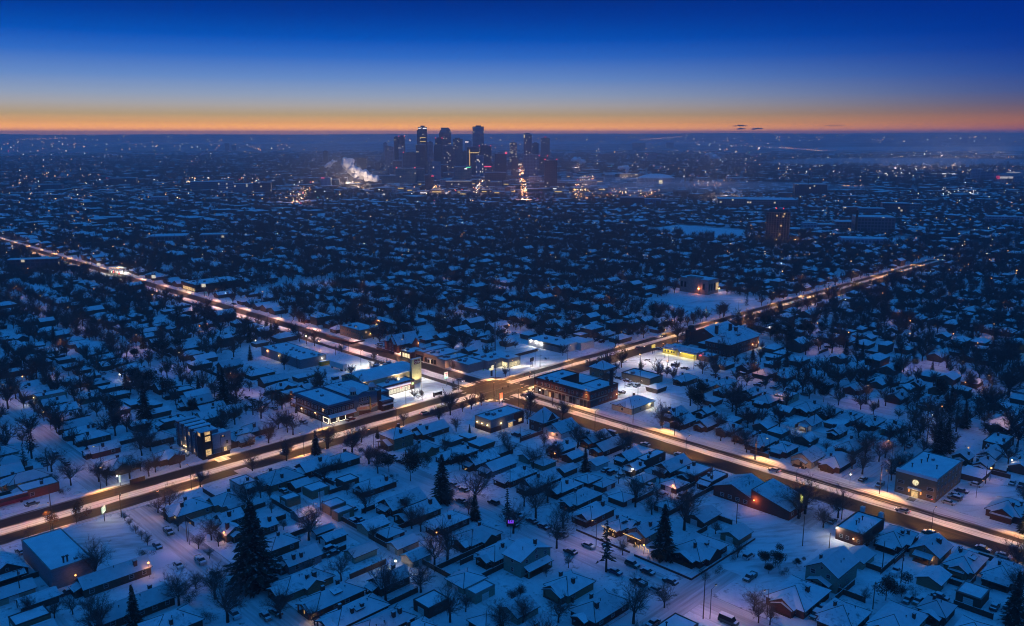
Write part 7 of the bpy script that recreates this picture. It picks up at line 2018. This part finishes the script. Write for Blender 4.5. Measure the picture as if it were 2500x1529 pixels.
# ------------------------------------------------------------------ individual mid-rise boxes, then the roofs that run together
fb = random.Random(21); bc = 0
BX = {'grey':(.16,.165,.19),'brown':(.12,.085,.08),'pale':(.28,.28,.31)}
def roofs_mesh(items, name):
    v = []; f = []; m = []
    for (u, w_, lu, lv, k, h, rise) in items:
        i = len(v); a0,a1,b0,b1 = u-lu/2,u+lu/2,w_-lv/2,w_+lv/2
        for z in (0,h):
            for (p,q) in ((a0,b0),(a1,b0),(a1,b1),(a0,b1)):
                o = .5 if z else 0
                x, y = xy(p+(o if p == a1 else -o), q+(o if q == b1 else -o)); v.append((x,y,z))
        for q in ((0,1,5,4),(1,2,6,5),(2,3,7,6),(3,0,4,7)): f.append(tuple(i+t for t in q)); m.append(1)
        if k == 'F': f.append((i+4,i+5,i+6,i+7)); m.append(0)
        else:
            if lu >= lv:
                ins = lv/2 if k in 'HX' else -.5
                p, q = xy(a0+ins,w_), xy(a1-ins,w_); v.append((*p,h+rise)); v.append((*q,h+rise))
                f += [(i+4,i+5,i+9,i+8),(i+5,i+6,i+9),(i+6,i+7,i+8,i+9),(i+7,i+4,i+8)]; m += [0,0 if k in 'HX' else 1,0,0 if k in 'HX' else 1]
            else:
                ins = lu/2 if k in 'HX' else -.5
                p, q = xy(u,b0+ins), xy(u,b1-ins); v.append((*p,h+rise)); v.append((*q,h+rise))
                f += [(i+4,i+5,i+8),(i+5,i+6,i+9,i+8),(i+6,i+7,i+9),(i+7,i+4,i+8,i+9)]; m += [0 if k in 'HX' else 1,0,0 if k in 'HX' else 1,0]
    me = bpy.data.meshes.new(name); me.from_pydata(v, [], f); me.materials.append(M['roof']); me.materials.append(plain(name+'_wall',(.10,.075,.06),.9)); me.polygons.foreach_set('material_index', m)
    return link(name, me)
LOTS = []
lo_ = random.Random(91)
while len(LOTS) < 46:
    d = 560+1500*lo_.random(); a = math.radians(lo_.uniform(-32,32)); x, y = d*math.sin(a), d*math.cos(a); u, v = (x+y)*S2, (y-x)*S2
    lu, lv = lo_.uniform(22,60), lo_.uniform(22,70)
    if abs(v-295) < 20+lv/2 or abs(u-283) < 20+lu/2 or (-80 < u < 965 and -115 < v < 1105): continue
    LOTS.append((u-lu/2, u+lu/2, v-lv/2, v+lv/2))
OPEN += LOTS
sheet('snowy_lot', [(*q, .2) for q in LOTS], M['lot'])
items = []
for q in LOTS:
    if lo_.random() < .75: items.append((q[0]+(q[1]-q[0])*lo_.uniform(.35,.6), q[2]+(q[3]-q[2])*lo_.uniform(.35,.6), (q[1]-q[0])*lo_.uniform(.3,.6), (q[3]-q[2])*lo_.uniform(.4,.7), 'F', lo_.uniform(4.5,9), 0))
for (u, v, lu, lv, k, g_) in far_boxes: items.append((u,v,lu,lv,k if k != 'S' else 'G', 2.5 if g_ else fb.uniform(2.7,3.3) if fb.random() < .85 else 5.5, min(lu,lv)*.27))
ff = random.Random(33)
RG2 = set()
for s in range(-1900, 3600, 95):
    for sd in (-1,1):
        v = -1900
        while v < 3600:
            st = ff.uniform(10.5,14); v += st
            for off, gar in ((20,False),(40,True)):
                u = s + sd*off + 5
                if -75 < u < 958 and -110 < v < 1100: continue
                if not in_view(u, v): continue
                d = math.hypot(*xy(u,v))
                if d < 300 or d > 2050 or abs(v-295) < 22 or abs(u-283) < 22 or in_open(u,v) or (v % 176) < 14: continue
                if abs(xy(u,v)[0]) < 420 and d > 1650: continue
                if gar and (d > 1500 or ff.random() < .3): continue
                x = ff.random()
                if x < .07: continue
                if x < .115 and d > 700: items.append((u,v,ff.uniform(14,30),ff.uniform(12,24),'F',ff.uniform(4,8),0)); continue
                lu, lv = (ff.uniform(9,13),ff.uniform(7,9)) if not gar else (6,5.5)
                items.append((u,v,lu,lv,ff.choice('HGGXF' if gar else 'HHGGX'), 2.5 if gar else (3 if ff.random() < .8 else 5.6), min(lu,lv)*.28))
# flat roofs of the far plain
for q in range(2600):
    d = 1900 + 4600*ff.random()**1.5; a = math.radians(ff.uniform(-33,33)); x, y = d*math.sin(a), d*math.cos(a)
    if abs(x) < 500 and d < 2900 and ff.random() < .5: continue
    sc = ff.uniform(.6,1.4)*d/2200
    items.append(((x+y)*S2,(y-x)*S2,ff.uniform(14,40)*sc,ff.uniform(10,26)*sc,'F',ff.uniform(4,10),0))
tag(roofs_mesh(items, 'distant_houses'), kind='stuff')
print('distant houses', len(items))
# ------------------------------------------------------------------ trees that run together: one object, scattered copies
LOD = []
for i in range(3):
    tk, cr = bare_tree(400+i, 10, [4.2,3.6,4.8][i], 7, 1, 10, .07, .3)
    b = MB(); b.v = tk.v + cr.v; n = len(tk.v); b.f = tk.f + [tuple(j+n for j in q) for q in cr.f]; b.m = [0]*len(tk.f) + [1]*len(cr.f)
    LOD.append(b.mesh('winter_tree', [M['bark'], M['twig']]))
tk, cr = conifer(410, 10, 2.6, .5); b = MB(); b.v = cr.v; b.f = cr.f; b.m = cr.m; LOD.append(b.mesh('winter_conifer', M['needle']))
tf = random.Random(44)
pts = [(xy(u,v), h*fat, 3 if kind[0] in 'fpt' else tf.randrange(3)) for (kind,u,v,h,fat) in far_tree]
def scatter(n, d0, d1, pw, h0, h1, con=.07):
    for q in range(n):
        d = d0+(d1-d0)*tf.random()**pw; a = math.radians(tf.uniform(-36,36)); x, y = d*math.sin(a), d*math.cos(a); u, v = (x+y)*S2, (y-x)*S2
        if -70 < u < 958 and -110 < v < 1100 and not clear_of_houses(u, v): continue
        if (abs(v-295) < 12 and u < 905) or abs(u-283) < 12 or in_open(u, v): continue
        if abs(x) < 330 and 1750 < d < 2800: continue
        pts.append(((x,y), tf.uniform(h0,h1), 3 if tf.random() < con else tf.randrange(3)))
scatter(7200, 520, 1150, .75, 6, 12); scatter(10500, 1150, 2100, .8, 7, 13); scatter(9000, 2100, 5200, .9, 12, 24, .05)
pm = bpy.data.meshes.new('distant_trees'); pm.from_pydata([(p[0][0],p[0][1],0.) for p in pts], [], [])
for nm, ty, vals in (('size','FLOAT',[p[1]/10 for p in pts]),('turn','FLOAT',[tf.uniform(0,6.28) for p in pts]),('pick','INT',[p[2] for p in pts])):
    pm.attributes.new(nm, ty, 'POINT').data.foreach_set('value', vals)
FT = link('distant_trees', pm); tag(FT, kind='stuff')
protos = []
for i, me in enumerate(LOD):
    q = [p for p in pts if p[2] == i][0]; s = q[1]/10
    o = link('winter_tree' if i < 3 else 'fir_tree', me, None, (q[0][0]+3, q[0][1]+2, .1), tf.uniform(0,6), scale=s); protos.append(o)
    gen(o, 'tree', 'bare tree' if i < 3 else 'fir', ['leafless far tree','leafless slim far tree','leafless wide far tree','dark far conical fir'][i], (q[0][0]+q[0][1])*S2, (q[0][1]-q[0][0])*S2, 'bare winter trees' if i < 3 else 'conifers')
ng = bpy.data.node_groups.new('scatter', 'GeometryNodeTree')
ng.interface.new_socket('Geometry', in_out='INPUT', socket_type='NodeSocketGeometry'); ng.interface.new_socket('Geometry', in_out='OUTPUT', socket_type='NodeSocketGeometry')
gi = ng.nodes.new('NodeGroupInput'); go = ng.nodes.new('NodeGroupOutput'); ip = ng.nodes.new('GeometryNodeInstanceOnPoints'); gti = ng.nodes.new('GeometryNodeGeometryToInstance')
for o in reversed(protos):
    oi = ng.nodes.new('GeometryNodeObjectInfo'); oi.transform_space = 'ORIGINAL'; oi.inputs['Object'].default_value = o; oi.inputs['As Instance'].default_value = True
    ng.links.new(oi.outputs['Geometry'], gti.inputs[0])
def attr(nm, ty):
    n = ng.nodes.new('GeometryNodeInputNamedAttribute'); n.data_type = ty; n.inputs['Name'].default_value = nm; return n.outputs['Attribute']
ng.links.new(gi.outputs[0], ip.inputs['Points']); ng.links.new(gti.outputs[0], ip.inputs['Instance']); ip.inputs['Pick Instance'].default_value = True
ng.links.new(attr('pick','INT'), ip.inputs['Instance Index'])
c3 = ng.nodes.new('ShaderNodeCombineXYZ'); ng.links.new(attr('turn','FLOAT'), c3.inputs[2]); ng.links.new(c3.outputs[0], ip.inputs['Rotation'])
ng.links.new(attr('size','FLOAT'), ip.inputs['Scale']); ng.links.new(ip.outputs[0], go.inputs[0])
md = FT.modifiers.new('scatter', 'NODES'); md.node_group = ng
print('distant trees', len(pts))

# ------------------------------------------------------------------ far lights
lv_, lf_, lm_ = [], [], []
def bulb_at(px, py, k, s=1., z=6.):
    x, y = at(px, py, z)
    d = math.hypot(x, y)
    if d > 6400:
        a = math.atan2(x, y); ux, uy = x/d, y/d; sl = (z-HC)/d; hit = None
        for q in range(6500, 12600, 100):
            hz_ = ((q-6500)/6450)**1.6*(121+16*min(1, max(0, a)*1.8))
            if HC + sl*q <= hz_+4: hit = (q, hz_+7); break
        if not hit: return
        d, z = hit; x, y = ux*d, uy*d; s *= 1.35
    r = .00058*d*s; i = len(lv_)
    lv_.extend([(x-r,y,z),(x+r,y,z),(x,y-r,z),(x,y+r,z),(x,y,z-r),(x,y,z+r)])
    for q in ((0,2,5),(2,1,5),(1,3,5),(3,0,5),(2,0,4),(1,2,4),(3,1,4),(0,3,4)): lf_.append(tuple(i+t for t in q)); lm_.append(k)
lr = random.Random(55)
def mixk(): return lr.choices((0,1,2,3,4),(.44,.28,.20,.05,.03))[0]
def region(n, poly_fn, ks=None, s0=.5, s1=1.2):
    for q in range(n):
        px, py = poly_fn(lr.random(), lr.random()); bulb_at(px, py, (ks or mixk)(), lr.uniform(s0,s1))
def quad(a, b, c, d): return lambda s, t: ((a[0]*(1-s)+b[0]*s)*(1-t)+(d[0]*(1-s)+c[0]*s)*t, (a[1]*(1-s)+b[1]*s)*(1-t)+(d[1]*(1-s)+c[1]*s)*t)
D_ = lambda X, Y: (dx(X), dy_(Y))
city = lambda: lr.choices((0,1,2,3,4),(.5,.2,.16,.12,.02))[0]
region(230, quad(D_(1905,640),D_(1965,640),D_(2060,1170),D_(1960,1170)), city, .5, 1.1)
region(45, quad(D_(680,960),D_(820,950),D_(825,1020),D_(670,1020)), city); region(60, quad(D_(1380,870),D_(1420,870),D_(1330,1060),D_(1240,1060)), city)
Mq = lambda X, Y: (1400+X/4.107, 290+Y/4.107); Rq = lambda X, Y: (1900+X/3.863, 290+Y/3.863); Lq = lambda X, Y: (X/3.08, 290+Y/3.08)
region(120, quad(Mq(40,580),Mq(220,570),Mq(140,720),Mq(0,720)), city); region(90, quad(Mq(0,700),Mq(900,700),Mq(900,790),Mq(0,800)), lambda: lr.choice((0,0,0,1)))
region(70, quad(Mq(1100,560),Mq(1900,560),Mq(1900,650),Mq(1150,680))); region(230, quad(Mq(200,330),Mq(1900,300),Mq(2400,560),Mq(200,520)))
region(430, quad(Rq(0,340),Rq(2318,360),Rq(2318,560),Rq(0,560)), lambda: lr.choices((0,1,2),(.35,.3,.35))[0], .4, 1.1); region(60, quad(Rq(300,340),Rq(1500,300),Rq(1500,440),Rq(400,450)), lambda: lr.choice((1,2)), .6, 1.3)
region(60, quad(Rq(1550,640),Rq(1850,640),Rq(1850,720),Rq(1550,720)), lambda: 2, .5, .9); region(90, quad(Rq(0,560),Rq(2318,580),Rq(2318,800),Rq(0,780)), None, .4, 1.)
region(130, quad((0,331),(2500,331),(2500,352),(0,352)), lambda: lr.choices((0,1,2),(.45,.3,.25))[0], .4, .9); region(90, quad((1000,334),(2000,332),(2000,372),(1000,372)), lambda: lr.choices((0,1,2),(.5,.3,.2))[0], .4, .9); region(430, quad(Lq(0,170),Lq(2400,190),Lq(2400,560),Lq(0,560)), lambda: lr.choices((0,1,2,3),(.42,.3,.24,.04))[0], .35, 1.); region(60, quad(Lq(1400,440),Lq(2000,440),Lq(2000,480),Lq(1400,475)), city)
region(70, quad(Lq(2180,490),Lq(2380,470),Lq(2270,640),Lq(2190,640)), city); region(55, quad(Lq(0,400),Lq(1450,440),Lq(1450,480),Lq(0,520)), lambda: 0, .6, 1.2); region(50, quad(Lq(0,560),Lq(2300,560),Lq(2300,610),Lq(0,610)), lambda: lr.choice((0,0,1)), .6, 1.2)
for a, b, n in ((Mq(670,212),Mq(1080,186),34),(Mq(1560,268),Mq(2150,300),16),(Mq(2150,298),Mq(2464,326),18),(Mq(550,190),Mq(660,190),4),(Rq(10,280),Rq(460,305),22),(Rq(600,630),Rq(800,635),20),(Lq(130,160),Lq(500,148),30),(Lq(1900,212),Lq(1960,240),6)):
    for q in range(n): t_ = (q+lr.uniform(-.3,.3))/max(1,n-1); bulb_at(a[0]+(b[0]-a[0])*t_, a[1]+(b[1]-a[1])*t_+lr.gauss(0,.5), 0 if lr.random() < .75 else 1, lr.uniform(.35,.7))
region(400, quad((0,485),(2500,485),(2500,640),(0,640)), lambda: lr.choices((0,1,2),(.66,.24,.10))[0], .38, .9); region(60, quad((700,455),(1500,455),(1500,490),(700,490)), city)
region(26, quad((1700,540),(2500,520),(2500,680),(1900,680)), lambda: 0, .8, 1.4)
me = bpy.data.meshes.new('city_lights'); me.from_pydata(lv_, [], lf_)
for m in (emit('far_orange',(1.,.42,.12),3.6), emit('far_warm',(1.,.72,.40),3.8), emit('far_white',(1.,.93,.82),3.8), emit('far_red',(1.,.06,.08),2.), emit('far_green',(.1,1.,.55),2.)): me.materials.append(m)
me.polygons.foreach_set('material_index', lm_); tag(link('city_lights', me), kind='stuff')
print('city lights', len(lf_)//8)
# glow of the bright avenue and squares on what stands round them
def glow(px, py, z, p, col):
    x, y = at(px, py, z); l = bpy.data.lights.new('street_glow','POINT'); l.energy = p; l.color = col; l.shadow_soft_size = 3; o = bpy.data.objects.new('street_glow', l); COL.objects.link(o); o.location = (x,y,z)
for k in range(6): glow(dx(1935+k*18), dy_(700+k*85), 12, 26000, ORG)
for q in (D_(750,990), D_(1340,970), Mq(120,640), Mq(60,740), Mq(1450,640), Mq(700,740), Lq(2240,590), Mq(1300,640)): glow(*q, 14, 24000, (1.,.62,.42))

# ------------------------------------------------------------------ steam, fog, clouds
import bmesh
def blobs(name, pts_, vox, matl, label=None, cat=None, group=None, kind=None, flat=1.):
    bm = bmesh.new(); rr = random.Random(9)
    for (x,y,z,rad) in pts_:
        r_ = bmesh.ops.create_icosphere(bm, subdivisions=2, radius=1.)
        for w in r_['verts']:
            n = 1 + .18*math.sin(w.co.x*5+x)+.14*math.sin(w.co.y*7+z)+.12*math.sin(w.co.z*6+y)
            w.co = Vector((x+w.co.x*rad*n, y+w.co.y*rad*n, z+w.co.z*rad*n*flat))
    me = bpy.data.meshes.new(name); bm.to_mesh(me); bm.free(); me.materials.append(matl)
    o = link(name, me)
    if vox:
        rm = o.modifiers.new('remesh','REMESH'); rm.mode = 'VOXEL'; rm.voxel_size = vox
    else:
        for p in me.polygons: p.use_smooth = True
    return tag(o, label, cat, group, kind)
def volume(name, c, dens):
    m = bpy.data.materials.new(name); m.use_nodes = True; t = m.node_tree
    for n in list(t.nodes): t.nodes.remove(n)
    p = t.nodes.new('ShaderNodeVolumePrincipled'); p.inputs['Color'].default_value = (*c,1); p.inputs['Density'].default_value = dens
    o = t.nodes.new('ShaderNodeOutputMaterial'); t.links.new(p.outputs[0], o.inputs['Volume']); return m
SV = plain('steam',(.88,.87,.87),1.,.06,.05)
sr = random.Random(70)
def plume(path, depth_base, label, n=34):
    """path: pixel points and radii in pixels, from the source outwards"""
    P_ = []
    x0, y0 = at(path[0][0], depth_base)
    for a, b in zip(path, path[1:]):
        for q in range(n//(len(path)-1)):
            t = sr.random(); px = a[0]+(b[0]-a[0])*t; py = a[1]+(b[1]-a[1])*t; rad = a[2]+(b[2]-a[2])*t
            y = y0 + sr.uniform(-12,12); dep = y*math.cos(PT)+HC*math.sin(PT)
            k = dep/F
            tt = (CY-py)/F; z = HC + y*(tt*math.cos(PT)-math.sin(PT))/(math.cos(PT)+tt*math.sin(PT))
            P_.append(((px-CX)*k + sr.gauss(0,rad*.45)*k, y, max(4, z + sr.gauss(0,rad*.4)*k), max(2.6, rad*k*sr.uniform(.45,.9))))
    blobs('steam_plume', P_, 2.6, SV, label, 'steam', 'steam plumes over the town')
plume([(868,433,4),(856,403,13),(846,400,12)], 458, 'big white steam cloud rising left of the city centre', 26)
plume([(850,412,12),(880,424,10),(902,432,11),(916,438,9)], 458, 'drifting right part of the big steam cloud', 34)
plume([(800,408,6),(812,396,5),(826,392,3)], 456, 'thin curling steam wisp at the left of the big cloud', 16)
plume([(1396,394,4),(1408,389,7),(1422,399,6)], 430, 'small steam puff right of the city centre', 18)
plume([(1378,380,2),(1384,374,3.2),(1390,384,2.5)], 428, 'faint steam puff beside the small one', 10)
plume([(1724,377,4),(1738,380,7),(1752,387,5)], 420, 'steam puff far out on the right slope', 18)
plume([(1512,407,4),(1524,411,7),(1536,418,5)], 448, 'steam puff above the lights left of the arena', 18)
plume([(1785,460,2.5),(1792,464,4),(1808,468,2.5)], 478, 'low steam trail behind the court block', 16)
plume([(562,375,2),(572,376,3),(588,379,2)], 392, 'tiny steam puff before the far twin towers', 12)
plume([(2298,352,2),(2306,354,3),(2314,356,2)], 372, 'tiny steam puff far out on the right', 10)
for px, py, p in ((856,432,200000),(880,445,130000),(815,416,80000),(1410,405,40000),(1740,392,40000),(1524,424,30000)):  # unseen point lights added by the plumes to warm and brighten the steam
    x, y = at(px, py, 14); l = bpy.data.lights.new('added_glow','POINT'); l.energy = p; l.color = (1.,.74,.55); l.shadow_soft_size = 4; o = bpy.data.objects.new('added_glow', l); COL.objects.link(o); o.location = (x, y-30, 16)
FV = volume('fog', (.97,.96,1.), .0032)
def fog(px, py, z, rx, ry, rz_, label):
    x, y = at(px, py, 0)
    m = MB().lathe([(.02,-1),(.6,-.8),(.95,-.3),(1,0),(.95,.3),(.6,.8),(.02,1)],24); m.v = [(a*rx*(1+.12*math.sin(b*5+a*3)), b*ry, c*rz_) for a,b,c in m.v]
    o = m.build('fog_bank', FV, None, loc=(x,y,z)); tag(o, kind='stuff')
fog(2230,405,16,620,300,15,''); fog(2420,372,24,1500,330,16,''); fog(1760,470,12,330,130,11,''); fog(1200,361.4,46,2600,300,13,''); fog(500,360,40,1500,260,9,''); fog(1560,452,10,260,120,9,'')
for px, py, z, p in ((2180,404,16,90000),(2260,405,18,90000),(2330,402,16,70000),(2380,376,26,200000),(2440,374,26,200000),(2300,378,26,160000),(1740,470,14,30000),(1780,468,14,30000),(1560,450,10,20000)):  # point lights without lamps, added inside the fog to make it pale
    x, y = at(px, py, z); l = bpy.data.lights.new('added_glow','POINT'); l.energy = p; l.color = (1.,.82,.72); l.shadow_soft_size = 6; o = bpy.data.objects.new('added_glow', l); COL.objects.link(o); o.location = (x, y, z)
CM = plain('cloud_grey',(.14,.12,.17),1.,.1)
def cloud(px, py, wpx, hpx, label):
    d = 17500; k = d/F; z = HC + (326.7-py)*k; x = (px-CX)*k; cr_ = random.Random(int(px))
    blobs('cloud', [(x+cr_.uniform(-.5,.5)*wpx*k, d+cr_.uniform(-200,200), z+cr_.uniform(-.25,.25)*hpx*k, wpx*k*cr_.uniform(.10,.24)) for q in range(9)], 0, CM, label, 'cloud', 'small clouds on the horizon', None, hpx/wpx*1.1)
cloud(1794,308,24,4,'upper small dark cloud above the right horizon'); cloud(1818,315,52,5,'longer dark cloud just above the right horizon'); cloud(2034,308.5,70,2,'thin cloud streak farther right above the horizon')
# ------------------------------------------------------------------ labels that single out each repeat: by look and by rank from the nearest landmark
ORD = ['nearest','second','third','fourth','fifth','sixth','seventh','eighth','ninth','tenth','eleventh','twelfth','thirteenth','fourteenth','fifteenth','sixteenth','seventeenth','eighteenth','nineteenth','twentieth']
groups = {}
for (o, word, look, u, v) in GEN:
    x, y = xy(u, v)
    nm, lu, lv = min(LM, key=lambda q: (q[1]-u)**2+(q[2]-v)**2)
    lx, ly = xy(lu, lv)
    ddx, ddy = x-lx, y-ly
    side = ('right of' if ddx > 0 else 'left of') if abs(ddx) > abs(ddy) else ('beyond' if ddy > 0 else 'this side of')
    groups.setdefault((word, nm, side), []).append((math.hypot(ddx, ddy), o, look))
for (word, nm, side), lst in groups.items():
    lst.sort(key=lambda q: q[0])
    for i, (d, o, look) in enumerate(lst):
        rank = (ORD[i] if i < len(ORD) else str(i+1)+'th')
        base = f"{look}, {rank} {word} {side} {nm}"
        lookw = look.split()
        while len(base.split()) > 16 and len(lookw) > 2:
            lookw = lookw[1:]; base = f"{' '.join(lookw)}, {rank} {word} {side} {nm}"
        o['label'] = base
        if base in USED: print('DUP', base)
        USED.add(base)
print('objects', len(bpy.data.objects), 'things', len(GEN), 'lights', len(bpy.data.lights))
